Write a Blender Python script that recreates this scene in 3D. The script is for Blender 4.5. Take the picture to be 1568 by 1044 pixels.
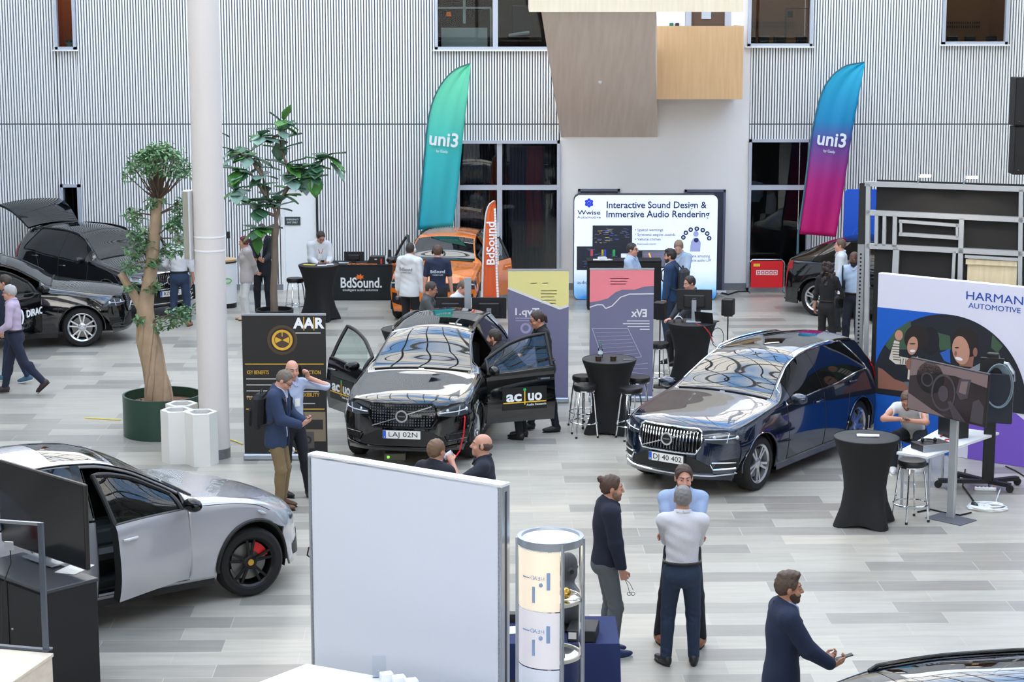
import bpy, bmesh, math, random
import numpy as np
from mathutils import Vector, Matrix, Euler
from mathutils.bvhtree import BVHTree
for _o in list(bpy.data.objects): bpy.data.objects.remove(_o)
scene = bpy.context.scene
COL = scene.collection
R = math.radians
PI = math.pi
# ------------------------------------------------------------------ camera
CAM_H, PITCH, FPX, IW, IH = 6.6, R(10.1), 3090.0, 1568, 1044
cam_data = bpy.data.cameras.new('camera')
cam = bpy.data.objects.new('camera', cam_data); COL.objects.link(cam)
cam.location = (0, 0, CAM_H); cam.rotation_euler = (PI/2 - PITCH, 0, 0)
cam_data.sensor_fit = 'HORIZONTAL'; cam_data.sensor_width = 36.0
cam_data.lens = FPX/IW*36.0; cam_data.clip_end = 300; cam_data.clip_start = 0.1
scene.camera = cam
# ------------------------------------------------------------------ world
def build_world():
    w = bpy.data.worlds.new('sky'); scene.world = w; w.use_nodes = True
    nt = w.node_tree; nt.nodes.clear()
    out = nt.nodes.new('ShaderNodeOutputWorld'); bg = nt.nodes.new('ShaderNodeBackground')
    tc = nt.nodes.new('ShaderNodeTexCoord'); mp = nt.nodes.new('ShaderNodeMapping')
    mp.inputs['Scale'].default_value = (1.0, 1.0, 2.0); mp.inputs['Location'].default_value = (0.3, 0.15, 0)
    nz = nt.nodes.new('ShaderNodeTexNoise'); nz.inputs['Scale'].default_value = 2.2; nz.inputs['Detail'].default_value = 5
    cr = nt.nodes.new('ShaderNodeValToRGB')
    cr.color_ramp.elements[0].position = 0.40; cr.color_ramp.elements[0].color = (0.24, 0.50, 0.95, 1)
    cr.color_ramp.elements[1].position = 0.56; cr.color_ramp.elements[1].color = (1.22, 1.18, 1.09, 1)
    nt.links.new(tc.outputs['Generated'], mp.inputs['Vector']); nt.links.new(mp.outputs['Vector'], nz.inputs['Vector'])
    nt.links.new(nz.outputs['Fac'], cr.inputs['Fac'])
    # bright hazy band of sky low over the horizon
    sx = nt.nodes.new('ShaderNodeSeparateXYZ'); nt.links.new(tc.outputs['Generated'], sx.inputs[0])
    hz = nt.nodes.new('ShaderNodeMapRange'); hz.inputs['From Min'].default_value = 0.45; hz.inputs['From Max'].default_value = 0.05; hz.clamp = True
    nt.links.new(sx.outputs['Z'], hz.inputs['Value'])
    mh = nt.nodes.new('ShaderNodeMix'); mh.data_type = 'RGBA'; mh.inputs['B'].default_value = (1.55, 1.5, 1.42, 1)
    nt.links.new(hz.outputs['Result'], mh.inputs['Factor']); nt.links.new(cr.outputs['Color'], mh.inputs['A'])
    nt.links.new(mh.outputs['Result'], bg.inputs['Color'])
    bg.inputs['Strength'].default_value = 5.5
    nt.links.new(bg.outputs[0], out.inputs[0])
build_world()
vs = scene.view_settings
scene.display_settings.display_device = 'sRGB'
vs.view_transform = 'Standard'; vs.look = 'None'; vs.gamma = 1.0; vs.use_curve_mapping = False
vs.exposure = -0.55
scene.cycles.max_bounces = 8; scene.cycles.diffuse_bounces = 5; scene.cycles.glossy_bounces = 4
scene.cycles.transparent_max_bounces = 12; scene.cycles.caustics_reflective = False; scene.cycles.caustics_refractive = False
scene.cycles.sample_clamp_indirect = 6.0
# ------------------------------------------------------------------ picture -> place
CT, ST = math.cos(PITCH), math.sin(PITCH)
def ray(px, py):
    a = (px - IW/2)/FPX; v = -(py - IH/2)/FPX
    return Vector((a, CT + v*ST, -ST + v*CT))
def F(px, py, z=0.0):
    d = ray(px, py); t = (z - CAM_H)/d.z
    return Vector((d.x*t, d.y*t, z))
def W(px, py, Y):
    d = ray(px, py); t = Y/d.y
    return Vector((d.x*t, Y, CAM_H + d.z*t))
def proj(p):
    x, y, z = p; z -= CAM_H
    dep = y*CT - z*ST; up = y*ST + z*CT
    return (IW/2 + FPX*x/dep, IH/2 - FPX*up/dep, FPX/dep)
# ------------------------------------------------------------------ materials
def srgb(r, g, b):
    f = lambda c: (c/255/12.92) if c/255 <= 0.04045 else ((c/255+0.055)/1.055)**2.4
    return (f(r), f(g), f(b), 1.0)
_M = {}
def mat(name, col, rough=0.5, metal=0.0, spec=0.5, emit=None, estr=1.0, coat=0.0, ior=None, bump=None, var=None, aniso=None):
    if name in _M: return _M[name]
    m = bpy.data.materials.new(name); m.use_nodes = True; _M[name] = m
    nt = m.node_tree; b = nt.nodes['Principled BSDF']
    c = srgb(*col); b.inputs['Base Color'].default_value = c
    b.inputs['Roughness'].default_value = rough; b.inputs['Metallic'].default_value = metal
    b.inputs['Specular IOR Level'].default_value = spec
    if ior: b.inputs['IOR'].default_value = ior
    if coat: b.inputs['Coat Weight'].default_value = coat; b.inputs['Coat Roughness'].default_value = 0.02; b.inputs['Coat IOR'].default_value = 1.7
    if emit: b.inputs['Emission Color'].default_value = srgb(*emit); b.inputs['Emission Strength'].default_value = estr
    tc = nt.nodes.new('ShaderNodeTexCoord') if (var or bump) else None
    if var:      # (scale, amount): soft procedural mottling of the base colour
        nz = nt.nodes.new('ShaderNodeTexNoise'); nz.inputs['Scale'].default_value = var[0]; nz.inputs['Detail'].default_value = 4
        mx = nt.nodes.new('ShaderNodeMix'); mx.data_type = 'RGBA'
        k = 1 - var[1]
        mx.inputs['A'].default_value = (c[0]*k, c[1]*k, c[2]*k, 1); k = 1 + var[1]
        mx.inputs['B'].default_value = (min(1, c[0]*k), min(1, c[1]*k), min(1, c[2]*k), 1)
        if len(var) > 2:
            mp = nt.nodes.new('ShaderNodeMapping'); mp.inputs['Scale'].default_value = var[2]
            nt.links.new(tc.outputs['Object'], mp.inputs['Vector']); nt.links.new(mp.outputs['Vector'], nz.inputs['Vector'])
        else: nt.links.new(tc.outputs['Object'], nz.inputs['Vector'])
        nt.links.new(nz.outputs['Fac'], mx.inputs['Factor']); nt.links.new(mx.outputs['Result'], b.inputs['Base Color'])
    if bump:
        nz2 = nt.nodes.new('ShaderNodeTexNoise'); nz2.inputs['Scale'].default_value = bump[0]; nz2.inputs['Detail'].default_value = 3
        bp = nt.nodes.new('ShaderNodeBump'); bp.inputs['Strength'].default_value = bump[1]; bp.inputs['Distance'].default_value = 0.01
        nt.links.new(tc.outputs['Object'], nz2.inputs['Vector']); nt.links.new(nz2.outputs['Fac'], bp.inputs['Height']); nt.links.new(bp.outputs['Normal'], b.inputs['Normal'])
    return m
def glass_mat(name, tint=(0.5, 0.55, 0.55), ior=1.6, rough=0.0):
    if name in _M: return _M[name]
    m = bpy.data.materials.new(name); m.use_nodes = True; _M[name] = m
    nt = m.node_tree; nt.nodes.clear()
    o = nt.nodes.new('ShaderNodeOutputMaterial'); mx = nt.nodes.new('ShaderNodeMixShader')
    tr = nt.nodes.new('ShaderNodeBsdfTransparent'); tr.inputs[0].default_value = (*tint, 1)
    gl = nt.nodes.new('ShaderNodeBsdfGlossy'); gl.inputs['Roughness'].default_value = rough
    fr = nt.nodes.new('ShaderNodeFresnel'); fr.inputs['IOR'].default_value = ior
    nt.links.new(fr.outputs[0], mx.inputs[0]); nt.links.new(tr.outputs[0], mx.inputs[1]); nt.links.new(gl.outputs[0], mx.inputs[2])
    nt.links.new(mx.outputs[0], o.inputs[0])
    return m
# ------------------------------------------------------------------ mesh builder
class MB:
    def __init__(s): s.v = []; s.f = []; s.m = []; s.sm = []
    def add(s, vs, fs, mi=0, smooth=False, M=None):
        n = len(s.v)
        if M is not None: vs = [M @ Vector(p) for p in vs]
        s.v += [tuple(p) for p in vs]
        for f in fs: s.f.append(tuple(i+n for i in f)); s.m.append(mi); s.sm.append(smooth)
        return s
    def box(s, c, d, mi=0, M=None, rz=0.0, bev=0.0):
        x, y, z = d[0]/2, d[1]/2, d[2]/2
        T = Matrix.Translation(Vector(c)) @ Matrix.Rotation(rz, 4, 'Z')
        if M is not None: T = M @ T
        if bev > 0:
            b = min(bev, x*.9, y*.9, z*.9)
            vs = []; 
            for sx in (-1, 1):
                for sy in (-1, 1):
                    for sz in (-1, 1):
                        vs += [(sx*x, sy*(y-b), sz*(z-b)), (sx*(x-b), sy*y, sz*(z-b)), (sx*(x-b), sy*(y-b), sz*z)]
            bm = bmesh.new()
            for p in vs: bm.verts.new(p)
            bmesh.ops.convex_hull(bm, input=bm.verts)
            bmesh.ops.dissolve_limit(bm, angle_limit=0.01, verts=bm.verts, edges=bm.edges)
            bm.verts.index_update()
            s.add([v.co.copy() for v in bm.verts], [[v.index for v in f.verts] for f in bm.faces], mi, False, T); bm.free(); return s
        vs = [(-x,-y,-z),(x,-y,-z),(x,y,-z),(-x,y,-z),(-x,-y,z),(x,-y,z),(x,y,z),(-x,y,z)]
        return s.add(vs, [(0,3,2,1),(4,5,6,7),(0,1,5,4),(1,2,6,5),(2,3,7,6),(3,0,4,7)], mi, False, T)
    def bar(s, a, b, w, d=None, mi=0, M=None):
        a, b = Vector(a), Vector(b); d = d or w
        t = (b-a); L = t.length; t.normalize()
        up = Vector((0,0,1)) if abs(t.z) < .95 else Vector((1,0,0))
        n = t.cross(up).normalized(); u = n.cross(t)
        T = Matrix((( t.x, n.x, u.x, (a.x+b.x)/2),(t.y, n.y, u.y, (a.y+b.y)/2),(t.z, n.z, u.z, (a.z+b.z)/2),(0,0,0,1)))
        return s.box((0,0,0), (L, w, d), mi, T if M is None else M @ T)
    def tube(s, pts, r, n=10, mi=0, M=None, closed=False, cap=True):
        P = [Vector(p) for p in pts]; N = len(P); rs = r if hasattr(r, '__len__') else [r]*N
        vs, fs = [], []; prev = None
        for i in range(N):
            if closed: t = P[(i+1) % N] - P[i-1]
            else: t = P[min(i+1, N-1)] - P[max(i-1, 0)]
            t.normalize()
            if prev is None: prev = Vector((0,0,1)) if abs(t.z) < .9 else Vector((1,0,0))
            a = (prev - t*prev.dot(t))
            if a.length < 1e-6: a = t.orthogonal()
            a.normalize(); b = t.cross(a); prev = a
            for k in range(n):
                q = 2*PI*k/n; vs.append(P[i] + (a*math.cos(q) + b*math.sin(q))*rs[i])
        for i in range(N if closed else N-1):
            for k in range(n):
                j = (i+1) % N
                fs.append((i*n+k, i*n+(k+1) % n, j*n+(k+1) % n, j*n+k))
        s.add(vs, fs, mi, True, M)
        if cap and not closed:
            s.add(vs[:n], [tuple(range(n))[::-1]], mi, False, M); s.add(vs[-n:], [tuple(range(n))], mi, False, M)
        return s
    def cyl(s, c, r, h, n=24, mi=0, M=None, r2=None):
        return s.lathe([(r, 0), (r if r2 is None else r2, h)], n, mi, M=(Matrix.Translation(Vector(c)) if M is None else M @ Matrix.Translation(Vector(c))), caps=True)
    def lathe(s, prof, n=32, mi=0, M=None, caps=False, smooth=True, a0=0.0, a1=2*PI):
        full = abs(a1-a0-2*PI) < 1e-6; vs, fs = [], []; N = n if full else n+1
        for (r, z) in prof:
            for k in range(N):
                q = a0 + (a1-a0)*k/n; vs.append((r*math.cos(q), r*math.sin(q), z))
        for i in range(len(prof)-1):
            for k in range(n):
                k2 = (k+1) % N; fs.append((i*N+k, i*N+k2, (i+1)*N+k2, (i+1)*N+k))
        s.add(vs, fs, mi, smooth, M)
        if caps:
            if prof[0][0] > 1e-5: s.add(vs[:N], [tuple(range(N))[::-1]], mi, False, M)
            if prof[-1][0] > 1e-5: s.add(vs[-N:], [tuple(range(N))], mi, False, M)
        return s
    def prism(s, poly, h, mi=0, M=None):      # poly in xy, extruded z 0..h
        n = len(poly); vs = [(p[0], p[1], 0) for p in poly] + [(p[0], p[1], h) for p in poly]
        fs = [tuple(range(n))[::-1], tuple(range(n, 2*n))] + [(i, (i+1) % n, n+(i+1) % n, n+i) for i in range(n)]
        return s.add(vs, fs, mi, False, M)
    def grid(s, G, mi=0, smooth=True, M=None, flip=False):   # G[i][j] points
        ni, nj = len(G), len(G[0]); vs = [p for row in G for p in row]
        fs = []
        for i in range(ni-1):
            for j in range(nj-1):
                q = (i*nj+j, i*nj+j+1, (i+1)*nj+j+1, (i+1)*nj+j); fs.append(q[::-1] if flip else q)
        return s.add(vs, fs, mi, smooth, M)
    def sphere(s, c, r, n=16, mi=0, M=None):
        rr = r if hasattr(r, '__len__') else (r, r, r); m = n//2; vs, fs = [], []
        for i in range(m+1):
            a = PI*i/m
            for k in range(n):
                q = 2*PI*k/n; vs.append((c[0]+rr[0]*math.sin(a)*math.cos(q), c[1]+rr[1]*math.sin(a)*math.sin(q), c[2]+rr[2]*math.cos(a)))
        for i in range(m):
            for k in range(n): fs.append((i*n+k, (i+1)*n+k, (i+1)*n+(k+1) % n, i*n+(k+1) % n))
        return s.add(vs, fs, mi, True, M)
    def build(s, name, mats, parent=None, sharp=35, fix=False):
        me = bpy.data.meshes.new(name); me.from_pydata(s.v, [], s.f)
        for m in (mats if isinstance(mats, (list, tuple)) else [mats]): me.materials.append(m)
        me.polygons.foreach_set('material_index', s.m); me.polygons.foreach_set('use_smooth', s.sm)
        if fix or any(s.sm):
            bm = bmesh.new(); bm.from_mesh(me); bmesh.ops.remove_doubles(bm, verts=bm.verts, dist=1e-5)
            if fix: bmesh.ops.recalc_face_normals(bm, faces=bm.faces)
            bm.to_mesh(me); bm.free()
        if any(s.sm): me.set_sharp_from_angle(angle=R(sharp))
        return link(name, me, parent)
def link(name, me, parent=None):
    o = bpy.data.objects.new(name, me); COL.objects.link(o)
    if parent: o.parent = parent
    return o
def tag(o, label, cat, group=None):
    o['label'] = label; o['category'] = cat
    if group: o['group'] = group
    return o
def thing(name, label, cat, loc=(0,0,0), rz=0.0, group=None):
    o = bpy.data.objects.new(name, None); COL.objects.link(o); o.empty_display_size = 0.2
    o.location = loc; o.rotation_euler = (0, 0, rz)
    return tag(o, label, cat, group)
def struct(o): o['kind'] = 'structure'; return o
def dup(root, loc, rz, label, group=None):
    r = root.copy(); COL.objects.link(r); r.location = loc; r.rotation_euler = (0, 0, rz); r['label'] = label
    if group: r['group'] = group
    for ch in list(root.children):
        c = ch.copy(); COL.objects.link(c); c.parent = r
        for g in list(ch.children):
            d = g.copy(); COL.objects.link(d); d.parent = c
    return r
_FONTBOLD = None
def text_mb(mb, body, size, M, mi=0, depth=0.004, align='CENTER', mirror=False, width=None, shear=0.0, spacing=1.0, weight=0.0):
    """lettering as solid thin geometry; local x right, y up, z out"""
    c = bpy.data.curves.new('t', 'FONT'); c.body = body; c.size = size; c.align_x = align; c.align_y = 'CENTER'
    c.extrude = depth/2; c.shear = shear; c.space_character = spacing; c.resolution_u = 3; c.offset = weight
    o = bpy.data.objects.new('t', c); COL.objects.link(o)
    dg = bpy.context.evaluated_depsgraph_get(); dg.update()
    me = bpy.data.meshes.new_from_object(o.evaluated_get(dg))
    vs = [v.co.copy() for v in me.vertices]; fs = [list(p.vertices) for p in me.polygons]
    bpy.data.objects.remove(o); bpy.data.curves.remove(c); bpy.data.meshes.remove(me)
    if not vs: return mb
    if width:
        x0, x1 = min(v.x for v in vs), max(v.x for v in vs); k = width/(x1-x0)
        for v in vs: v.x *= k
    if mirror:
        for v in vs: v.x = -v.x
        fs = [f[::-1] for f in fs]
    mb.add(vs, fs, mi, False, M); return mb
def frame_M(origin, xdir, ydir):
    x = Vector(xdir).normalized(); z = x.cross(Vector(ydir)).normalized(); y = z.cross(x)
    o = Vector(origin)
    return Matrix(((x.x, y.x, z.x, o.x), (x.y, y.y, z.y, o.y), (x.z, y.z, z.z, o.z), (0, 0, 0, 1)))
def pchip(xs, ys):
    xs = np.array(xs, float); ys = np.array(ys, float); h = np.diff(xs); d = np.diff(ys)/h; m = np.zeros_like(xs)
    for i in range(1, len(xs)-1):
        if d[i-1]*d[i] > 0:
            w1 = 2*h[i]+h[i-1]; w2 = h[i]+2*h[i-1]; m[i] = (w1+w2)/(w1/d[i-1]+w2/d[i])
    m[0] = d[0]; m[-1] = d[-1]
    def f(x):
        x = np.clip(np.asarray(x, float), xs[0], xs[-1]); k = np.clip(np.searchsorted(xs, x, 'right')-1, 0, len(xs)-2)
        t = (x-xs[k])/h[k]; t2 = t*t; t3 = t2*t
        return (2*t3-3*t2+1)*ys[k] + (t3-2*t2+t)*h[k]*m[k] + (-2*t3+3*t2)*ys[k+1] + (t3-t2)*h[k]*m[k+1]
    return f
# ================================================================== the setting
YW = 43.4
def X_(px, py=300): return W(px, py, YW).x
def Z_(py): return W(784, py, YW).z
def floor_mat():
    m = bpy.data.materials.new('stone_floor'); m.use_nodes = True; nt = m.node_tree; b = nt.nodes['Principled BSDF']
    L = nt.links.new; N = nt.nodes.new
    tc = N('ShaderNodeTexCoord'); mp = N('ShaderNodeMapping'); mp.inputs['Rotation'].default_value = (0, 0, R(-1.2))
    L(tc.outputs['Object'], mp.inputs['Vector'])
    bk = N('ShaderNodeTexBrick'); bk.offset = 0.37; bk.inputs['Scale'].default_value = 1.0
    bk.inputs['Brick Width'].default_value = 1.25; bk.inputs['Row Height'].default_value = 0.38
    bk.inputs['Mortar Size'].default_value = 0.005; bk.inputs['Mortar Smooth'].default_value = 0.2; bk.inputs['Bias'].default_value = 0.0
    bk.inputs['Color1'].default_value = (0, 0, 0, 1); bk.inputs['Color2'].default_value = (1, 1, 1, 1); bk.inputs['Mortar'].default_value = (0.5, 0.5, 0.5, 1)
    L(mp.outputs['Vector'], bk.inputs['Vector'])
    cr = N('ShaderNodeValToRGB'); e = cr.color_ramp.elements
    e[0].position = 0.0; e[0].color = srgb(144,140,133); e[1].position = 1.0; e[1].color = srgb(190,184,171)
    k = e.new(0.25); k.color = srgb(153,150,142)
    k = e.new(0.5); k.color = srgb(181,176,165)
    k = e.new(0.75); k.color = srgb(172,169,160)
    L(bk.outputs['Color'], cr.inputs['Fac'])
    # veins drawn out along the rows of stone
    m2 = N('ShaderNodeMapping'); m2.inputs['Scale'].default_value = (0.5, 4.0, 1); L(mp.outputs['Vector'], m2.inputs['Vector'])
    nz = N('ShaderNodeTexNoise'); nz.inputs['Scale'].default_value = 2.2; nz.inputs['Detail'].default_value = 7; nz.inputs['Roughness'].default_value = 0.65
    L(m2.outputs['Vector'], nz.inputs['Vector'])
    c2 = N('ShaderNodeValToRGB'); c2.color_ramp.elements[0].position = 0.3; c2.color_ramp.elements[0].color = (0.80, 0.79, 0.77, 1)
    c2.color_ramp.elements[1].position = 0.62; c2.color_ramp.elements[1].color = (1.06, 1.05, 1.04, 1)
    L(nz.outputs['Fac'], c2.inputs['Fac'])
    mx = N('ShaderNodeMix'); mx.data_type = 'RGBA'; mx.blend_type = 'MULTIPLY'; mx.inputs['Factor'].default_value = 0.8
    L(cr.outputs['Color'], mx.inputs['A']); L(c2.outputs['Color'], mx.inputs['B'])
    # light joints
    m3 = N('ShaderNodeMix'); m3.data_type = 'RGBA'; m3.inputs['B'].default_value = srgb(200,196,186)
    fm = N('ShaderNodeMath'); fm.operation = 'MULTIPLY'; fm.inputs[1].default_value = 0.18; L(bk.outputs['Fac'], fm.inputs[0])
    L(fm.outputs[0], m3.inputs['Factor']); L(mx.outputs['Result'], m3.inputs['A'])
    L(m3.outputs['Result'], b.inputs['Base Color'])
    rr = N('ShaderNodeMapRange'); rr.inputs['To Min'].default_value = 0.27; rr.inputs['To Max'].default_value = 0.36
    L(nz.outputs['Fac'], rr.inputs['Value']); L(rr.outputs['Result'], b.inputs['Roughness'])
    return m
def wood_mat(name, c1, c2, rough=0.45, axis=(9, 9, 0.7)):
    if name in _M: return _M[name]
    m = bpy.data.materials.new(name); m.use_nodes = True; _M[name] = m; nt = m.node_tree; b = nt.nodes['Principled BSDF']
    tc = nt.nodes.new('ShaderNodeTexCoord'); mp = nt.nodes.new('ShaderNodeMapping'); mp.inputs['Scale'].default_value = axis
    nz = nt.nodes.new('ShaderNodeTexNoise'); nz.inputs['Scale'].default_value = 2.0; nz.inputs['Detail'].default_value = 6
    cr = nt.nodes.new('ShaderNodeValToRGB'); cr.color_ramp.elements[0].position = 0.3; cr.color_ramp.elements[0].color = srgb(*c1)
    cr.color_ramp.elements[1].position = 0.7; cr.color_ramp.elements[1].color = srgb(*c2)
    nt.links.new(tc.outputs['Object'], mp.inputs['Vector']); nt.links.new(mp.outputs['Vector'], nz.inputs['Vector'])
    nt.links.new(nz.outputs['Fac'], cr.inputs['Fac']); nt.links.new(cr.outputs['Color'], b.inputs['Base Color'])
    b.inputs['Roughness'].default_value = rough
    return m
M_white = mat('white_paint', (236, 238, 240), 0.55)
M_plaster = mat('white_plaster', (240, 240, 240), 0.7, var=(1.5, 0.02))
M_rib = mat('white_ribbed_metal', (248, 249, 248), 0.45)
M_gap_shade = mat('wall_gap_shade', (84, 100, 112), 0.8)  # dark backing colour stands for the shade between the ribs
M_alu = mat('aluminium', (176, 182, 190), 0.35, 0.7)
M_alu_frame = mat('window_frame_metal', (186, 194, 208), 0.4, 0.2)
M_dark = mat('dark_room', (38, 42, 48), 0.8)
M_black = mat('black_plastic', (22, 22, 24), 0.45)
M_blackm = mat('black_matte', (16, 16, 18), 0.8)
M_chrome = mat('chrome', (225, 228, 232), 0.08, 1.0)
M_steel = mat('brushed_steel', (190, 194, 198), 0.25, 1.0)
M_rubber = mat('rubber', (26, 26, 27), 0.75)
M_glass = glass_mat('clear_glass', (0.86, 0.9, 0.88), 1.5)
M_wglass = glass_mat('window_glass', (0.74, 0.78, 0.79), 1.5)
M_uglass = glass_mat('upper_window_glass', (0.62, 0.66, 0.67), 1.2)
M_oak = wood_mat('oak_veneer', (206, 168, 122), (216, 180, 136))
M_oak_pale = wood_mat('pale_oak_veneer', (224, 212, 186), (232, 222, 200))
M_oak_soffit = wood_mat('oak_soffit_floor_lit', (226, 208, 192), (238, 222, 208), .5, (6, .4, .4))  # same oak, greyed and lightened to stand for floor light from below

fl = MB().box((0, 21, -0.1), (36, 54, 0.2)).build('floor', floor_mat()); struct(fl)
# ---- the ribbed wall with its openings
PITCHR = 0.058
def ribs(mb, x0, x1, z0, z1, mi=0):
    n = max(1, round((x1-x0)/PITCHR)); p = (x1-x0)/n; d = 0.034
    row = []
    for i in range(n):
        a = x0+i*p; row += [(a+.22*p, YW+d), (a+.22*p, YW), (a+.78*p, YW), (a+.78*p, YW+d)]
    vs = [(x, y, z0) for x, y in row] + [(x, y, z1) for x, y in row]; k = len(row); fs = []
    for i in range(n):
        q = i*4
        for e in range(3): fs.append((q+e, q+e+1, k+q+e+1, k+q+e))
    mb.add(vs, fs, mi)
zJ = Z_(190); zT = 9.6
openings = [   # px x0, x1, z0, z1
    (X_(84, 30), X_(116, 30), Z_(76), 8.4), (X_(97, 380), X_(127, 380), 0.0, Z_(282)),
    (X_(666, 30), X_(857, 30), Z_(76), 8.4), (X_(700), X_(857), 0.0, Z_(215)),
    (X_(857), X_(1145), 0.0, zT), (X_(1145, 30), X_(1244, 30), Z_(71), 8.4), (X_(1145), X_(1240), 0.0, Z_(213)),
    (X_(1443, 30), X_(1543, 30), Z_(68), 8.4), (X_(432), X_(486), 0.0, Z_(284))]
mbw = MB()
xs = sorted({-17.0, 17.0} | {o[0] for o in openings} | {o[1] for o in openings})
for a, b in zip(xs[:-1], xs[1:]):
    if b-a < .02: continue
    c = (a+b)/2; zs = [(0.12, zT)]
    for o in openings:
        if o[0]-1e-6 <= c <= o[1]+1e-6:
            nz = []
            for u, v in zs:
                if o[3] <= u or o[2] >= v: nz.append((u, v)); continue
                if o[2] > u: nz.append((u, o[2]))
                if o[3] < v: nz.append((o[3], v))
            zs = nz
    for u, v in zs:
        for p, q in ([(u, zJ-.012), (zJ+.012, v)] if u < zJ < v else [(u, v)]):
            if q-p > .03:
                ribs(mbw, a, b, p, q)
                mbw.box(((a+b)/2, YW+.08, (p+q)/2), (b-a, .09, q-p+.03), 1)
struct(mbw.build('wall_back', [M_rib, M_gap_shade]))
# plaster stair core between the glazed bays, baseboards
pl = MB(); xa, xb = X_(857), X_(1145)
dz0 = Z_(8); dx0, dx1 = X_(1049, 25), X_(1119, 25)      # landing door high up in the core
pl.box(((xa+xb)/2, YW+.06, 2.2), (xb-xa, .12, 4.4)).box(((xa+dx0)/2, YW+.06, 8.7), (dx0-xa, .12, 8.6)).box(((dx1+xb)/2, YW+.06, 8.7), (xb-dx1, .12, 8.6))
pl.box(((dx0+dx1)/2, YW+.06, 10.0), (dx1-dx0, .12, 6.0))
struct(pl.build('wall_core', M_plaster))
M_base = mat('grey_baseboard', (120, 126, 132), 0.6)
bb = MB().box(((xa+xb)/2, YW-.02, .075), (xb-xa, .04, .15)); struct(bb.build('baseboard_core', M_base))
bb = MB().box((-17+(X_(97)+17)/2, YW-.01, .06), (X_(97)+17, .05, .12)).box(((X_(127)+X_(432))/2, YW-.01, .06), (X_(432)-X_(127), .05, .12)).box(((X_(486)+X_(700))/2, YW-.01, .06), (X_(700)-X_(486), .05, .12)).box(((X_(1240)+17)/2, YW-.01, .06), (17-X_(1240), .05, .12))
struct(bb.build('baseboard_back', M_base))
# windows
_wn = [0]
def window(o, mull=(), trans=(), fw=.06, outer=.05):
    _wn[0] += 1; x0, x1, z0, z1 = o[:4]; mb = MB(); yc = YW-.015
    mb.box(((x0+x1)/2, yc, z1-fw/2), (x1-x0, .17, fw)); mb.box(((x0+x1)/2, yc, z0+fw/2), (x1-x0, .17, fw))
    for x in (x0+fw/2, x1-fw/2): mb.box((x, yc, (z0+z1)/2), (fw, .17, z1-z0))
    for x in mull: mb.box((x, yc+.03, (z0+z1)/2), (.11, .12, z1-z0-2*fw))
    for z in trans: mb.box(((x0+x1)/2, yc+.03, z), (x1-x0-2*fw, .11, .10))
    if z0 > .3: mb.box(((x0+x1)/2, YW-.06, z0-.012), (x1-x0+.1, .12, .03), 1)
    w = struct(mb.build('window_%d' % _wn[0], [M_alu_frame, M_white]))
    g = MB().box(((x0+x1)/2, YW+.05, (z0+z1)/2), (x1-x0-2*fw, .012, z1-z0-2*fw)); g.build('glass', M_uglass if z0 > 3 else M_wglass, w)
    return w
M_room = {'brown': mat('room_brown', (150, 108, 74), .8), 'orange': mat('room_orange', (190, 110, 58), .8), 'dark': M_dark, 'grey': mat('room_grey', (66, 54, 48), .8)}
def room(name, x0, x1, z0, z1, kind, depth=2.6, lamp=0.0, floor=True):
    y0, y1 = YW+.13, YW+.13+depth; mb = MB(); xc, zc = (x0+x1)/2, (z0+z1)/2
    mb.box((xc, y1, zc), (x1-x0, .05, z1-z0), 0); mb.box((x0-.03, (y0+y1)/2, zc), (.05, depth, z1-z0), 0); mb.box((x1+.03, (y0+y1)/2, zc), (.05, depth, z1-z0), 0)
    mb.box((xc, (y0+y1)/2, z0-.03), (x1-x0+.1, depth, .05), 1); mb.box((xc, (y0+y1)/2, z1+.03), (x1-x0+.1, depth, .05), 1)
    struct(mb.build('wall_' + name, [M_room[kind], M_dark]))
    if lamp:
        l = bpy.data.lights.new('room_fill', 'AREA'); l.energy = lamp; l.size = min(1.0, x1-x0); l.color = (1, .9, .78)  # added fill light that brightens the room, no fitting modelled
        lo = bpy.data.objects.new('room_light', l); COL.objects.link(lo); lo.location = (xc, (y0+y1)/2, z1-.05)
O = openings
window(O[0]); room('left_office', O[0][0]-.2, O[0][1]+.3, O[0][2]-.1, O[0][3], 'orange', 1.6, 90)
window(O[1]); room('left_corridor', O[1][0]-.2, O[1][1]+.2, 0, O[1][3]+.1, 'dark', 2)
window(O[2], mull=[X_(758.5, 30)]); room('upper_meeting', O[2][0]-.2, O[2][1]+.2, O[2][2]-.1, O[2][3], 'grey', 3, 45)
window(O[3], mull=[X_(765)], trans=[Z_(287)]); room('lower_lobby', O[3][0]-.2, O[3][1]+.1, 0, O[3][3]+.1, 'dark', 3)
window(O[5]); room('upper_lecture', O[5][0]-.05, O[5][1]+.2, O[5][2]-.1, O[5][3], 'brown', 2.4, 55)
window(O[6], trans=[Z_(287)]); room('lower_foyer', O[6][0]-.05, O[6][1]+.2, 0, O[6][3]+.1, 'dark', 3)
window(O[7]); room('upper_seminar', O[7][0]-.2, O[7][1]+.2, O[7][2]-.1, O[7][3], 'brown', 2.4, 55)
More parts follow.
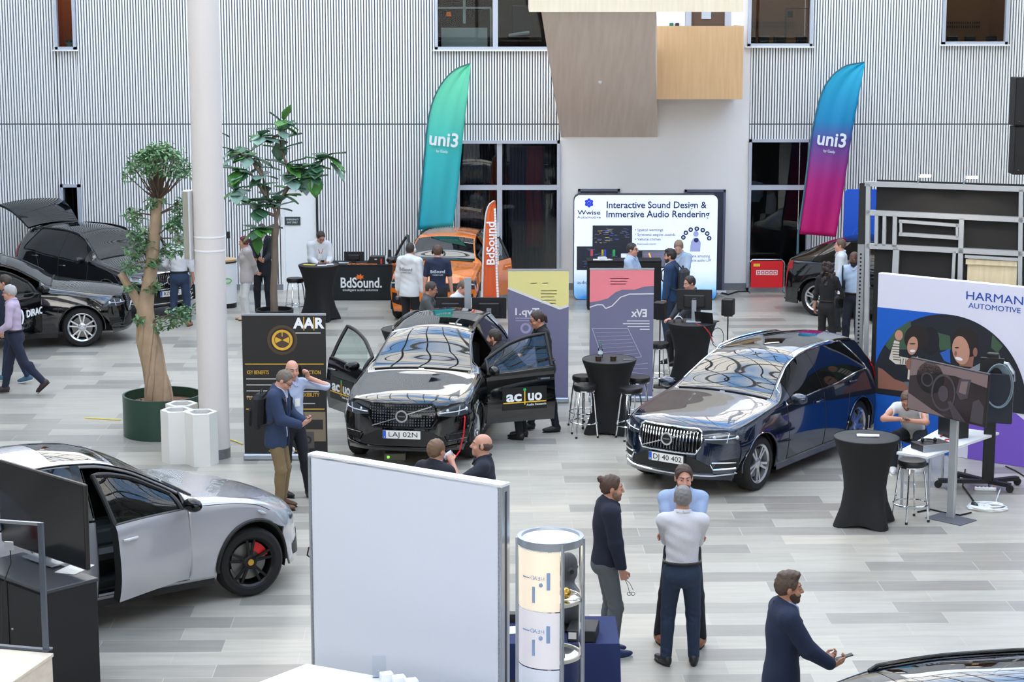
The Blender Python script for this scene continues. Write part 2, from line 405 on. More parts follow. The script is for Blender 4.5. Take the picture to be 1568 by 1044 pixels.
# things seen through the windows
rib = MB()
for i in range(28): rib.tube([(O[3][0]+.15+i*.075, YW+.5+.03*math.sin(i*2.2), .05), (O[3][0]+.15+i*.075, YW+.5+.03*math.cos(i*2.6), O[3][3])], .03, 6)
tag(rib.build('curtain', mat('grey_curtain', (58, 62, 70), .9)), 'dark grey hanging curtain behind the tall ground floor glazing', 'curtain')
p = W(818, 310, YW+.42)
d = MB().grid([[(p.x+(u-.5)*.34+.02*math.sin(v*9), YW+.36+.03*math.sin(u*14), .9+v*2.2) for v in np.linspace(0, 1, 12)] for u in np.linspace(0, 1, 14)])
ob = d.build('drape', mat('dark_red_drape', (120, 48, 50), .9)); tag(ob, 'dark red strip of drape hung inside the ground floor glazing', 'drape')
so = ob.modifiers.new('s', 'SOLIDIFY'); so.thickness = .01
zb = O[2][2]
wb = thing('whiteboard', 'pale mint whiteboard on legs inside the upper window left of the wooden stair', 'whiteboard', (W(711, 50, YW+.5).x, YW+.5, zb))
MB().box((0, 0, .22), (.99, .03, .46)).build('board', mat('mint_board', (224, 236, 228), .4), wb)
mf = MB().box((0, .03, .85), (.06, .03, .62)); mf.box((-.02, .03, .87), (1.2, .03, .04)); mf.box((.57, .03, .42), (.04, .03, .86)); mf.build('stand', mat('pale_stand', (214, 226, 216), .4), wb)
oc = thing('office_chair', 'dark office chair with a pale armrest inside the upper window beside the wooden stair', 'chair', (W(795, 50, YW+.8).x, YW+.8, zb-.05))
MB().box((0, 0, .3), (.5, .45, .08), bev=.03).build('seat', M_black, oc); MB().box((.05, .2, .66), (.42, .06, .62), bev=.02).build('backrest', M_black, oc)
MB().tube([(-.22, -.2, .33), (-.05, -.22, .36), (.22, -.2, .40)], .035, 8).build('armrest', mat('pale_armrest', (206, 220, 216), .5), oc)
MB().cyl((0, 0, 0), .03, .3).build('post', M_black, oc)
lp = MB().lathe([(0, .10), (.045, .10), (.06, 0)], 20, M=Matrix.Translation(W(687, 25, YW+2.2)))
tag(lp.build('pendant_lamp', mat('orange_shade', (230, 120, 40), .5, emit=(255, 130, 40), estr=.7)), 'small orange lamp glowing inside the upper window behind the whiteboard', 'lamp')
pot = thing('potted_plant', 'small green plant in a pale bowl on the sill of the narrow upper left window', 'plant', (X_(104, 60), YW+.2, O[0][2]+.06))
MB().lathe([(.0, 0), (.07, .0), (.1, .09), (.09, .09)], 20).build('bowl', mat('pale_bowl', (200, 214, 204), .4), pot)
rg = random.Random(4); lf = MB()
for i in range(60):
    a = rg.uniform(0, 6.28); e = rg.uniform(.1, 1.4); c = Vector((math.cos(a)*math.cos(e)*.09, math.sin(a)*math.cos(e)*.09, .08+.07*math.sin(e)))
    lf.sphere(c, (.02, .02, .012), 6)
lf.build('foliage', mat('small_leaf', (54, 110, 62), .5), pot)
for i, (px, lab) in enumerate([(1150, 'dark chair back at the left end inside the upper right window'), (1171, 'dark chair back in the middle inside the window right of the stair'), (1194, 'dark chair back below the lamp frame inside the window right of the stair'), (1228, 'dark chair back at the right jamb inside the window right of the stair'), (1460, 'dark chair back at the left end inside the far upper right window'), (1487, 'dark chair back in the middle inside the far upper right window'), (1520, 'dark chair back at the right end inside the far upper right window')]):
    ch = thing('lecture_chair', lab, 'chair', (W(px, 50, YW+.7).x, YW+.7, O[5][2]-.1), 0, 'chairs inside the upper windows')
    MB().box((0, .1, .17), (.24, .05, .26), bev=.02).build('backrest', M_black, ch); MB().box((0, .1, .0), (.2, .05, .1)).build('seat', M_black, ch)
lf2 = thing('lamp_frame', 'thin black metal frame with a small lamp inside the window right of the stair', 'frame', (W(1203, 40, YW+1.2).x, YW+1.2, O[5][2]))
MB().bar((0, 0, 0), (0, 0, .78), .025).bar((0, 0, .78), (.8, 0, .78), .025).build('rail', M_black, lf2); MB().box((.09, 0, .66), (.12, .08, .15)).build('lamp_head', M_black, lf2)
for nm, o in (('left', O[5]), ('right', O[7])):
    pf = MB(); z0 = Z_(45); 
    for r_ in range(2):
        for i in range(int((o[1]-o[0])/.05)): pf.box((o[0]+.05+i*.05, YW+2.47, z0+r_*.09), (.022, .02, .055))
    tag(pf.build('vent_grille', M_blackm), 'rows of dark slots in the wood wall inside the %s' % ('upper window next to the stair' if nm == 'left' else 'far upper right window'), 'vent')
# door to the left (white emergency exit)
x0, x1, z1 = O[8][0], O[8][1], O[8][3]
dj = MB().box((x0+.02, YW, z1/2), (.05, .12, z1), 0).box((x1-.015, YW, z1/2), (.035, .12, z1), 1).box(((x0+x1)/2, YW, z1-.02), (x1-x0, .12, .05), 0)
dj = struct(dj.build('door_1', [M_white, M_dark])); MB().box(((x0+x1)/2, YW+.02, z1/2-.02), (x1-x0-.08, .05, z1-.05)).build('panel', mat('white_door', (238, 242, 244), .4), dj)
MB().tube([(x1-.12, YW-.03, 1.0), (x1-.12, YW-.07, 1.0), (x1-.24, YW-.07, 1.0)], .012, 8).build('handle', M_steel, dj)
sg = thing('exit_sign', 'small dark green sign with two pale lines of lettering on the white door', 'sign', (X_(446, 338), YW-.02, Z_(338)))
MB().box((0, 0, 0), (.40, .015, .18)).build('plate', mat('sign_green', (44, 66, 68), .5), sg)
t = MB(); M_ = frame_M((0, -.0085, 0), (1, 0, 0), (0, 0, 1)); text_mb(t, 'EMERGENCY', .05, M_ @ Matrix.Translation((.03, .03, 0)), width=.26); text_mb(t, 'EXIT ONLY', .05, M_ @ Matrix.Translation((.03, -.035, 0)), width=.22); t.build('lettering', M_white, sg)
# landing door in the core
dd = MB().box(((dx0+dx1)/2, YW+.1, 5.7), (dx1-dx0, .06, 2.6), 0).box((dx0+.07, YW+.04, 5.7), (.13, .1, 2.6), 1).box((dx1-.06, YW+.04, 5.7), (.13, .1, 2.6), 1)
dd = struct(dd.build('door_2', [mat('brown_door', (92, 72, 58), .6), M_alu_frame])); MB().box((X_(1082, 20), YW+.06, Z_(18)), (.2, .02, .3)).build('notice', mat('pale_notice', (190, 204, 214), .5), dd)
for px, c, lab in ((1028, (50, 120, 84), 'small green button box on the white wall above the wooden balcony'), (1037, (50, 44, 56), 'small dark button box on the white wall above the wooden balcony')):
    q = W(px, 39, YW-.04); tag(MB().box(q, (.08, .05, .11), bev=.01).build('button_box', mat('btn%d' % px, c, .5)), lab, 'button box')
# doors behind the light box
for i, (a, b, zt) in enumerate(((885, 949, 289), (1048, 1111, 290))):
    xa_, xb_, zz = X_(a), X_(b), Z_(zt); d = MB().box(((xa_+xb_)/2, YW-.02, zz/2), (xb_-xa_, .05, zz), 0)
    for x in (xa_+.025, xb_-.025): d.box((x, YW-.035, zz/2), (.05, .07, zz), 1)
    d.box(((xa_+xb_)/2, YW-.035, zz-.025), (xb_-xa_, .07, .05), 1)
    struct(d.build('door_%d' % (i+3), [mat('core_door', (58, 60, 78), .3), mat('door_frame_grey', (104, 108, 132), .5)]))
# ---- wooden stair: sloped flight, landing balcony, upper balustrade
yb, yt = YW-.02, YW-4.6
b0, b1 = W(859, 210, yb), W(1007, 210, yb); t0, t1 = W(828, 12, yt), W(1002, 12, yt)
sl = thing('stair_flight', 'sloping wooden underside of the stair flight hanging from the white wall', 'stair', (0, 0, 0)); sl['kind'] = 'structure'; 
vs = [b0, b1, t1, t0] + [p+Vector((0, 0, 1.1)) for p in (b0, b1, t1, t0)]
MB().add(vs, [(0, 1, 2, 3), (7, 6, 5, 4), (0, 4, 5, 1), (1, 5, 6, 2), (2, 6, 7, 3), (3, 7, 4, 0)]).build('soffit', M_oak_soffit, sl, fix=True)
c = (b0+b1+t0+t1)/4; nrm = (b1-b0).cross(t0-b0).normalized(); nrm *= -1 if nrm.z > 0 else 1
q = b0.lerp(t0, .46).lerp(b1.lerp(t1, .46), .46)
MB().sphere(q+nrm*.01, .045, 12).build('sensor', M_white, sl)
yl = YW-1.3
a0, a1 = W(1003, 152, yl), W(1139, 40, yl)
ld = MB().box(((a0.x+a1.x)/2, yl+.03, (a0.z+a1.z)/2), (a1.x-a0.x, .06, a1.z-a0.z)).box(((a0.x+a1.x)/2, (yl+YW)/2+.02, a0.z+.14), (a1.x-a0.x-.02, YW-yl-.05, .2)).box((a1.x-.035, (yl+YW)/2+.05, (a0.z+a1.z)/2+.004), (.06, YW-yl-.09, a1.z-a0.z-.02))
ld = ld.build('landing_balustrade', M_oak); tag(ld, 'light oak boxed balustrade of the stair landing beside the sloping flight', 'balustrade'); ld['kind'] = 'structure'
yu = YW-4.6
a0, a1 = W(810, 18, yu), W(1139, -90, yu)
up = MB().box(((a0.x+a1.x)/2, yu-.1, (a0.z+a1.z)/2), (a1.x-a0.x, .08, a1.z-a0.z)).box(((a0.x+a1.x)/2, yu+.8, a0.z+.15), (a1.x-a0.x, 1.8, .25))
up = up.build('upper_balustrade', M_oak_pale); tag(up, 'cream wooden balustrade crossing the top above the stair flight', 'balustrade'); up['kind'] = 'structure'
# ---- unseen side walls, rear gallery wall and glazed roof, shaped to light the hall
M_side = mat('side_wall_white', (228, 232, 236), .7)
M_low = mat('gallery_dark', (52, 54, 58), .5)
for sx, nm in ((-1, 'wall_left'), (1, 'wall_right')):
    struct(MB().box((sx*17.1, 20.2, 7.0), (.2, 46.6, 5.4)).box((sx*17.1, 20.2, 2.15), (.2, 46.6, 4.3), 1).build(nm, [M_side, M_low]))
rw = MB().box((0, -3.1, 2.0), (34.4, .2, 4.0), 1).box((0, -3.1, 8.6), (34.4, .16, 2.2))  # band above the base left open to add frontal light
for i in range(12): rw.box((-17+i*3.09, -3.1, 6.8), (.12, .2, 5.6))
for z in (4.1, 6.9, 9.5): rw.box((0, -3.1, z), (34.4, .14, .14))
struct(rw.build('wall_gallery', [M_side, M_low]))
def arc(x): return 9.6+3.0*math.cos(x/17.0*PI/2)
bm_ = MB(); gb = MB()
for i in range(10):
    y = -2.5+i*5.1; bm_.tube([(x, y, arc(x)-.15) for x in np.linspace(-17, 17, 25)], .13, 8)
for i in range(38):
    y = -3+i*1.25; gb.tube([(x, y, arc(x)) for x in np.linspace(-17, 17, 17)], .055, 4)
for k in range(25):
    x = -17+34*k/24; gb.bar((x, -3.2, arc(x)), (x, 43.4, arc(x)), .1, .1)
for k in (6, 12, 18):
    x = -17+34*k/24; bm_.tube([(x, -3.2, arc(x)-.15), (x, 43.4, arc(x)-.15)], .13, 8)
for sx in (-1, 1):
    bm_.grid([[(x, y, arc(x)+.1) for y in (-3.2, 43.4)] for x in np.linspace(sx*12.5, sx*17.0, 8)], 0, True); bm_.grid([[(x, y, arc(x)+.3) for y in (-3.2, 43.4)] for x in np.linspace(sx*12.5, sx*17.0, 8)], 0, True)  # opaque side sheets added to narrow the sky opening
for zz in (.1, .3): bm_.grid([[(x, y, arc(x)+zz) for y in (-3.2, 11.5)] for x in np.linspace(-17, 17, 24)], 0, True)  # opaque near sheets added to cut the light on the close floor
struct(bm_.build('ceiling_girders_and_blockers', mat('girder_white', (232, 234, 236), .5))); struct(gb.build('ceiling_bars', mat('bar_grey', (150, 156, 164), .5)))
# ---- round column with its flat loudspeaker
cb = F(329.5, 699); 
co = MB().lathe([(.212, 0), (.212, 14)], 48, M=Matrix.Translation(cb)); co = struct(co.build('column', mat('column_white', (212, 205, 200), .5)))
MB().lathe([(.217, 0), (.217, .14)], 48, M=Matrix.Translation(cb)).build('base_band', mat('steel_band', (128, 130, 134), .35, .6), co)
sp = W(296, 344, cb.y-.03); zc = sp.z
s = thing('column_loudspeaker', 'tall slim pale grey loudspeaker strapped to the left of the white round column', 'loudspeaker', (cb.x-.27, cb.y-.05, zc), R(-18))
MB().box((0, 0, 0), (.105, .15, .96), bev=.008).build('cabinet', mat('speaker_grey', (206, 206, 206), .5), s)
MB().box((-.005, -.079, 0), (.07, .01, .93)).build('front_grille', mat('speaker_grille', (150, 146, 132), .7), s)
st = MB()
for zz in (.02, -.17): st.lathe([(.2135, zz-.012), (.2175, zz-.012), (.2175, zz+.012), (.2135, zz+.012)], 40, M=Matrix.Rotation(R(18), 4, 'Z') @ Matrix.Translation((.27, .05, -.18)))
st.build('straps', mat('strap_white', (232, 230, 230), .5), s)
# ================================================================== cars
M_glassd = mat('car_glass_dark', (10, 13, 15), 0.02, 0, 0.5, ior=2.0)
M_glasss = mat('car_side_glass', (7, 9, 11), 0.03, 0, 0.5, ior=1.5)
M_glassc = glass_mat('car_glass_clear', (0.34, 0.42, 0.42), 1.9)
M_glassdoor = glass_mat('car_door_glass', (0.62, 0.72, 0.70), 1.5)
M_trim = mat('car_black_trim', (17, 17, 18), 0.5)
M_gloss = mat('car_gloss_black', (9, 9, 10), 0.08)
M_int = mat('car_interior', (26, 26, 28), 0.6)
M_seat = mat('car_seat', (38, 37, 38), 0.5)
M_tyre = mat('tyre_rubber', (22, 22, 23), 0.8)
M_lamp = mat('lamp_lens', (196, 204, 214), 0.06, 0.25)
M_lampd = mat('lamp_housing', (96, 102, 110), 0.10, 0.6)
M_tail = mat('tail_lamp_red', (150, 20, 26), 0.15)
M_amber = mat('indicator_amber', (214, 130, 60), 0.2)
M_platew = mat('plate_white', (228, 228, 224), 0.4)
M_blue = mat('plate_blue', (30, 84, 190), 0.4)
M_blackink = mat('black_ink', (24, 24, 26), 0.6)
M_red = mat('brake_red', (206, 26, 32), 0.35)
M_alloy = mat('alloy_silver', (206, 208, 212), 0.22, 0.9)
M_alloyd = mat('alloy_black', (16, 16, 17), 0.3, 0.3)
M_disc = mat('brake_disc', (128, 126, 124), 0.4, 0.8)

SUV = dict(L=4.69, wheels=(.88, 3.745), R=.365, zs=.24,
  top=([0, .006, .015, .03, .055, .09, .14, .30, .70, 1.10, 1.42, 1.75, 2.10, 2.45, 2.95, 3.5, 3.95, 4.25, 4.42, 4.53, 4.60, 4.65, 4.68, 4.69],
       [.26, .40, .54, .68, .82, .90, .95, 1.005, 1.06, 1.105, 1.15, 1.345, 1.53, 1.625, 1.66, 1.65, 1.615, 1.575, 1.37, 1.17, 1.00, .80, .50, .34]),
  belt=([0, .2, .8, 1.4, 2.2, 3.2, 3.8, 4.69], [.80, .84, .93, 1.00, 1.03, 1.07, 1.12, 1.10]),
  edge=([0, .2, .8, 1.40, 1.75, 2.10, 2.45, 2.95, 3.5, 4.0, 4.25, 4.45, 4.69], [.90, .935, 1.015, 1.105, 1.30, 1.475, 1.56, 1.59, 1.58, 1.535, 1.49, 1.30, 1.0]),
  w0=([0, .3, .9, 2.3, 3.8, 4.4, 4.69], [.80, .86, .90, .88, .90, .88, .82]),
  w1=([0, .3, .9, 2.3, 3.8, 4.4, 4.69], [.88, .925, .945, .935, .95, .93, .87]),
  w2=([0, .3, .9, 1.6, 2.6, 3.6, 4.3, 4.69], [.82, .87, .895, .895, .895, .885, .84, .78]),
  w3=([0, .3, .9, 1.40, 1.75, 2.1, 2.6, 3.2, 4.0, 4.4, 4.69], [.66, .70, .74, .745, .675, .605, .575, .565, .545, .60, .66]),
  bow=.46, bowlen=1.15, rbow=.32, win=(1.78, 4.06), ws=(1.45, 2.20), rear=(4.28, 4.52), door=(1.60, 2.66), roofglass=(2.32, 3.45))
CAY = dict(SUV, L=4.85, wheels=(.90, 3.80), R=.385, zs=.26,
  top=([0, .006, .015, .03, .055, .09, .14, .25, .45, .80, 1.20, 1.52, 1.85, 2.25, 2.60, 3.05, 3.6, 4.05, 4.35, 4.55, 4.68, 4.76, 4.82, 4.845, 4.85],
       [.27, .38, .49, .59, .69, .76, .81, .88, .955, 1.035, 1.10, 1.15, 1.35, 1.565, 1.665, 1.70, 1.665, 1.59, 1.51, 1.33, 1.14, 1.0, .80, .50, .34]),
  belt=([0, .2, .8, 1.4, 2.2, 3.2, 3.8, 4.85], [.66, .76, .96, 1.02, 1.05, 1.07, 1.12, 1.10]),
  edge=([0, .2, .45, .8, 1.2, 1.5, 1.85, 2.25, 2.6, 3.05, 3.6, 4.1, 4.4, 4.6, 4.85], [.72, .83, .94, 1.045, 1.09, 1.125, 1.305, 1.505, 1.595, 1.625, 1.59, 1.49, 1.40, 1.22, 1.0]),
  w2=([0, .3, .9, 1.6, 2.6, 3.6, 4.3, 4.85], [.80, .87, .925, .915, .91, .90, .85, .80]),
  w1=([0, .3, .9, 2.3, 3.8, 4.4, 4.85], [.87, .93, .965, .945, .975, .95, .88]),
  w3=([0, .3, .9, 1.5, 1.85, 2.25, 2.7, 3.3, 4.1, 4.5, 4.85], [.62, .70, .77, .76, .68, .60, .565, .55, .53, .60, .66]),
  bow=.55, bowlen=1.25, win=(1.85, 4.1), ws=(1.55, 2.32), rear=(4.38, 4.66), door=(1.66, 2.72), roofglass=(2.4, 3.0))
DAC = dict(SUV, L=4.09, wheels=(.80, 3.40), R=.345, zs=.24,
  top=([0, .006, .015, .03, .055, .09, .14, .30, .60, .95, 1.20, 1.50, 1.85, 2.2, 2.7, 3.2, 3.6, 3.75, 3.90, 4.0, 4.05, 4.08, 4.09],
       [.25, .40, .54, .68, .82, .90, .96, 1.02, 1.06, 1.09, 1.12, 1.30, 1.47, 1.555, 1.58, 1.55, 1.49, 1.44, 1.24, 1.06, .85, .5, .34]),
  belt=([0, .2, .8, 1.4, 2.2, 3.2, 4.09], [.80, .86, .92, .97, 1.0, 1.04, 1.06]),
  edge=([0, .2, .6, 1.15, 1.5, 1.85, 2.2, 2.7, 3.2, 3.65, 3.9, 4.09], [.91, .95, 1.02, 1.075, 1.255, 1.42, 1.495, 1.515, 1.485, 1.41, 1.2, 1.0]),
  w0=([0, .3, .9, 2.3, 3.4, 3.8, 4.09], [.76, .82, .86, .84, .86, .84, .80]), w1=([0, .3, .9, 2.3, 3.4, 3.8, 4.09], [.84, .88, .90, .89, .90, .88, .83]),
  w2=([0, .3, .9, 1.6, 2.6, 3.3, 3.8, 4.09], [.80, .84, .86, .86, .86, .85, .82, .76]), w3=([0, .3, .9, 1.2, 1.5, 1.85, 2.4, 3.0, 3.6, 3.9, 4.09], [.66, .69, .72, .72, .66, .60, .57, .56, .54, .58, .62]),
  win=(1.52, 3.45), ws=(1.22, 1.95), rear=(3.72, 3.92), door=(1.36, 2.35), roofglass=None, bow=.40)
TES = dict(SUV, L=4.75, wheels=(.88, 3.77), R=.365, zs=.22,
  top=([0, .006, .015, .03, .055, .09, .14, .30, .70, 1.05, 1.35, 1.75, 2.15, 2.55, 2.95, 3.4, 3.85, 4.25, 4.52, 4.62, 4.69, 4.73, 4.75],
       [.26, .36, .46, .56, .66, .73, .78, .87, .97, 1.04, 1.11, 1.36, 1.54, 1.61, 1.62, 1.58, 1.46, 1.29, 1.16, 1.05, .85, .55, .34]),
  edge=([0, .2, .8, 1.35, 1.75, 2.15, 2.55, 2.95, 3.4, 3.85, 4.25, 4.52, 4.75], [.72, .80, .95, 1.07, 1.31, 1.48, 1.545, 1.55, 1.51, 1.40, 1.24, 1.12, 1.0]),
  belt=([0, .2, .8, 1.4, 2.2, 3.2, 3.8, 4.75], [.68, .76, .90, .97, 1.0, 1.04, 1.08, 1.05]),
  w2=([0, .3, .9, 1.6, 2.6, 3.6, 4.3, 4.75], [.80, .87, .90, .90, .90, .89, .84, .78]), w3=([0, .3, .9, 1.4, 1.75, 2.15, 2.6, 3.3, 4.0, 4.45, 4.75], [.64, .69, .74, .74, .67, .60, .57, .56, .55, .62, .66]),
  ws=(1.38, 2.25), rear=(3.75, 4.45), win=(1.72, 3.9), door=(1.55, 2.6), roofglass=(2.3, 3.6))

class CarShape:
    def __init__(s, P, kz=1.0, kl=1.0):
        s.P = P; s.kz = kz; s.kl = kl; s.L = P['L']; s.half = P['L']/2
        for k in ('top', 'belt', 'edge', 'w0', 'w1', 'w2', 'w3'): setattr(s, k, pchip(*P[k]))
        s.ra = P['R']+.055; s.zc = P['R']
        g = np.linspace(0, s.L, 1200); s._g = g; s._gx = np.maximum.accumulate(s.side_x(g))
    def side_x(s, x): return x + s.P['bow']*np.clip(1-x/s.P['bowlen'], 0, 1)**1.7 - s.P['rbow']*np.clip(1-(s.L-x)/.8, 0, 1)**1.7
    def inv(s, X): return np.interp(X, s._gx, s._g)
    def zb(s, x):
        z = np.full_like(x, s.P['zs']); x = s.side_x(x)
        for w in s.P['wheels']:
            d = np.abs(x-w); zz = s.zc + np.sqrt(np.clip(s.ra**2-d**2, 0, None)); z = np.where(d < s.ra, np.maximum(zz, s.P['zs']), z)
        return z
    def S(s, x, v, side=1, off=0.0, arch=True):
        """points of the left (side=1) or right (-1) skin; x from the nose, v 0 sill .4 belt .65 roof edge 1 centre line"""
        x = np.atleast_1d(np.asarray(x, float)); v = np.atleast_1d(np.asarray(v, float)); x, v = np.broadcast_arrays(x, v)
        p = s._S(x, v, side, arch)
        if off:
            e = 4e-3; xa = np.clip(x-e, .001, s.L-.001); xb = np.clip(x+e, .001, s.L-.001); va = np.clip(v-e, 0, 1); vb = np.clip(v+e, 0, 1)
            n = np.cross(s._S(xb, v, side, arch)-s._S(xa, v, side, arch), s._S(x, vb, side, arch)-s._S(x, va, side, arch))
            n /= np.linalg.norm(n, axis=-1, keepdims=True)+1e-12
            ctr = np.stack([p[..., 0]*.9, 0*p[..., 1], np.full_like(p[..., 2], .6)], -1)
            sg = np.sign(((p-ctr)*n).sum(-1, keepdims=True)); p = p+n*sg*off
        return p
    def _S(s, x, v, side, arch=True):
        zt = s.top(x); w0, w1, w2, w3 = s.w0(x), s.w1(x), s.w2(x), s.w3(x)
        zb = s.zb(x) if arch else np.full_like(x, s.P['zs'])
        zb = np.minimum(zb, zt-.03)
        zbl = np.minimum(s.belt(x), zt-.05); zbl = np.maximum(zbl, zb+.01); ze = np.minimum(s.edge(x), zt-.012); ze = np.maximum(ze, zbl+.006)
        zm = .62; zs = s.P['zs']
        def fy(z):
            t = np.clip((z-zs)/(zm-zs), 0, 1); lo = w0+(w1-w0)*np.sin(t*PI/2)
            t2 = np.clip((z-zm)/np.maximum(s.belt(x)-zm, .05), 0, 1.2); hi = w1+(w2-w1)*(t2**1.6)
            return np.where(z < zm, lo, hi)
        y = np.zeros_like(x); z = np.zeros_like(x)
        a = np.clip(v/.4, 0, 1); za = zb+(zbl-zb)*a; ya = fy(za)
        b = np.clip((v-.4)/.25, 0, 1); hh = np.clip((ze-zbl)/.4, 0, 1)
        yc = fy(zbl); yb = yc+(w3-yc)*b+(.018*hh+.03*(1-hh))*np.sin(PI*b); zbb = zbl+(ze-zbl)*b + .03*(1-hh)*np.sin(PI*b)*np.clip((zt-.3)/.5, 0, 1)
        c = np.clip((v-.65)/.35, 0, 1); yd = w3*(1-c); zd = ze+(zt-ze)*(1-(1-c)**2.0)
        y = np.where(v <= .4, ya, np.where(v <= .65, yb, yd)); z = np.where(v <= .4, za, np.where(v <= .65, zbb, zd))
        q = np.clip(y/.93, 0, 1.1)
        xx = x + s.P['bow']*np.clip(1-x/s.P['bowlen'], 0, 1)**1.7*q**2.8 - s.P['rbow']*np.clip(1-(s.L-x)/.8, 0, 1)**1.7*q**2.8
        return np.stack([(s.half-xx)*s.kl, y*side, z*s.kz], -1)

def stations(P, extra=()):
    cs_ = CarShape(P)
    L = P['L']; xs = list(P['top'][0]) + list(np.arange(.1, L-.1, .045)) + [.002, .004, .010, .020, .040, .07, .11, L-.002, L-.006, L-.015]
    ra = P['R']+.055
    for w in P['wheels']:
        for q in np.linspace(0, PI, 25): xs.append(float(cs_.inv(w-ra*math.cos(q))))
        xs += [float(cs_.inv(w-ra-.003)), float(cs_.inv(w+ra+.003))]
    xs += list(extra); xs = sorted(x for x in xs if 0 <= x <= L); out = [xs[0]]; ex = set(extra)
    for x in xs[1:]:
        if x-out[-1] > .0035: out.append(x)
        elif x in ex: out[-1] = x
    return np.array(out)
VS = np.concatenate([np.linspace(0, .4, 15), np.linspace(.4, .65, 11)[1:], np.linspace(.65, 1, 13)[1:]])

def patch(cs, xa, xb, va, vb, off, nx=24, nv=12, side=1, thick=0.0):
    """grid of skin points; xa, xb may be functions of v"""
    f = lambda q, v: q(v) if callable(q) else q
    rows = []
    for v in np.linspace(va, vb, nv):
        rows.append(cs.S(np.linspace(f(xa, v), f(xb, v), nx), np.full(nx, v), side, off, False))
    return [[tuple(p) for p in r] for r in rows]
def both(G, H): return G[:-1] + H[::-1]      # left half up to the centre line, then right half down

class Fascia:
    """projects outlines given in (y, z) onto the nose or tail of the body"""
    def __init__(s, cs, rear=False):
        P = cs.P; xs = stations(P); xs = xs[xs > P['L']-1.3] if rear else xs[xs < 1.4]
        V = []; Fc = []
        for side in (1, -1):
            g = cs.S(xs[:, None], VS[None, :], side, 0, False); n0 = len(V); a, b = g.shape[:2]; V += [Vector(p) for p in g.reshape(-1, 3)]
            for i in range(a-1):
                for j in range(b-1): Fc.append((n0+i*b+j, n0+i*b+j+1, n0+(i+1)*b+j+1, n0+(i+1)*b+j))
        s.bvh = BVHTree.FromPolygons(V, Fc); s.cs = cs; s.d = -1 if rear else 1
    def pt(s, y, z, off=.004):
        h = s.bvh.ray_cast(Vector((s.d*6, y, z)), Vector((-s.d, 0, 0)))
        if h[0] is None:
            h = s.bvh.find_nearest(Vector((s.d*(s.cs.half-.3), y, z)))
        return h[0] + Vector((s.d*off, 0, 0))
    def strip(s, lo, hi, nu=16, nv=6, off=.004):
        lo, hi = [np.array(q, float) for q in (lo, hi)]
        def samp(c, t):
            d = np.concatenate([[0], np.cumsum(np.linalg.norm(np.diff(c, axis=0), axis=1))]); d /= d[-1]
            return np.array([np.interp(t, d, c[:, 0]), np.interp(t, d, c[:, 1])])
        return [[s.pt(*(samp(lo, u)*(1-w)+samp(hi, u)*w), off) for u in np.linspace(0, 1, nu)] for w in np.linspace(0, 1, nv)]
    def line(s, pts, off=.006, n=6):
        out = []
        for a, b in zip(pts[:-1], pts[1:]):
            for t in np.linspace(0, 1, n, endpoint=False): out.append(s.pt(a[0]+(b[0]-a[0])*t, a[1]+(b[1]-a[1])*t, off))
        out.append(s.pt(pts[-1][0], pts[-1][1], off)); return out

def slab(mb, G, t, mi=0, dirv=None):
    """a grid given thickness t inward, closed all round"""
    G = [[Vector(p) for p in r] for r in G]; ni, nj = len(G), len(G[0])
    d = Vector(dirv) if dirv else None; H = []
    for i in range(ni):
        r = []
        for j in range(nj):
            if d is None:
                n = (G[min(i+1, ni-1)][j]-G[max(i-1, 0)][j]).cross(G[i][min(j+1, nj-1)]-G[i][max(j-1, 0)])
                n = n.normalized() if n.length > 1e-12 else Vector((0, 0, 1))
                r.append((G[i][j], n))
            else: r.append((G[i][j], d))
        H.append(r)
    mb.grid(G, mi); K = [[p-n*t for p, n in r] for r in H]; mb.grid(K, mi, flip=True)
    rim = [(i, 0) for i in range(ni)] + [(ni-1, j) for j in range(1, nj)] + [(i, nj-1) for i in range(ni-2, -1, -1)] + [(0, j) for j in range(nj-2, 0, -1)]
    ro = [G[i][j] for i, j in rim]; ri = [K[i][j] for i, j in rim]; n = len(ro)
    mb.add(ro+ri, [(k, (k+1) % n, n+(k+1) % n, n+k) for k in range(n)], mi)

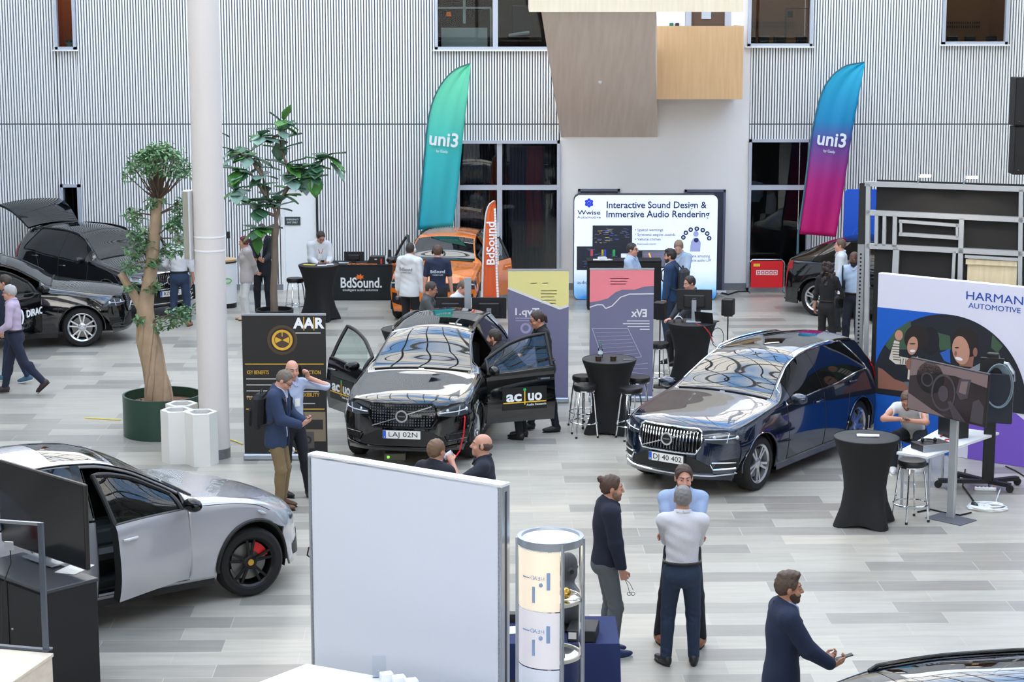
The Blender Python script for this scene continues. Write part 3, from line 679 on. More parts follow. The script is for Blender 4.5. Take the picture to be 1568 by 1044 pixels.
def wheel(parent, loc, side, Rw, style, steer=0.0, name='wheel'):
    """local wheel: axis along y, outer face towards side"""
    T = Matrix.Translation(Vector(loc)) @ Matrix.Rotation(steer, 4, 'Z') @ Matrix.Rotation(PI/2, 4, 'X')   # z -> -y
    if side > 0: T = T @ Matrix.Rotation(PI, 4, 'X')
    wd = .235; rr = Rw*.72
    mb = MB(); mb.lathe([(rr-.012, -wd/2+.02), (rr+.01, -wd/2), (Rw-.035, -wd/2+.004), (Rw-.008, -wd/2+.03), (Rw, -wd/2+.06), (Rw, wd/2-.06), (Rw-.008, wd/2-.03), (Rw-.035, wd/2-.004), (rr+.01, wd/2), (rr-.012, wd/2-.02), (rr-.02, 0), (rr-.012, -wd/2+.02)], 48, 0, T)
    for q in (-.045, -.015, .015, .045): mb.lathe([(Rw+.001, q-.004), (Rw+.0015, q), (Rw+.001, q+.004)], 48, 0, T)
    w = mb.build(name, M_tyre, parent)
    am = M_alloyd if style == 'black5' else M_alloy
    rim = MB(); fz = wd/2-.03
    rim.lathe([(rr+.006, fz+.018), (rr-.008, fz+.02), (rr-.03, fz), (rr-.045, -.02), (rr-.05, -wd/2+.02)], 48, 0, T)
    ns = 5
    for k in range(ns):
        a = 2*PI*k/ns+.3
        for sgn in ((-1, 1)):
            if style in ('double5', 'black5'):
                a0, a1 = a+sgn*.16, a+sgn*(.22 if style == 'double5' else .17); w0_, w1_ = .030, .026
            else: a0, a1 = a+sgn*.20, a+sgn*.16; w0_, w1_ = .034, .03
            p0 = Vector((math.cos(a0)*.055, math.sin(a0)*.055, fz-.006)); p1 = Vector((math.cos(a1)*(rr-.012), math.sin(a1)*(rr-.012), fz+.006))
            t = (p1-p0).normalized(); n = Vector((-t.y, t.x, 0)).normalized(); h = Vector((0, 0, .026))
            vs = [p0+n*w0_/2, p0-n*w0_/2, p1-n*w1_/2, p1+n*w1_/2, p0+n*w0_/2-h, p0-n*w0_/2-h, p1-n*w1_/2-h, p1+n*w1_/2-h]
            rim.add(vs, [(0, 1, 2, 3), (7, 6, 5, 4), (0, 4, 5, 1), (1, 5, 6, 2), (2, 6, 7, 3), (3, 7, 4, 0)], 1 if style == 'two' else 0, False, T)
    rim.lathe([(.075, fz-.03), (.075, fz-.004), (.06, fz+.004), (.036, fz+.006)], 24, 0, T)
    rim.build('rim', [am, M_alloy], w, fix=True)
    MB().lathe([(.036, fz+.004), (.034, fz+.010), (0, fz+.012)], 20, 0, T).build('hub_cap', mat('hub_gold', (206, 160, 60), .3, .5) if style == 'black5' else M_alloy, w)
    MB().lathe([(.0, .02), (rr-.075, .02), (rr-.075, .0), (0, 0)], 40, 0, T).build('brake_disc', M_disc, w)
    if style == 'black5':
        cal = MB(); q0, q1 = (-1.4, -.6) if side < 0 else (PI+.6, PI+1.4)
        cal.lathe([(rr-.15, .0), (rr-.15, .055), (rr-.055, .055), (rr-.055, .0)], 10, 0, T @ Matrix.Rotation(0, 4, 'Z'), a0=.25, a1=1.25)
        cal.build('brake_caliper', M_red, w)
    MB().cyl((0, 0, 0), .05, .12, 12, 0, T @ Matrix.Translation((0, 0, -.12))).build('axle', M_trim, w)
    return w

def make_car(name, label, cat, shape, paint, loc, heading, doors=None, hero=True, wheelstyle='double5', grille='bars', plate=None, badge=True,
             chrome=True, rails=True, cladding=False, kz=1.0, kl=1.0, steer=0.0, logo=None, tailgate=False, handle=None, rdoors=None, rwin=None):
    """heading: direction the nose points, degrees from +X"""
    P = dict(shape); cs = CarShape(P, kz, kl); L = P['L']; doors = doors or {}
    c = thing(name, label, cat, loc, R(heading), 'cars on show in the hall')
    hx = cs.half
    d0, d1 = P['door']; w0, w1 = P['win']; g0, g1 = P['ws']; r0, r1 = P['rear']
    bx = (d1+.03, d1+.11)                                   # B pillar
    xs = stations(P, [d0, d1, w0, w1, g0, g1, r0, r1, bx[0], bx[1]])
    vv = sorted(set(list(VS) + [.035, .425, .632, .668])); vv = np.array(vv)
    def inr(a, b, t): return (t[0]-1e-6 <= a) and (b <= t[1]+1e-6)
    body = MB()
    for side in (1, -1):
        g = cs.S(xs[:, None], vv[None, :], side); ni, nj = g.shape[:2]; pts = [tuple(p) for p in g.reshape(-1, 3)]; fs = []; 
        op = doors.get('L' if side > 0 else 'R')
        for i in range(ni-1):
            for j in range(nj-1):
                a, b = xs[i], xs[i+1]; u, v = vv[j], vv[j+1]
                hole = False
                if inr(u, v, (.668, 1)) and inr(a, b, (g0, g1)): hole = True
                if inr(u, v, (.668, 1)) and inr(a, b, (r0, r1)): hole = True
                if inr(u, v, (.425, .632)) and (inr(a, b, (w0, bx[0])) or inr(a, b, (bx[1], w1))): hole = True
                if op is not None and inr(u, v, (.035, .632)) and inr(a, b, (d0, d1)): hole = True
                if hole: continue
                q = (i*nj+j, (i+1)*nj+j, (i+1)*nj+j+1, i*nj+j+1); fs.append(q if side > 0 else q[::-1])
        body.add(pts, fs, 0, True)
    bo = body.build('body', [paint, M_int], c, sharp=42)
    so = bo.modifiers.new('skin', 'SOLIDIFY'); so.thickness = .03; so.offset = -1; so.material_offset = 1; so.use_rim = True
    # underbody, wheel housings
    ub = MB(); ub.box((0, 0, .30), (L*.9, 1.05, .14)).box((hx-(P['wheels'][0]+P['wheels'][1])/2, 0, .31), ((P['wheels'][1]-P['wheels'][0]-2*cs.ra)*.98, 1.62, .12))
    ub.box((0, 0, .55), (L-1.0, .98, .45))
    for wx in P['wheels']:
        for sy in (1, -1):
            T = Matrix.Translation((hx-wx, sy*.5, cs.zc)) @ Matrix.Rotation(-sy*PI/2, 4, 'X')
            q0_ = -.35; up0 = PI/2*sy
            ub.lathe([(0, 0), (cs.ra+.015, 0), (cs.ra+.008, .36)], 24, 0, T, a0=-up0-PI/2+q0_+.5*0 if False else (-sy*PI/2)-PI/2-.28, a1=(-sy*PI/2)+PI/2+.28)
    ub.build('underbody', M_blackm, c)
    # glass
    gm = M_glassc if hero else M_glassd
    W_ = MB(); W_.grid(both(patch(cs, g0-.01, g1+.01, .664, 1, .004, 26, 14, 1), patch(cs, g0-.01, g1+.01, .664, 1, .004, 26, 14, -1)), 0, True); W_.build('windshield', M_glassd if (rwin is None) else M_glassc, c, sharp=60, fix=True)
    W_ = MB(); W_.grid(both(patch(cs, r0-.01, r1+.01, .664, 1, .004, 14, 10, 1), patch(cs, r0-.01, r1+.01, .664, 1, .004, 14, 10, -1)), 0, True); W_.build('rear_window', M_glassd, c, sharp=60, fix=True)
    if P['roofglass']:
        a, b = P['roofglass']; W_ = MB(); W_.grid(both(patch(cs, a, b, .70, 1, .0025, 22, 10, 1), patch(cs, a, b, .70, 1, .0025, 22, 10, -1)), 0, True); W_.build('sunroof', M_glassd, c, sharp=60, fix=True)
    wp = MB()
    for sy in (1, -1):
        p0 = [tuple(q) for q in cs.S(np.full(8, g0-.03), np.linspace(.68, .98, 8), sy, .006)]
        wp.tube(p0, .012, 6)
    wp.build('wipers', M_trim, c)
    for side, key in ((1, 'L'), (-1, 'R')):
        op = doors.get(key)
        slant = lambda v: w1-.0+(-.30)*((v-.425)/.207)
        rearx = lambda v: w1+.04-.34*np.clip((v-.425)/.207, 0, 1)
        if op is None:
            wg = MB(); wg.grid(patch(cs, w0-.02, bx[0], .42, .637, .004, 20, 8, side)); wg.build('front_side_window', M_glasss, c, sharp=60, fix=True)
        wg = MB(); wg.grid(patch(cs, bx[1], w1+.01, .42, .637, .004, 26, 8, side)); wg.build('rear_side_window', M_glasss, c, sharp=60, fix=True)
        bp = MB(); bp.grid(patch(cs, bx[0]-.01, bx[1]+.01, .415, .64, .006, 4, 8, side)); bp.build('pillar_trim', M_gloss, c, fix=True)
        # quarter panel in body colour slanting over the rear of the glass
        qp = MB(); qp.grid(patch(cs, rearx, w1+.05, .415, .645, .0075, 8, 8, side)); qp.build('rear_pillar', paint, c, sharp=60, fix=True)
        def loop(off):
            a = [cs.S(x, .412, side, off)[0] for x in np.linspace(w0-.16, w1+.0, 30)]; b = [cs.S(w1+.04-.34*t, .42+t*.22, side, off)[0] for t in np.linspace(0, 1, 9)]
            d_ = [cs.S(x, .645, side, off)[0] for x in np.linspace(w1-.3, w0-.16, 30)]
            return a+b[1:]+d_[1:]
        MB().tube(loop(.006), .011, 6, closed=True).build('window_trim', M_chrome if chrome else M_gloss, c)
        # shut lines
        sm = MB()
        def seam(pts): sm.tube([cs.S(x, v, side, .001)[0] for x, v in pts], .0045, 5)
        if op is None: seam([(d0, v) for v in np.linspace(.03, .40, 12)])
        seam([(d1, v) for v in np.linspace(.03, .62, 16)])
        seam([(min(d1+.98, P['wheels'][1]-cs.ra-.02+.22*np.clip((v-.1)/.3, 0, 1)), v) for v in np.linspace(.03, .41, 12)])
        seam([(x, .028) for x in np.linspace(d0, P['wheels'][1]-cs.ra-.03, 20)])
        seam([(x, .45 if P is not None else .4) for x in np.linspace(.42, d0-.1, 14)])
        sm.build('door_seams', M_trim, c)
        # sill / arch trims
        ct = M_trim if cladding else paint
        ar = MB()
        for wx in P['wheels']:
            pts = []
            for q in np.linspace(-.12, PI+.12, 30):
                x = wx-cs.ra*math.cos(q); z = cs.zc+cs.ra*math.sin(q); z = max(z, P['zs'])
                y = cs.S(np.array([np.clip(cs.inv(x), .02, L-.02)]), np.array([0.0]), side)[0]; pts.append(Vector(((hx-x)*kl, y[1]+side*.004, max(z, P['zs'])*kz)))
            ar.tube(pts, .022 if cladding else .010, 6)
        ar.build('wheel_arch_trim', ct, c)
        sl = MB(); x0_, x1_ = P['wheels'][0]+cs.ra+.02, P['wheels'][1]-cs.ra-.02
        sl.grid([[tuple(cs.S(x, 0, side)[0]+np.array([0, side*(.006), dz])) for x in np.linspace(x0_, x1_, 16)] for dz in (-.05, 0.0, .05)]); sl.grid([[tuple(cs.S(x, 0, side)[0]+np.array([0, -side*q, -.05])) for x in np.linspace(x0_, x1_, 16)] for q in (-.006, .2)])
        sl.build('sill_trim', M_trim if (cladding or not chrome) else paint, c, fix=True)
        for i_, hx_ in enumerate((d1-.17, d1+.86)):
            if i_ == 0 and op is not None: continue
            p = cs.S(hx_, .345, side, .0)[0]; h = MB()
            h.tube([(p[0]+.10, p[1]+side*.008, p[2]), (p[0]+.07, p[1]+side*.036, p[2]+.004), (p[0]-.07, p[1]+side*.036, p[2]+.006), (p[0]-.10, p[1]+side*.008, p[2]+.004)], [.013, .016, .016, .013], 8)
            h.build('door_handle', handle or paint, c)
        # mirror
        mo = None
        if op is None:
            mirror(c, cs, side, paint if chrome else M_gloss, d0)
        if rails:
            rl = MB(); rl.tube([cs.S(x, .648, side, .03 if .04 < (x-2.3)/1.8 < .96 else .006)[0] for x in np.linspace(2.3, 4.1, 24)], .017, 8); rl.build('roof_rail', M_chrome if chrome else M_gloss, c)
        # headlamp and tail lamp strips
        for wi, wx in enumerate(P['wheels']):
            st = steer if wi == 0 else 0
            wheel(c, ((hx-wx)*kl, side*(.785*P['w1'][1][2]/.945), P['R']), side, P['R'], wheelstyle, st)
        if op is not None: car_door(c, cs, side, op, paint, d0, d1, logo, handle or paint, chrome)
        if rdoors and ('L' if side > 0 else 'R') in rdoors: car_door(c, cs, side, rdoors['L' if side > 0 else 'R'], paint, d1+.08, d1+.98, None, handle or paint, chrome, 'rear_door')
        tl = MB(); tl.grid(patch(cs, L-.30, L-.02, .33, .415, .006, 10, 6, side)); tl.grid(patch(cs, r0+.08, L-.12, .42, .60, .006, 10, 8, side)) if shape is SUV else None
        tl.build('tail_lamp', M_tail, c, sharp=60, fix=True)
    if doors or hero: interior(c, cs, d0, d1)
    return c, cs

def mirror(parent, cs, side, m, d0, M=None):
    p = cs.S(d0+.10, .425, side, .0)[0]; mb = MB(); q = (p[0]+.02, p[1]+side*.15, p[2]+.07)
    mb.sphere(q, (.075, .125, .075), 14, 0, M); o = mb.build('wing_mirror', m, parent)
    k = MB(); k.box((q[0]-.05, q[1], q[2]), (.02, .2, .11), 0, M, bev=.008); k.bar((p[0], p[1]-side*.02, p[2]+.01), (q[0]-.01, q[1]-side*.03, q[2]-.06), .05, .04, 0, M); k.build('mirror_glass', M_gloss, o)
    return o

def car_door(c, cs, side, ang, paint, d0, d1, logo, handle, chrome, nm='front_door'):
    """front door swung open about its front edge"""
    H = cs.S(d0, .2, side)[0]; hinge = Vector((H[0], H[1]-side*.03, 0))
    dt = bpy.data.objects.new(nm, None); COL.objects.link(dt); dt.parent = c; dt.location = hinge; dt.rotation_euler = (0, 0, -side*R(ang))
    T = Matrix.Translation(-hinge)
    xs = np.linspace(d0+.008, d1-.008, 26); vlo = np.linspace(.04, .42, 14)
    def G(off, vs_, xs_=xs): return [[tuple(T @ Vector(p)) for p in cs.S(xs_, np.full(len(xs_), v), side, off, False)] for v in vs_]
    pm = MB(); go, gi = G(0, vlo), G(-.09, vlo)
    gi = [[(p[0], p[1], p[2]) for p in r] for r in gi]
    pm.grid(go, 0, True, flip=side > 0); pm.grid(gi, 1, True, flip=side < 0)
    ni, nj = len(go), len(go[0])
    rim = [(i, 0) for i in range(ni)] + [(ni-1, j) for j in range(1, nj)] + [(i, nj-1) for i in range(ni-2, -1, -1)] + [(0, j) for j in range(nj-2, 0, -1)]
    n = len(rim); pm.add([go[i][j] for i, j in rim]+[gi[i][j] for i, j in rim], [(k, (k+1) % n, n+(k+1) % n, n+k) for k in range(n)], 2)
    panel = pm.build('door_panel', [paint, M_int, M_trim], dt, fix=True, sharp=50)
    # frame of the window
    fr = MB(); a = [cs.S(x, .42, side, -.03)[0] for x in np.linspace(d0+.03, d1-.02, 16)]
    b = [cs.S(d1-.03, v, side, -.03)[0] for v in np.linspace(.43, .635, 8)]; t = [cs.S(x, .635, side, -.03)[0] for x in np.linspace(d1-.03, d0+.06, 18)]
    e = [cs.S(d0+.06, v, side, -.03)[0] for v in np.linspace(.62, .42, 5)]
    fr.tube([T @ Vector(p) for p in a+b+t[1:]+e], .028, 8, closed=True); fr.build('window_frame', M_trim, dt)
    gl = MB(); gl.grid(G(-.03, np.linspace(.42, .635, 8), np.linspace(d0+.05, d1-.03, 16))); gl.build('window_glass', M_glassdoor, dt, fix=True)
    p = T @ Vector(cs.S(d1-.17, .345, side)[0]); h = MB()
    h.tube([(p.x+.10, p.y+side*.008, p.z), (p.x+.07, p.y+side*.036, p.z+.004), (p.x-.07, p.y+side*.036, p.z+.006), (p.x-.10, p.y+side*.008, p.z+.004)], [.013, .016, .016, .013], 8); h.build('handle', handle, dt)
    # armrest and pocket inside
    q = T @ Vector(cs.S((d0+d1)/2, .30, side)[0]); MB().box((q.x, q.y-side*.13, q.z+.02), (.6, .07, .06), bev=.02).box((q.x, q.y-side*.11, q.z-.32), (.7, .05, .16), bev=.02).build('armrest', M_int, dt)
    if nm == 'rear_door': return dt
    mq = cs.S(d0+.10, .425, side)[0]
    mb = MB(); q = T @ Vector((mq[0]+.02, mq[1]+side*.15, mq[2]+.07)); mb.sphere(q, (.075, .125, .075), 14); o = mb.build('wing_mirror', M_gloss if not chrome else paint, dt)
    if logo: logo(dt, T, cs, side, d0, d1)
    return dt

def interior(c, cs, d0, d1):
    hx = cs.half; it = MB(); k = cs.kz
    it.box((hx-2.75, 0, .40), (2.5, 1.5, .08)); it.box((hx-1.35, 0, .70), (.5, 1.46, .62), bev=.08)
    it.box((hx-1.62, 0, .93), (.36, 1.44, .2), bev=.06); it.box((hx-2.2, 0, .62), (1.0, .24, .36), bev=.05)
    it.build('dashboard', M_int, c)
    for sy in (1, -1):
        s = MB(); x = hx-2.55
        s.box((x+.02, sy*.37, .66), (.52, .5, .17), bev=.05); s.box((x-.30, sy*.37, .98), (.15, .48, .62), bev=.05); s.box((x-.34, sy*.37, 1.36), (.10, .26, .18), bev=.04); s.build('front_seat', M_seat, c)
    s = MB(); s.box((hx-3.45, 0, .64), (.5, 1.36, .18), bev=.05); s.box((hx-3.78, 0, .95), (.14, 1.36, .6), bev=.05); s.build('rear_seat', M_seat, c)
    T = Matrix.Translation((hx-1.92, .37, .95)) @ Matrix.Rotation(R(65), 4, 'Y')
    w = MB(); w.tube([T @ Vector((.185*math.cos(q), .185*math.sin(q), 0)) for q in np.linspace(0, 2*PI, 28, endpoint=False)], .016, 8, closed=True)
    for q in (0, 2.2, 4.1): w.bar(T @ Vector((0, 0, -.02)), T @ Vector((.18*math.cos(q), .18*math.sin(q), 0)), .03, .02)
    w.bar((hx-1.92, .37, .95), (hx-1.62, .37, .86), .06); w.build('steering_wheel', M_trim, c)

# ------------------------------------------------------------ nose details
def volvo_front(c, cs, chrome_bars, plate, paint, text_right=True, r_design=False):
    fa = Fascia(cs); k = cs.kz
    gz0, gz1 = .585, .90
    gb = MB(); gb.grid(fa.strip([(-.47, .70), (-.40, gz0), (.40, gz0), (.47, .70)], [(-.47, .72), (-.45, gz1-.03), (-.40, gz1), (.40, gz1), (.45, gz1-.03), (.47, .72)], 26, 7, .010)); gr = gb.build('grille', M_gloss, c, fix=True)
    bars = MB(); n = 19 if chrome_bars else 0
    for i in range(n):
        y = -.41+.82*i/(n-1); pts = [fa.pt(y, z, .022) for z in np.linspace(gz0+.03, gz1-.035, 6)]; bars.tube(pts, .0085, 6)
    if not chrome_bars:
        for i in range(23):
            y = -.42+.84*i/22
            for j in range(8):
                z = gz0+.035+.26*j/7; 
                if abs(y) > .40 and j < 2: continue
                p = fa.pt(y, z, .016); bars.box(p, (.012, .016, .02))
    bars.build('grille_bars', M_chrome if chrome_bars else M_lampd, gr)
    ring = fa.line([(-.40, gz0-.005), (.40, gz0-.005), (.475, .70), (.455, gz1-.03), (.405, gz1+.005), (-.405, gz1+.005), (-.455, gz1-.03), (-.475, .70), (-.40, gz0-.005)], .016, 6)[:-1]
    MB().tube(ring, .013, 6, closed=True).build('grille_surround', M_chrome if chrome_bars else M_gloss, gr)
    em = MB(); o = fa.pt(0, .745, .045); T = frame_M(o, (0, 1, 0), (0, 0, 1))
    em.lathe([(.062, 0), (.064, .012), (.085, .012), (.087, 0)], 32, 0, T); em.lathe([(0, .004), (.062, .004)], 32, 1, T)
    t = MB()
    em.bar(fa.pt(-.42, .60, .028), fa.pt(-.075, .72, .05), .022, .012); em.bar(fa.pt(.075, .775, .05), fa.pt(.40, .875, .030), .022, .012)
    em.bar(T @ Vector((-.062, 0, .012)), T @ Vector((.062, 0, .012)), .004, .022, 1)
    em.build('badge', [M_alloy, M_trim], gr); tt = MB(); text_mb(tt, 'VOLVO', .022, T @ Matrix.Translation((0, 0, .017)), width=.1); tt.build('badge_lettering', M_chrome, gr)
    for sy in (1, -1):
        lp = MB(); lp.grid(fa.strip([(sy*.49, .74), (sy*.70, .715), (sy*.90, .735)], [(sy*.485, .80), (sy*.70, .865), (sy*.89, .925)], 18, 6, .007)); h = lp.build('headlamp', M_lampd, c, fix=True)
        b = MB(); b.tube(fa.line([(sy*.50, .775), (sy*.72, .782), (sy*.83, .80)], .010), .008, 6); b.tube(fa.line([(sy*.745, .735), (sy*.76, .86)], .010), .007, 6); b.build('day_light', M_lamp, h)
        b = MB()
        for y_ in (.60, .83): b.sphere(fa.pt(sy*y_, .80, -.012), .028, 12)
        b.build('projector', M_lamp, h)
        fo = MB(); fo.grid(fa.strip([(sy*.60, .36), (sy*.86, .40)], [(sy*.66, .50), (sy*.87, .53)], 12, 5, .008)); fo.build('corner_intake', M_trim, c, fix=True)
        b = MB(); b.tube(fa.line([(sy*.585, .455), (sy*.62, .385), (sy*.84, .40)], .014), .012, 6); b.tube(fa.line([(sy*.60, .475), (sy*.84, .475)], .014), .010, 6); b.build('corner_trim', M_chrome if chrome_bars else M_gloss, c)
    lo = MB(); lo.grid(fa.strip([(-.62, .335), (.62, .335)], [(-.58, .43), (-.36, .535), (.36, .535), (.58, .43)], 26, 6, .007)); lo.build('lower_intake', M_trim, c, fix=True)
    sk = MB(); sk.tube(fa.line([(-.84, .335), (-.6, .305), (.6, .305), (.84, .335)], .012, 10), .014, 6); sk.build('skid_trim', M_chrome if chrome_bars else M_gloss, c)
    if plate:
        p = fa.pt(0, .49, .03); T = frame_M(p, (0, 1, 0), (0, 0, 1))
        pl = MB(); pl.box((0, 0, -.008), (.54, .125, .014), 1, T); pl.box((0, 0, 0), (.52, .11, .006), 0, T); pl.box((-.238, 0, .001), (.042, .108, .006), 2, T)
        po = pl.build('number_plate', [M_platew, M_lampd, M_blue], c); tx = MB(); text_mb(tx, plate, .098, T @ Matrix.Translation((.02, 0, .004)), width=.43 if len(plate) > 7 else .40, depth=.003); text_mb(tx, 'S' if plate[0] == 'L' else 'DK', .03, T @ Matrix.Translation((-.238, -.035, .006)), 1, depth=.002); tx.build('plate_lettering', [M_blackink, M_platew], po)
    return fa
P_black = mat('paint_black', (7, 8, 9), 0.05, 0.0, 0.5, coat=.6, ior=1.55)
P_blue = mat('paint_denim_blue', (13, 32, 58), 0.12, 0.5, 0.5, coat=1.0)
P_grey = mat('paint_silver_grey', (176, 176, 181), 0.22, 0.25, 0.5, coat=1.0)
P_orange = mat('paint_orange', (232, 122, 18), 0.2, 0.1, 0.5, coat=1.0)
P_dark = mat('paint_graphite', (12, 13, 15), 0.07, 0.0, 0.5, coat=.6, ior=1.5)
def acuo(dt, T, cs, side, d0, d1):
    o = T @ Vector(cs.S((d0+d1)/2+.05, .215, side, .006)[0]); xd = (-side, 0, 0)
    a = T @ Vector(cs.S((d0+d1)/2, .15, side, .006)[0]); b = T @ Vector(cs.S((d0+d1)/2, .28, side, .006)[0])
    M_ = frame_M(o, xd, b-a); mb = MB(); mb.box((0, 0, -.002), (.68, .33, .004), 0, M_)
    sg = mb.build('door_sign', mat('door_sign_black', (20, 20, 20), .4), dt)
    t = MB(); text_mb(t, 'ac', .215, M_ @ Matrix.Translation((-.165, .03, .002)), 0, width=.235, weight=.006); text_mb(t, 'uo', .215, M_ @ Matrix.Translation((.155, .03, .002)), 0, width=.215, weight=.006)
    text_mb(t, 'Audio Research', .045, M_ @ Matrix.Translation((.18, -.10, .002)), 0, width=.30)
    t.box((0, -.058, .003), (.66, .014, .004), 1, M_); t.box((0, .01, .004), (.014, .21, .004), 1, M_)
    t.lathe([(0, .006), (.022, .006), (.022, .0)], 16, 2, M_ @ Matrix.Translation((0, .125, 0))); t.build('sign_lettering', [M_white, mat('sign_yellow', (244, 196, 44), .5), mat('sign_green_dot', (30, 178, 96), .5)], sg)
# --- black show car in the middle, nose to the viewer
def ang_to(a, b): d = b-a; return math.degrees(math.atan2(d.y, d.x))
h1 = -98.5
n1 = F(618, 716); d1 = Vector((math.cos(R(h1)), math.sin(R(h1)), 0)); o1 = n1 - d1*2.25
car1, cs1 = make_car('car', 'black sport utility car with both front doors open and yellow and white door signs', 'car', SUV, P_black, o1, h1, {'L': 62, 'R': 42}, True, 'double5', plate='LAJ 02N', chrome=False, rails=True, logo=acuo)
volvo_front(car1, cs1, False, 'LAJ 02N', P_black)
# --- blue car on the right
fw, rwp = F(1160, 750), F(1308, 689); h2 = ang_to(rwp, fw); dv = (fw-rwp).normalized(); lf_ = Vector((-dv.y, dv.x, 0))
mid = (fw+rwp)/2; o2 = mid - lf_*.86 + dv*((SUV['wheels'][0]+SUV['wheels'][1])/2-SUV['L']/2)
car2, cs2 = make_car('car', 'dark blue sport utility car with chrome trim and closed doors right of the centre', 'car', SUV, P_blue, o2, h2, {}, True, 'two', chrome=True)
volvo_front(car2, cs2, True, 'DJ 40 402', P_blue)

def dirac(dt, T, cs, side, d0, d1):
    o = T @ Vector(cs.S((d0+d1)/2-.20, .24, side, .006)[0]); a = T @ Vector(cs.S((d0+d1)/2, .15, side)[0]); b = T @ Vector(cs.S((d0+d1)/2, .28, side)[0])
    M_ = frame_M(o, (-side, 0, 0), b-a); t = MB(); text_mb(t, 'DIRAC', .17, M_ @ Matrix.Translation((.08, 0, 0)), 0, width=.52, weight=.006); text_mb(t, ')', .26, M_ @ Matrix.Translation((-.30, 0, 0)), 0, weight=.01); t.build('sign_lettering', [M_white], dt)
def place(shape, wheel_pt, heading, side, front=True, out=.80, kl=1.0):
    d = Vector((math.cos(R(heading)), math.sin(R(heading)), 0)); l = Vector((-d.y, d.x, 0)); s_ = shape['wheels'][0 if front else 1]
    return wheel_pt - l*side*out - d*(shape['L']/2-s_)*kl
# --- silver grey car in the left foreground, nose to the right
h3 = 37
car3, cs3 = make_car('car', 'silver grey sport utility car with black wheels, red calipers and an open door', 'car', CAY, P_grey, place(CAY, F(385, 912), h3, -1, True, .87), h3, {'R': 20}, True, 'black5', chrome=False, rails=False, cladding=True, steer=R(-6), rdoors={'L': 62}, kz=1.05, handle=mat('handle_silver', (206, 208, 210), .25, .4), rwin=True)
fa = Fascia(cs3)
for sy in (1, -1):
    g = MB(); g.grid(fa.strip([(sy*.52, .72), (sy*.66, .66), (sy*.84, .72)], [(sy*.54, .78), (sy*.70, .86), (sy*.86, .90)], 16, 7, .008)); hl = g.build('headlamp', mat('lamp_clear', (176, 184, 190), .08, .4), car3, fix=True)
    b = MB(); b.sphere(fa.pt(sy*.70, .77, -.01), .045, 14); b.build('projector', M_lampd, hl)
    g = MB(); p0, p1 = cs3.S(.52, .30, sy, .012)[0], cs3.S(.70, .31, sy, .012)[0]; g.tube([p0, (p0+p1)/2+np.array([0, sy*.004, 0]), p1], [.008, .02, .008], 8); g.build('side_repeater', M_lamp, car3)
    g = MB(); g.grid(fa.strip([(sy*.5, .30), (sy*.74, .34)], [(sy*.55, .50), (sy*.76, .46)], 10, 5, .008)); g.build('corner_intake', M_trim, car3, fix=True)
g = MB(); g.grid(fa.strip([(-.46, .32), (.46, .32)], [(-.52, .56), (.52, .56)], 16, 5, .008)); g.build('grille', M_trim, car3, fix=True)
g = MB(); g.box((cs3.half-2.8, 0, 1.712), (.10, .08, .012)); g.build('roof_sensor', mat('tan_patch', (96, 78, 66), .5), car3)
# --- black car at the left with lettering on its opened door
h4 = 10
car4, cs4 = make_car('car', 'black car at the left edge with white lettering on its opened front door', 'car', SUV, P_black, place(SUV, F(127, 531), h4, -1, True, .87), h4, {'R': 60}, True, 'double5', chrome=False, rails=True, logo=dirac)
volvo_front(car4, cs4, False, None, P_black)
# --- black car behind it with raised tailgate
h5 = -42
d5 = Vector((math.cos(R(h5)), math.sin(R(h5)), 0)); n5 = F(262, 456, .35); n5.z = 0
car5, cs5 = make_car('car', 'black car with raised tailgate parked against the ribbed wall behind the bare-trunked tree', 'car', SUV, P_dark, n5-d5*(SUV['L']/2)*.9+Vector((0, -.25, 0)), h5, {'L': 50}, True, 'double5', chrome=False, rails=True, kl=.92)
volvo_front(car5, cs5, True, 'RZL 57K', P_dark)
g = MB(); A = Vector((-(4.2-cs5.half)*.92, 0, 1.58))
rows = []
for u in np.linspace(0, 1, 8):
    rows.append([(A.x-.78*u, y*(.62+.16*u), A.z+.10*math.sin(u*2.6)+.40*u-.06*(abs(y)**2)-.03*u) for y in np.linspace(-1, 1, 11)])
slab(g, rows, .05); tg = g.build('tailgate', P_dark, car5, fix=True)
g = MB(); g.grid([[(p[0], p[1]*.8, p[2]+.012) for p in r] for r in rows[1:6]]); g.build('tailgate_window', M_glassd, tg, fix=True)
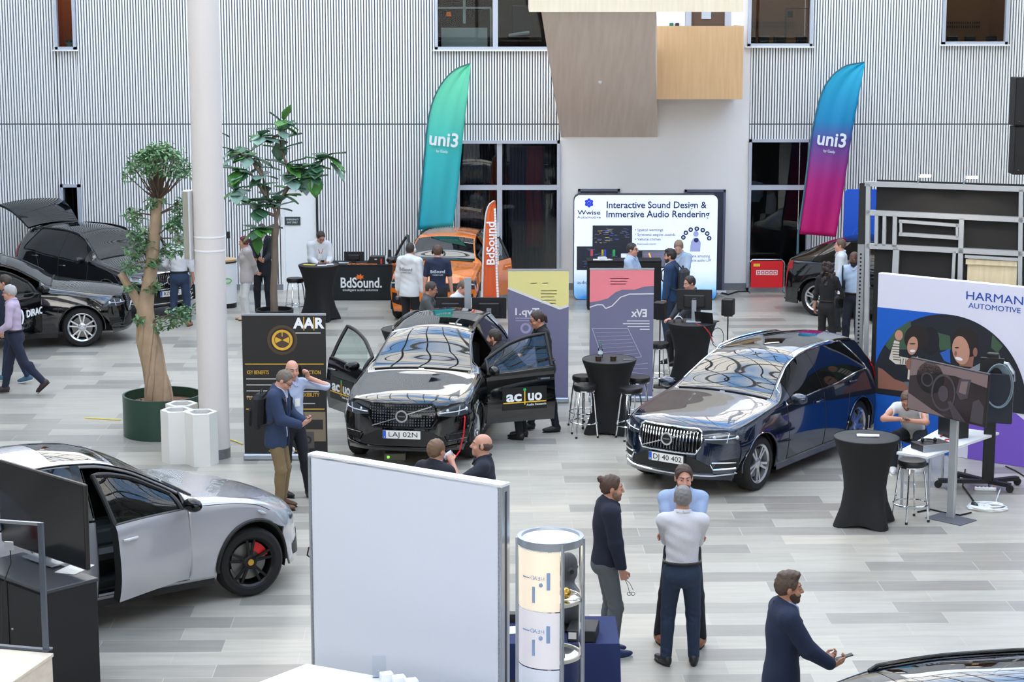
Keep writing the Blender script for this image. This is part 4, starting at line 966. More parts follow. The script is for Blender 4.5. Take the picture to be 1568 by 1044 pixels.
# --- orange car at the back
h6 = -97.5
n6 = F(660, 497); d6 = Vector((math.cos(R(h6)), math.sin(R(h6)), 0))
car6, cs6 = make_car('car', 'orange compact crossover car with opened doors beside the small orange flag', 'car', DAC, P_orange, n6-d6*1.98, h6, {'L': 26, 'R': 18}, True, 'double5', chrome=False, rails=True, cladding=True)
fa = Fascia(cs6)
g = MB(); g.grid(fa.strip([(-.5, .66), (.5, .66)], [(-.52, .82), (.52, .82)], 20, 5, .008)); gr6 = g.build('grille', M_trim, car6, fix=True)
g = MB(); g.grid(fa.strip([(-.5, .30), (.5, .30)], [(-.42, .46), (.42, .46)], 18, 5, .008)); g.build('lower_intake', M_trim, car6, fix=True)
for sy in (1, -1):
    g = MB(); g.grid(fa.strip([(sy*.52, .68), (sy*.86, .68)], [(sy*.52, .83), (sy*.84, .86)], 12, 5, .009)); hl = g.build('headlamp', M_lampd, car6, fix=True)
    g = MB(); g.tube(fa.line([(sy*.56, .76), (sy*.68, .80), (sy*.82, .77)], .014), .014, 6); g.build('day_light', M_lamp, hl)
    g = MB(); g.grid(fa.strip([(sy*.56, .36), (sy*.82, .40)], [(sy*.52, .58), (sy*.80, .60)], 10, 6, .010)); fg = g.build('fog_surround', M_trim, car6, fix=True)
    g = MB(); g.sphere(fa.pt(sy*.68, .50, .0), .05, 12); g.build('fog_lamp', M_lampd, fg)
# --- dark hatchback behind the right-hand stand, tail to the viewer's left
h7 = -38
car7, cs7 = make_car('car', 'black sloping-roofed car half hidden behind the aluminium frame wall', 'car', TES, P_dark, place(TES, F(1250, 484), h7, -1, False, .87), h7, {}, False, 'two', chrome=False, rails=False)
fb = Fascia(cs7, True); g = MB()
for sy in (1, -1): g.grid(fb.strip([(sy*.42, .93), (sy*.80, .88)], [(sy*.42, .98), (sy*.80, .98)], 10, 4, .01))
g.build('tail_lamp', M_tail, car7, fix=True)
# --- dark car whose roof shows at the lower right corner
h8 = 195
car8, cs8 = make_car('car', 'dark car showing only its roof and windscreen at the bottom right corner', 'car', SUV, P_dark, (2.86, 13.83, 0), h8, {}, False, 'double5', chrome=False, rails=True)
# ================================================================== people
def _sm(a, b, k):
    h = np.clip(.5+.5*(b-a)/k, 0, 1); return b*(1-h)+a*h-k*h*(1-h)
class SDF:
    """a figure described as blended solids, sampled on a grid and skinned into one continuous mesh"""
    def __init__(s): s.p = []; s.cuts = []
    def cone(s, a, b, ra, rb, k=.03, sub=False): s.p.append(('c', np.array(a, float), np.array(b, float), ra, rb, k, sub)); return s
    def ell(s, c, r, Rm=None, k=.03, sub=False): s.p.append(('e', np.array(c, float), np.array(r, float), None if Rm is None else np.array(Rm), 0, k, sub)); return s
    def cut(s, pt, n): s.cuts.append((np.array(pt, float), np.array(n, float)/np.linalg.norm(n))); return s   # keeps the side n points away from
    def mesh(s, h):
        lo, hi = np.full(3, 9.), np.full(3, -9.)
        for q in s.p:
            if q[6]: continue
            if q[0] == 'c':
                lo = np.minimum(lo, np.minimum(q[1]-q[3], q[2]-q[4])); hi = np.maximum(hi, np.maximum(q[1]+q[3], q[2]+q[4]))
            else: m = q[2].max() if q[3] is not None else q[2]; lo = np.minimum(lo, q[1]-m); hi = np.maximum(hi, q[1]+m)
        lo -= 3*h+.01; hi += 3*h+.01; n = np.ceil((hi-lo)/h).astype(int)+1
        f = np.full(tuple(n), .12, np.float32); ax = [lo[i]+h*np.arange(n[i]) for i in range(3)]
        for q in s.p:
            kind, A, B, C, D, k, sub = q; mg = k+2.5*h
            if kind == 'c': l2 = np.minimum(A-C, B-D)-mg; h2 = np.maximum(A+C, B+D)+mg
            else: m = B.max() if C is not None else B; l2 = A-m-mg; h2 = A+m+mg
            i0 = np.clip(((l2-lo)/h).astype(int), 0, n-1); i1 = np.clip(np.ceil((h2-lo)/h).astype(int)+1, 1, n)
            if (i1 <= i0).any(): continue
            X, Y, Z = np.meshgrid(*[ax[i][i0[i]:i1[i]] for i in range(3)], indexing='ij')
            if kind == 'c':
                ba = B-A; L2 = max(ba@ba, 1e-12); t = np.clip(((X-A[0])*ba[0]+(Y-A[1])*ba[1]+(Z-A[2])*ba[2])/L2, 0, 1)
                d = np.sqrt((X-A[0]-t*ba[0])**2+(Y-A[1]-t*ba[1])**2+(Z-A[2]-t*ba[2])**2)-(C+(D-C)*t)
            else:
                U = np.stack([X-A[0], Y-A[1], Z-A[2]], -1)
                if C is not None: U = U @ C
                k0 = np.sqrt(((U/B)**2).sum(-1)); k1 = np.sqrt(((U/(B*B))**2).sum(-1))+1e-9; d = k0*(k0-1)/k1
            sl = tuple(slice(i0[i], i1[i]) for i in range(3)); g = f[sl]
            f[sl] = -_sm(-g, d, k) if sub else _sm(g, d, k)
        if s.cuts:
            X, Y, Z = np.meshgrid(*ax, indexing='ij')
            for p, nn in s.cuts: f = np.maximum(f, ((X-p[0])*nn[0]+(Y-p[1])*nn[1]+(Z-p[2])*nn[2]).astype(np.float32))
        f[0] = f[-1] = .1; f[:, 0] = f[:, -1] = .1; f[:, :, 0] = f[:, :, -1] = .1
        return nets(f, lo, h)
def nets(f, lo, h):
    s = f < 0; c = [s[a:s.shape[0]-1+a, b:s.shape[1]-1+b, d:s.shape[2]-1+d] for a in (0, 1) for b in (0, 1) for d in (0, 1)]
    tot = sum(x.astype(np.int8) for x in c); mix = (tot > 0) & (tot < 8); ijk = np.argwhere(mix); N = len(ijk)
    idx = np.full(mix.shape, -1, np.int64); idx[mix] = np.arange(N)
    acc = np.zeros((N, 3)); cnt = np.zeros(N); cor = [np.array(q) for q in [(a, b, d) for a in (0, 1) for b in (0, 1) for d in (0, 1)]]
    val = [f[ijk[:, 0]+q[0], ijk[:, 1]+q[1], ijk[:, 2]+q[2]] for q in cor]
    for i in range(8):
        for j in range(i+1, 8):
            if np.abs(cor[i]-cor[j]).sum() != 1: continue
            a, b = val[i], val[j]; m = (a < 0) != (b < 0); t = a[m]/(a[m]-b[m]); acc[m] += cor[i]+(cor[j]-cor[i])*t[:, None]; cnt[m] += 1
    V = lo+h*(ijk+acc/cnt[:, None]); Q = []
    for ax in range(3):
        sh = [slice(None)]*3; s0, s1 = list(sh), list(sh); s0[ax] = slice(0, -1); s1[ax] = slice(1, None)
        a, b = s[tuple(s0)], s[tuple(s1)]; e = np.argwhere(a != b); u, v = (ax+1) % 3, (ax+2) % 3
        e = e[(e[:, u] > 0) & (e[:, v] > 0) & (e[:, u] < f.shape[u]-1) & (e[:, v] < f.shape[v]-1)]
        if not len(e): continue
        eu, ev = np.eye(3, dtype=int)[u], np.eye(3, dtype=int)[v]
        q = np.stack([idx[tuple((e-eu-ev).T)], idx[tuple((e-ev).T)], idx[tuple(e.T)], idx[tuple((e-eu).T)]], 1)
        fl_ = ~a[tuple(e.T)]; q[fl_] = q[fl_][:, ::-1]; Q.append(q)
    return V, np.concatenate(Q)
def mesh_from(name, V, Q, mats, parent, mi=None):
    me = bpy.data.meshes.new(name); nv, nf = len(V), len(Q)
    me.vertices.add(nv); me.vertices.foreach_set('co', V.astype(np.float32).ravel()); me.loops.add(nf*4); me.polygons.add(nf)
    me.loops.foreach_set('vertex_index', Q.astype(np.int32).ravel()); me.polygons.foreach_set('loop_start', np.arange(0, nf*4, 4, dtype=np.int32)); me.polygons.foreach_set('loop_total', np.full(nf, 4, np.int32))
    for m in (mats if isinstance(mats, list) else [mats]): me.materials.append(m)
    if mi is not None: me.polygons.foreach_set('material_index', mi.astype(np.int32))
    me.polygons.foreach_set('use_smooth', np.ones(nf, bool)); me.update(calc_edges=True); return link(name, me, parent)
def rotm(ax, a):
    c, s = math.cos(a), math.sin(a)
    return np.array({'x': [[1, 0, 0], [0, c, -s], [0, s, c]], 'y': [[c, 0, s], [0, 1, 0], [-s, 0, c]], 'z': [[c, -s, 0], [s, c, 0], [0, 0, 1]]}[ax])
def ik(S, T, a, b, pole):
    S, T, pole = [np.array(q, float) for q in (S, T, pole)]; d = T-S; L = np.linalg.norm(d)
    if L > (a+b)*.999: T = S+d/L*(a+b)*.999; d = T-S; L = np.linalg.norm(d)
    u = d/L; x = (a*a-b*b+L*L)/(2*L); hh = math.sqrt(max(a*a-x*x, 0)); p = pole-u*(pole@u); p /= np.linalg.norm(p)+1e-9
    return S+u*x+p*hh, T
SKINS = {'fair': (200, 148, 126), 'tan': (182, 130, 106), 'pale': (206, 160, 142), 'dark': (84, 54, 42), 'mid': (190, 138, 114)}
def cloth(name, col, rough=.85, check=None):
    g = sum(col)/3; col = tuple((c*.82+g*.18)*(.80 if g < 150 else .90) for c in col)
    return mat('cloth_'+name, col, rough, bump=(60, .25), var=(7, .10))
def person(label, loc, face, H=1.78, skin='fair', hair=('short', (70, 54, 42)), top=None, legs=None, shoes=None, arms=None, lean=0, side=0, head=(0, 0), twist=0,
           feet=None, seat=None, vox=.011, beard=None, glasses=False, headphones=None, badge=False, belt=True, lanyard=None, female=False, group='people at the show', stockyness=1.0):
    """head=(turn left, nod down) degrees; arms: {'L':(wrist xyz, finger dir, palm normal, curl, elbow pole)} in metres for a 1.78 m figure, x right, y forward"""
    k = H/1.78; P = thing('person', label, 'person', (loc[0], loc[1], 0), R(face-90), group)
    sk = mat('skin_'+skin, SKINS[skin], .5, var=(14, .06)); lips = mat('lips_'+skin, tuple(int(c*q) for c, q in zip(SKINS[skin], (.86, .70, .70))), .45)
    hm = mat('hair_%d_%d_%d' % hair[1], hair[1], .55, bump=(90, .5)); wd = (.92 if female else 1.0)*stockyness
    A = lambda x, y, z: np.array([x, y, z])*k
    pz = (seat if seat else .96*k); pel = np.array([0, -.02*k, pz]); Rt = rotm('z', R(twist)) @ rotm('x', R(-lean)) @ rotm('y', R(side))
    tp = lambda x, y, z: pel + Rt @ (A(x, y, z))              # torso frame, origin at the pelvis
    bw = Rt
    sh = {'L': tp(-.180*wd, 0, .50), 'R': tp(.180*wd, 0, .50)}; hp = {'L': pel+A(-.085*wd, 0, -.03), 'R': pel+A(.085*wd, 0, -.03)}
    neck0 = tp(0, -.01, .53); Rh = rotm('z', R(head[0]+twist)) @ rotm('x', R(-head[1]-lean*.35)); hc = tp(0, .015, .60)+Rh @ A(0, .012, .105)
    hd = lambda x, y, z: hc + Rh @ A(x, y, z)
    # limbs
    arms = dict(arms or {}); J = {}; hands = {}
    for sd, sg in (('L', -1), ('R', 1)):
        a = arms.get(sd)
        if a is None: a = ((sg*.27, .03, .80), (sg*.02, .12, -1), (-sg, 0, 0), .35, (sg*.3, -1, 0))
        elif a == 'none': continue
        w, fd, pn, cu, pole = a; el, wr = ik(sh[sd], np.array(w)*k, .295*k, .26*k, np.array(pole)); J[sd] = (sh[sd], el, wr); hands[sd] = (wr, np.array(fd, float), np.array(pn, float), cu)
    feet = feet or {'L': (-.11, .0, 0, -8), 'R': (.11, .03, 0, 8)}; K = {}
    for sd in 'LR':
        fx, fy, fz, yaw = feet[sd][:4]; pit = feet[sd][4] if len(feet[sd]) > 4 else 0
        an = np.array([fx, fy, .085+fz])*k; kn, an = ik(hp[sd], an, .43*k, .425*k, (0.15*(1 if sd == 'R' else -1), 1, .1)); K[sd] = (hp[sd], kn, an, yaw, pit)
    # ---- the body, one continuous surface
    B = SDF(); E = B.ell
    E(hd(0, -.012, .03), np.array([.076, .094, .088])*k, Rh, .02*k); E(hd(0, .022, -.045), np.array([.060, .070, .078])*k, Rh, .03*k); E(hd(0, .066, -.102), np.array([.026, .022, .020])*k, Rh, .03*k)
    E(hd(0, .078, .026), np.array([.05, .014, .012])*k, Rh, .012*k)
    for sg in (-1, 1):
        E(hd(sg*.031, .094, .004), np.array([.017, .014, .011])*k, Rh, .010*k, True); E(hd(sg*.030, .076, .004), np.array([.0135, .0135, .0115])*k, Rh, .004*k)
        E(hd(sg*.04, .062, -.035), np.array([.022, .022, .02])*k, Rh, .02*k); E(hd(sg*.078, -.008, -.004), np.array([.011, .022, .034])*k, Rh, .006*k)
    B.cone(hd(0, .092, .012), hd(0, .113, -.030), .0085*k, .0125*k, .010*k); E(hd(0, .100, -.034), np.array([.019, .012, .009])*k, Rh, .008*k)
    B.cone(hd(-.021, .088, -.067), hd(.021, .088, -.067), .0075*k, .0075*k, .006*k); B.cone(hd(-.016, .087, -.079), hd(.016, .087, -.079), .0085*k, .0085*k, .006*k)
    B.cone(neck0, hd(0, -.025, -.05), .060*k*(.85 if female else 1), .054*k*(.85 if female else 1), .03*k)
    for z, rx, ry in ((.46, .155, .095), (.34, .150, .110), (.20, .135, .10), (.05, .145, .108), (-.04, .150, .11)): E(tp(0, -.005 if z > .3 else .0, z), np.array([rx*wd*.92, ry*wd*.86, .10])*k*(1 if z > .1 else .9), Rt, .05*k)
    B.cone(tp(-.15*wd, -.005, .505), tp(.15*wd, -.005, .505), .058*k, .058*k, .05*k); B.cone(tp(0, -.01, .50), tp(0, -.005, .57), .075*k, .06*k, .04*k)
    for sd in J:
        s_, e_, w_ = J[sd]; B.cone(s_, e_, .050*k*wd, .041*k*wd, .03*k); B.cone(e_, w_, .042*k*wd, .0275*k*wd, .02*k)
    for sd in 'LR':
        h_, n_, a_ = K[sd][:3]; B.cone(h_, n_, .082*k*wd, .056*k, .04*k); B.cone(n_, a_, .055*k, .038*k, .03*k); m_ = n_+(a_-n_)*.3; E(m_-np.array([0, .02*k, 0]), np.array([.048, .05, .10])*k, None, .03*k)
    for sd in hands:
        wr, d, n, cu = hands[sd]; d = d/np.linalg.norm(d); n = n-d*(n@d); n /= np.linalg.norm(n); t = np.cross(d, n) if sd == 'R' else np.cross(n, d)
        Rm = np.stack([t, d, n], 1); E(wr+d*.048*k, np.array([.040, .054, .017])*k, Rm, .012*k); B.cone(wr-d*.01*k, wr+d*.03*k, .027*k, .024*k, .012*k)
        for i, (o, l) in enumerate(((.030, .072), (.010, .080), (-.010, .075), (-.029, .060))):
            p = wr+(d*(.092-.004*abs(i-1))+t*o)*k; a = .25+cu*.9; dd = d*math.cos(a)+n*math.sin(a)+t*o*.8; 
            for j in range(3):
                q = p+dd/np.linalg.norm(dd)*l*(.42, .33, .25)[j]*k; B.cone(p, q, (.0095-.0008*j)*k, (.0088-.0008*j)*k, .004*k); p = q; a += .2+cu*.85; dd = d*math.cos(a)+n*math.sin(a)+t*o*.5
        p = wr+(d*.03+t*.030)*k; q = p+(d*.030+t*.026+n*.012)*k; B.cone(p, q, .013*k, .011*k, .010*k); q2 = q+(d*.032+t*.004*(1-cu)+n*.016*cu-t*.01*cu)*k; B.cone(q, q2, .0105*k, .009*k, .004*k)
    V, Q = B.mesh(vox)
    # lip faces take the lip tone
    cen = V[Q].mean(1); lc = ((cen-hd(0, .094, -.073)) @ Rh)/np.array([.024, .02, .0135])/k; mi = ((lc**2).sum(1) < 1).astype(int)
    mesh_from('body', V, Q, [sk, lips], P, mi)
    eye = MB(); iris = MB()
    for sg in (-1, 1):
        eye.sphere(hd(sg*.031, .0775, .004), .0115*k, 10); iris.sphere(hd(sg*.031, .0835, .003), .0066*k, 8)
    # only the iris shows dark; lids are the skin round them
    em = eye.build('eyes', mat('eye_white', (176, 166, 158), .4), P); iris.build('irises', mat('iris_dark', (46, 34, 28), .2), em)
    br = MB()
    for sg in (-1, 1): br.tube([hd(sg*x, y, z) for x, y, z in ((.012, .0945, .026), (.030, .092, .032), (.050, .076, .027))], [.004*k, .005*k, .003*k], 6)
    if hair[0] != 'none': br.build('eyebrows', hm, P)
    # ---- hair
    st = hair[0]; Hs = SDF()
    def cap(front=.032, low=-.03, t=.013):
        Hs.ell(hd(0, -.014, .034), np.array([.076+t*.75, .094+t, .088+t])*k, Rh, .01*k); Hs.ell(hd(0, -.058, -.004), np.array([.064, .045, .055])*k, Rh, .03*k)
        Hs.ell(hd(0, .085, -.05), np.array([.082, .085, .106+front])*k, Rh, .012*k, True)
        for sg in (-1, 1): Hs.ell(hd(sg*.085, .03, -.06), np.array([.05, .06, .055])*k, Rh, .01*k, True)
        Hs.cut(hd(0, 0, -.045), Rh @ np.array([0, .35, -1]))
    if st in ('short', 'long', 'bun', 'ponytail', 'curly', 'bob', 'quiff'): cap()
    if st == 'quiff': Hs.ell(hd(0, .045, .115), np.array([.06, .05, .028])*k, Rh, .03*k); Hs.ell(hd(0, -.02, .115), np.array([.06, .07, .03])*k, Rh, .03*k)
    if st == 'bun': Hs.ell(hd(0, -.115, .085), np.array([.034, .034, .034])*k, Rh, .012*k)
    if st == 'ponytail': Hs.ell(hd(0, -.112, .01), np.array([.028, .03, .03])*k, Rh, .012*k); Hs.cone(hd(0, -.13, .0), hd(0, -.12, -.2), .026*k, .016*k, .02*k)
    if st == 'curly':
        Hs.cuts = []
        rg = random.Random(5)
        for i in range(60):
            a = rg.uniform(PI*.95, 2*PI+.15); z = rg.uniform(-.30, .10); r = .085+.025*rg.random()+(.03 if z < -.05 else 0)
            Hs.ell(hd(math.cos(a)*r*.95, math.sin(a)*r-.01, z), np.array([.032, .032, .038])*k, Rh, .012*k)
    if st == 'bob':
        for sg in (-1, 1): Hs.ell(hd(sg*.070, -.02, -.02), np.array([.026, .055, .075])*k, Rh, .02*k)
    if st == 'ring':
        Hs.ell(hd(0, -.02, .0), np.array([.086, .100, .062])*k, Rh, .01*k); Hs.ell(hd(0, .09, .0), np.array([.09, .10, .2])*k, Rh, .01*k, True); Hs.ell(hd(0, 0, .10), np.array([.066, .09, .075])*k, Rh, .01*k, True); Hs.cut(hd(0, 0, -.075), Rh @ np.array([0, -.25, -1]))
    if Hs.p:
        V, Q = Hs.mesh(min(vox, .009)); rg_ = np.random.RandomState(3)
        dk_ = rg_.randn(8, 3)*95; V = V+sum(np.sin(V @ d_ + i_)[:, None]*rg_.randn(3)*.0007 for i_, d_ in enumerate(dk_)); mesh_from('hair', V, Q, hm, P)
    if beard:
        Bd = SDF(); t = .006
        Bd.ell(hd(0, .022, -.047), np.array([.060+t, .070+t, .078+t])*k, Rh, .02*k); Bd.ell(hd(0, .067, -.104), np.array([.030, .028, .024])*k, Rh, .02*k); Bd.cone(hd(-.026, .087, -.055), hd(.026, .087, -.055), .011*k, .011*k, .006*k)
        Bd.ell(hd(0, .10, -.005), np.array([.062, .06, .042])*k, Rh, .008*k, True); Bd.ell(hd(0, .102, -.073), np.array([.022, .022, .011])*k, Rh, .004*k, True); Bd.cut(hd(0, -.012, 0), Rh @ np.array([0, -1, 0])); Bd.cut(hd(0, 0, -.03), Rh @ np.array([0, -.2, 1]))
        V, Q = Bd.mesh(min(vox, .009)); mesh_from('beard', V, Q, mat('beard_%d_%d_%d' % beard, beard, .7, bump=(120, .5)), P)
    if glasses:
        g = MB()
        for sg in (-1, 1):
            g.tube([hd(sg*.031+.021*math.cos(q), .100-.006*math.cos(q)*sg*0, .002+.016*math.sin(q)) for q in np.linspace(0, 2*PI, 14, endpoint=False)], .0022*k, 5, closed=True); g.bar(hd(sg*.052, .098, .006), hd(sg*.080, .0, .006), .004*k)
        g.bar(hd(-.01, .104, .004), hd(.01, .104, .004), .004*k); g.build('spectacles', M_black, P)
    if headphones:
        g = MB(); g.tube([hd(.092*math.cos(q), -.012, .005+.125*math.sin(q)) for q in np.linspace(0, PI, 16)], .009*k, 8)
        for sg in (-1, 1): g.sphere(hd(sg*.094, -.010, -.004), (.02*k, .036*k, .042*k), 12)
        g.build('headphones', mat('headphone_%d' % headphones[0], headphones, .4), P)
    # ---- clothes
    T = dict(kind='shirt', col=(200, 210, 230), sleeve='long', hem=.085, name='a'); T.update(top or {})
    tk = T['kind']; fat = {'shirt': .012, 'tee': .010, 'polo': .012, 'jacket': .026, 'bomber': .026, 'hoodie': .028, 'blazer': .026, 'coat': .028}[tk]
    def torso_cloth(S, g, hem, sleeves, ends=True):
        for z, rx, ry in ((.46, .158, .098), (.34, .152, .113), (.20, .140, .106), (.05, .150, .113), (-.05, .156, .118), (-.13, .158, .118)):
            if z < hem-.08: continue
            S.ell(tp(0, -.005 if z > .3 else .005, z), np.array([rx*wd, ry*wd, .12])*k+g, Rt, .06*k)
        if female: 
            for sg in (-1, 1): S.ell(tp(sg*.065, .075, .37), np.array([.062, .055, .06])*k+g, Rt, .03*k)
        S.cone(tp(-.15*wd, -.005, .505), tp(.15*wd, -.005, .505), .060*k+g, .060*k+g, .05*k); S.cone(tp(0, -.012, .50), tp(0, -.01, .575), .078*k+g, .058*k+g, .04*k)
        if sleeves:
            for sd in J:
                s_, e_, w_ = J[sd]; S.cone(s_, e_ if sleeves == 'long' else s_+(e_-s_)*(.72 if sleeves == 'short' else 1), .054*k*wd+g, .046*k*wd+g, .03*k)
                if sleeves == 'long': u = (w_-e_)/np.linalg.norm(w_-e_); S.cone(e_, w_-u*.03*k, .046*k*wd+g, .034*k*wd+g*.8, .025*k)
                if sleeves == 'rolled': S.cone(e_, e_+(w_-e_)*.25, .048*k*wd+g, .046*k*wd+g, .02*k)
        S.cut(tp(0, 0, hem), -(Rt @ np.array([0, 0, 1.])));  S.cut(tp(0, .03, .60), Rt @ np.array([0, .5, 1.]))
    cm = cloth(T['name'], T['col'])
    if tk in ('jacket', 'blazer', 'bomber', 'coat'):
        I = SDF(); torso_cloth(I, .010, -.04, None); V, Q = I.mesh(vox); inner = mesh_from('shirt', V, Q, cloth(T['name']+'_inner', T.get('inner', (200, 210, 230))), P)
        O = SDF(); torso_cloth(O, fat, T['hem'], 'long')
        zt = .62; zv = T.get('open', .18)
        for q in np.linspace(0, 1, 10):      # the front opening narrows towards the button
            O.ell(tp(0, .17, zv+(zt-zv)*q), np.array([.008+.062*q, .13, .05])*k, Rt, .01*k, True)
        if T.get('unbuttoned'):
            for q in np.linspace(0, 1, 10): O.ell(tp(0, .17, T['hem']-.03+(zv-T['hem']+.06)*q), np.array([.05-.02*q, .12, .05])*k, Rt, .01*k, True)
        V, Q = O.mesh(vox); jo = mesh_from('jacket', V, Q, cm, P)
        c = MB()
        for sg in (-1, 1): c.tube([tp(sg*x, y, z) for x, y, z in ((.01, .118, .47), (.045, .09, .555), (.066, .02, .60), (.05, -.05, .605), (0, -.072, .607))], [.012*k, .016*k, .014*k, .014*k, .014*k], 8)
        c.build('shirt_collar', cloth(T['name']+'_inner', T.get('inner', (200, 210, 230))), P)
        if tk == 'blazer':
            c = MB()
            for sg in (-1, 1): c.tube([tp(sg*x, y, z) for x, y, z in ((.014, .142, zv), (.05, .138, .30), (.082, .112, .45), (.088, .05, .555), (.062, -.06, .585), (0, -.085, .59))], [.006*k, .020*k, .026*k, .018*k, .016*k, .016*k], 8)
            c.build('lapels', cm, P)
    else:
        O = SDF(); torso_cloth(O, fat, T['hem'], T['sleeve'] if T['sleeve'] != 'none' else None)
        if tk in ('shirt', 'polo'): O.ell(tp(0, .12, .60), np.array([.03, .07, .07])*k, Rt, .02*k, True)
        if tk == 'hoodie': O.ell(tp(0, -.105, .53), np.array([.12, .065, .085])*k, Rt, .04*k)
        V, Q = O.mesh(vox)
        V = V+np.sin(V[:, [2]]*55+V[:, [0]]*23)*np.array([[.0016, .0022, 0]])
        to = mesh_from({'shirt': 'shirt', 'tee': 'tee_shirt', 'polo': 'polo_shirt', 'hoodie': 'hoodie'}[tk], V, Q, cm, P)
        if tk in ('shirt', 'polo'):
            c = MB()
            for sg in (-1, 1): c.tube([tp(sg*x, y, z) for x, y, z in ((.008, .112, .50), (.05, .085, .555), (.070, .02, .592), (.052, -.055, .60), (0, -.078, .602))], [.010*k, .017*k, .016*k, .016*k, .016*k], 8)
            c.build('collar', cm if 'collar' not in T else cloth(T['name']+'_col', T['collar']), P)
    L = dict(col=(34, 36, 44), name='dark', cut=1.0); L.update(legs or {}); lm = cloth('legs_'+L['name'], L['col'])
    S = SDF(); S.ell(pel+A(0, .0, .02), np.array([.158*wd, .122*wd, .12])*k+.006, None, .05*k); S.ell(pel+A(0, -.03, -.05), np.array([.150*wd, .11*wd, .10])*k+.006, None, .05*k)
    for sd in 'LR':
        h_, n_, a_ = K[sd][:3]; S.cone(h_, n_, .090*k*wd+.006, .064*k+.006, .035*k); S.cone(n_, n_+(a_-n_)*.97, .064*k+.006, .052*k+.004, .03*k); S.ell(n_+(a_-n_)*.28-np.array([0, .02*k, 0]), np.array([.056, .058, .11])*k, None, .03*k)
    S.cut(pel+A(0, 0, .11), [0, 0, 1]); V, Q = S.mesh(vox)
    fold = np.clip(1-np.abs(V[:, 2]-K['L'][1][2])/.16, 0, 1)+np.clip(1-np.abs(V[:, 2]-.14)/.10, 0, 1); V = V+(np.sin(V[:, 2]*95+V[:, 0]*30)*fold*.003)[:, None]*np.array([[0, 1, .3]])
    mesh_from('trousers', V, Q, lm, P)
    if belt and not seat and tk in ('shirt', 'polo') and T['hem'] > .05:
        b = MB(); b.tube([pel+np.array([.166*wd*k*math.cos(q), .129*wd*k*math.sin(q)+.002, .10*k]) for q in np.linspace(0, 2*PI, 24, endpoint=False)], .014*k, 6, closed=True); b.build('belt', mat('belt_leather', (40, 30, 26), .5), P)
    sc = dict(col=(30, 28, 28), sole=(26, 26, 26), name='dk'); sc.update(shoes or {}); sm_ = mat('shoe_'+sc['name'], sc['col'], .4); so_ = mat('sole_'+sc['name'], sc['sole'], .6)
    for sd in 'LR':
        an, yaw, pit = K[sd][2], K[sd][3], K[sd][4]; Rf = rotm('z', R(yaw)) @ rotm('x', R(-pit)); fp = lambda x, y, z: an+Rf @ A(x, y, z)
        S = SDF(); S.ell(fp(0, .075, -.045), np.array([.044, .135, .040])*k, Rf, .02*k); S.ell(fp(0, -.02, -.03), np.array([.038, .055, .055])*k, Rf, .03*k); S.cone(fp(0, -.01, -.01), fp(0, .06, -.035), .044*k, .040*k, .03*k); S.cut(fp(0, 0, -.076), -(Rf @ np.array([0, 0, 1.])))
        V, Q = S.mesh(min(vox, .010)); sh_ = mesh_from('shoe', V, Q, sm_, P)
        s2 = MB(); n_ = 18
        s2.prism([(.043*k*math.sin(q)*(1.05 if math.cos(q) > 0 else .9), .070*k+.138*k*math.cos(q)) for q in np.linspace(0, 2*PI, n_, endpoint=False)][::-1], .012*k, 0, Matrix.Translation(fp(0, 0, -.086)) @ Matrix(Rf.tolist()).to_4x4()); s2.build('sole', so_, sh_, fix=True)
    if badge or lanyard:
        b = MB(); b.box((0, 0, 0), (.075*k, .006, .10*k), 0, Matrix.Translation(tp(.02, .150, .30)) @ Matrix(Rt.tolist()).to_4x4()); b.build('name_badge', M_platew, P)
    if lanyard:
        b = MB()
        for sg in (-1, 1): b.tube([tp(sg*x, y, z) for x, y, z in ((.078, .0, .59), (.07, .09, .50), (.03, .143, .40), (.012, .148, .34))], .006*k, 6)
        b.build('lanyard', mat('lanyard_%d_%d_%d' % lanyard, lanyard, .6), P)
    Mw = Matrix.Translation((loc[0], loc[1], 0)) @ Matrix.Rotation(R(face-90), 4, 'Z')
    def wpt(sd, f=.10, nn=.02):
        wr, d, n, cu = hands[sd]; d = d/np.linalg.norm(d); n = n-d*(n@d); n = n/np.linalg.norm(n); return Mw @ Vector(wr+(d*f+n*nn)*k)
    def wdir(v): return (Mw.to_3x3() @ Vector(v))
    return dict(root=P, hand=wpt, dir=wdir, M=Mw, tp=lambda x, y, z: Mw @ Vector(tp(x, y, z)), hd=lambda x, y, z: Mw @ Vector(hd(x, y, z)), k=k, Rt=Rt)
def top_at(px, py, H): p = F(px, py, H); return Vector((p.x, p.y, 0))
# ready poses (metres for a 1.78 m figure; x right, y forward)
PH_R = ((.09, .33, 1.10), (-.35, .75, .35), (-.5, -.2, 1), .55, (.6, -.6, -1)); PH_L = ((-.09, .33, 1.10), (.35, .75, .35), (.5, -.2, 1), .55, (-.6, -.6, -1))
EAR_L = ((-.17, .10, 1.56), (.25, .15, 1), (1, 0, 0), .8, (-1, .5, -.6)); EAR_R = ((.17, .10, 1.56), (-.25, .15, 1), (-1, 0, 0), .8, (1, .5, -.6))
CROSS_L = ((.10, .26, 1.20), (1, .05, .1), (0, -1, 0), .3, (-1, .1, -.7)); CROSS_R = ((-.10, .22, 1.23), (-1, .05, .05), (0, -1, 0), .4, (1, .1, -.7))
HOLD_R = ((.20, .34, 1.10), (-.1, 1, .1), (-.6, 0, .6), .6, (.6, -.6, -1)); HOLD_L = ((-.20, .34, 1.10), (.1, 1, .1), (.6, 0, .6), .6, (-.6, -.6, -1))
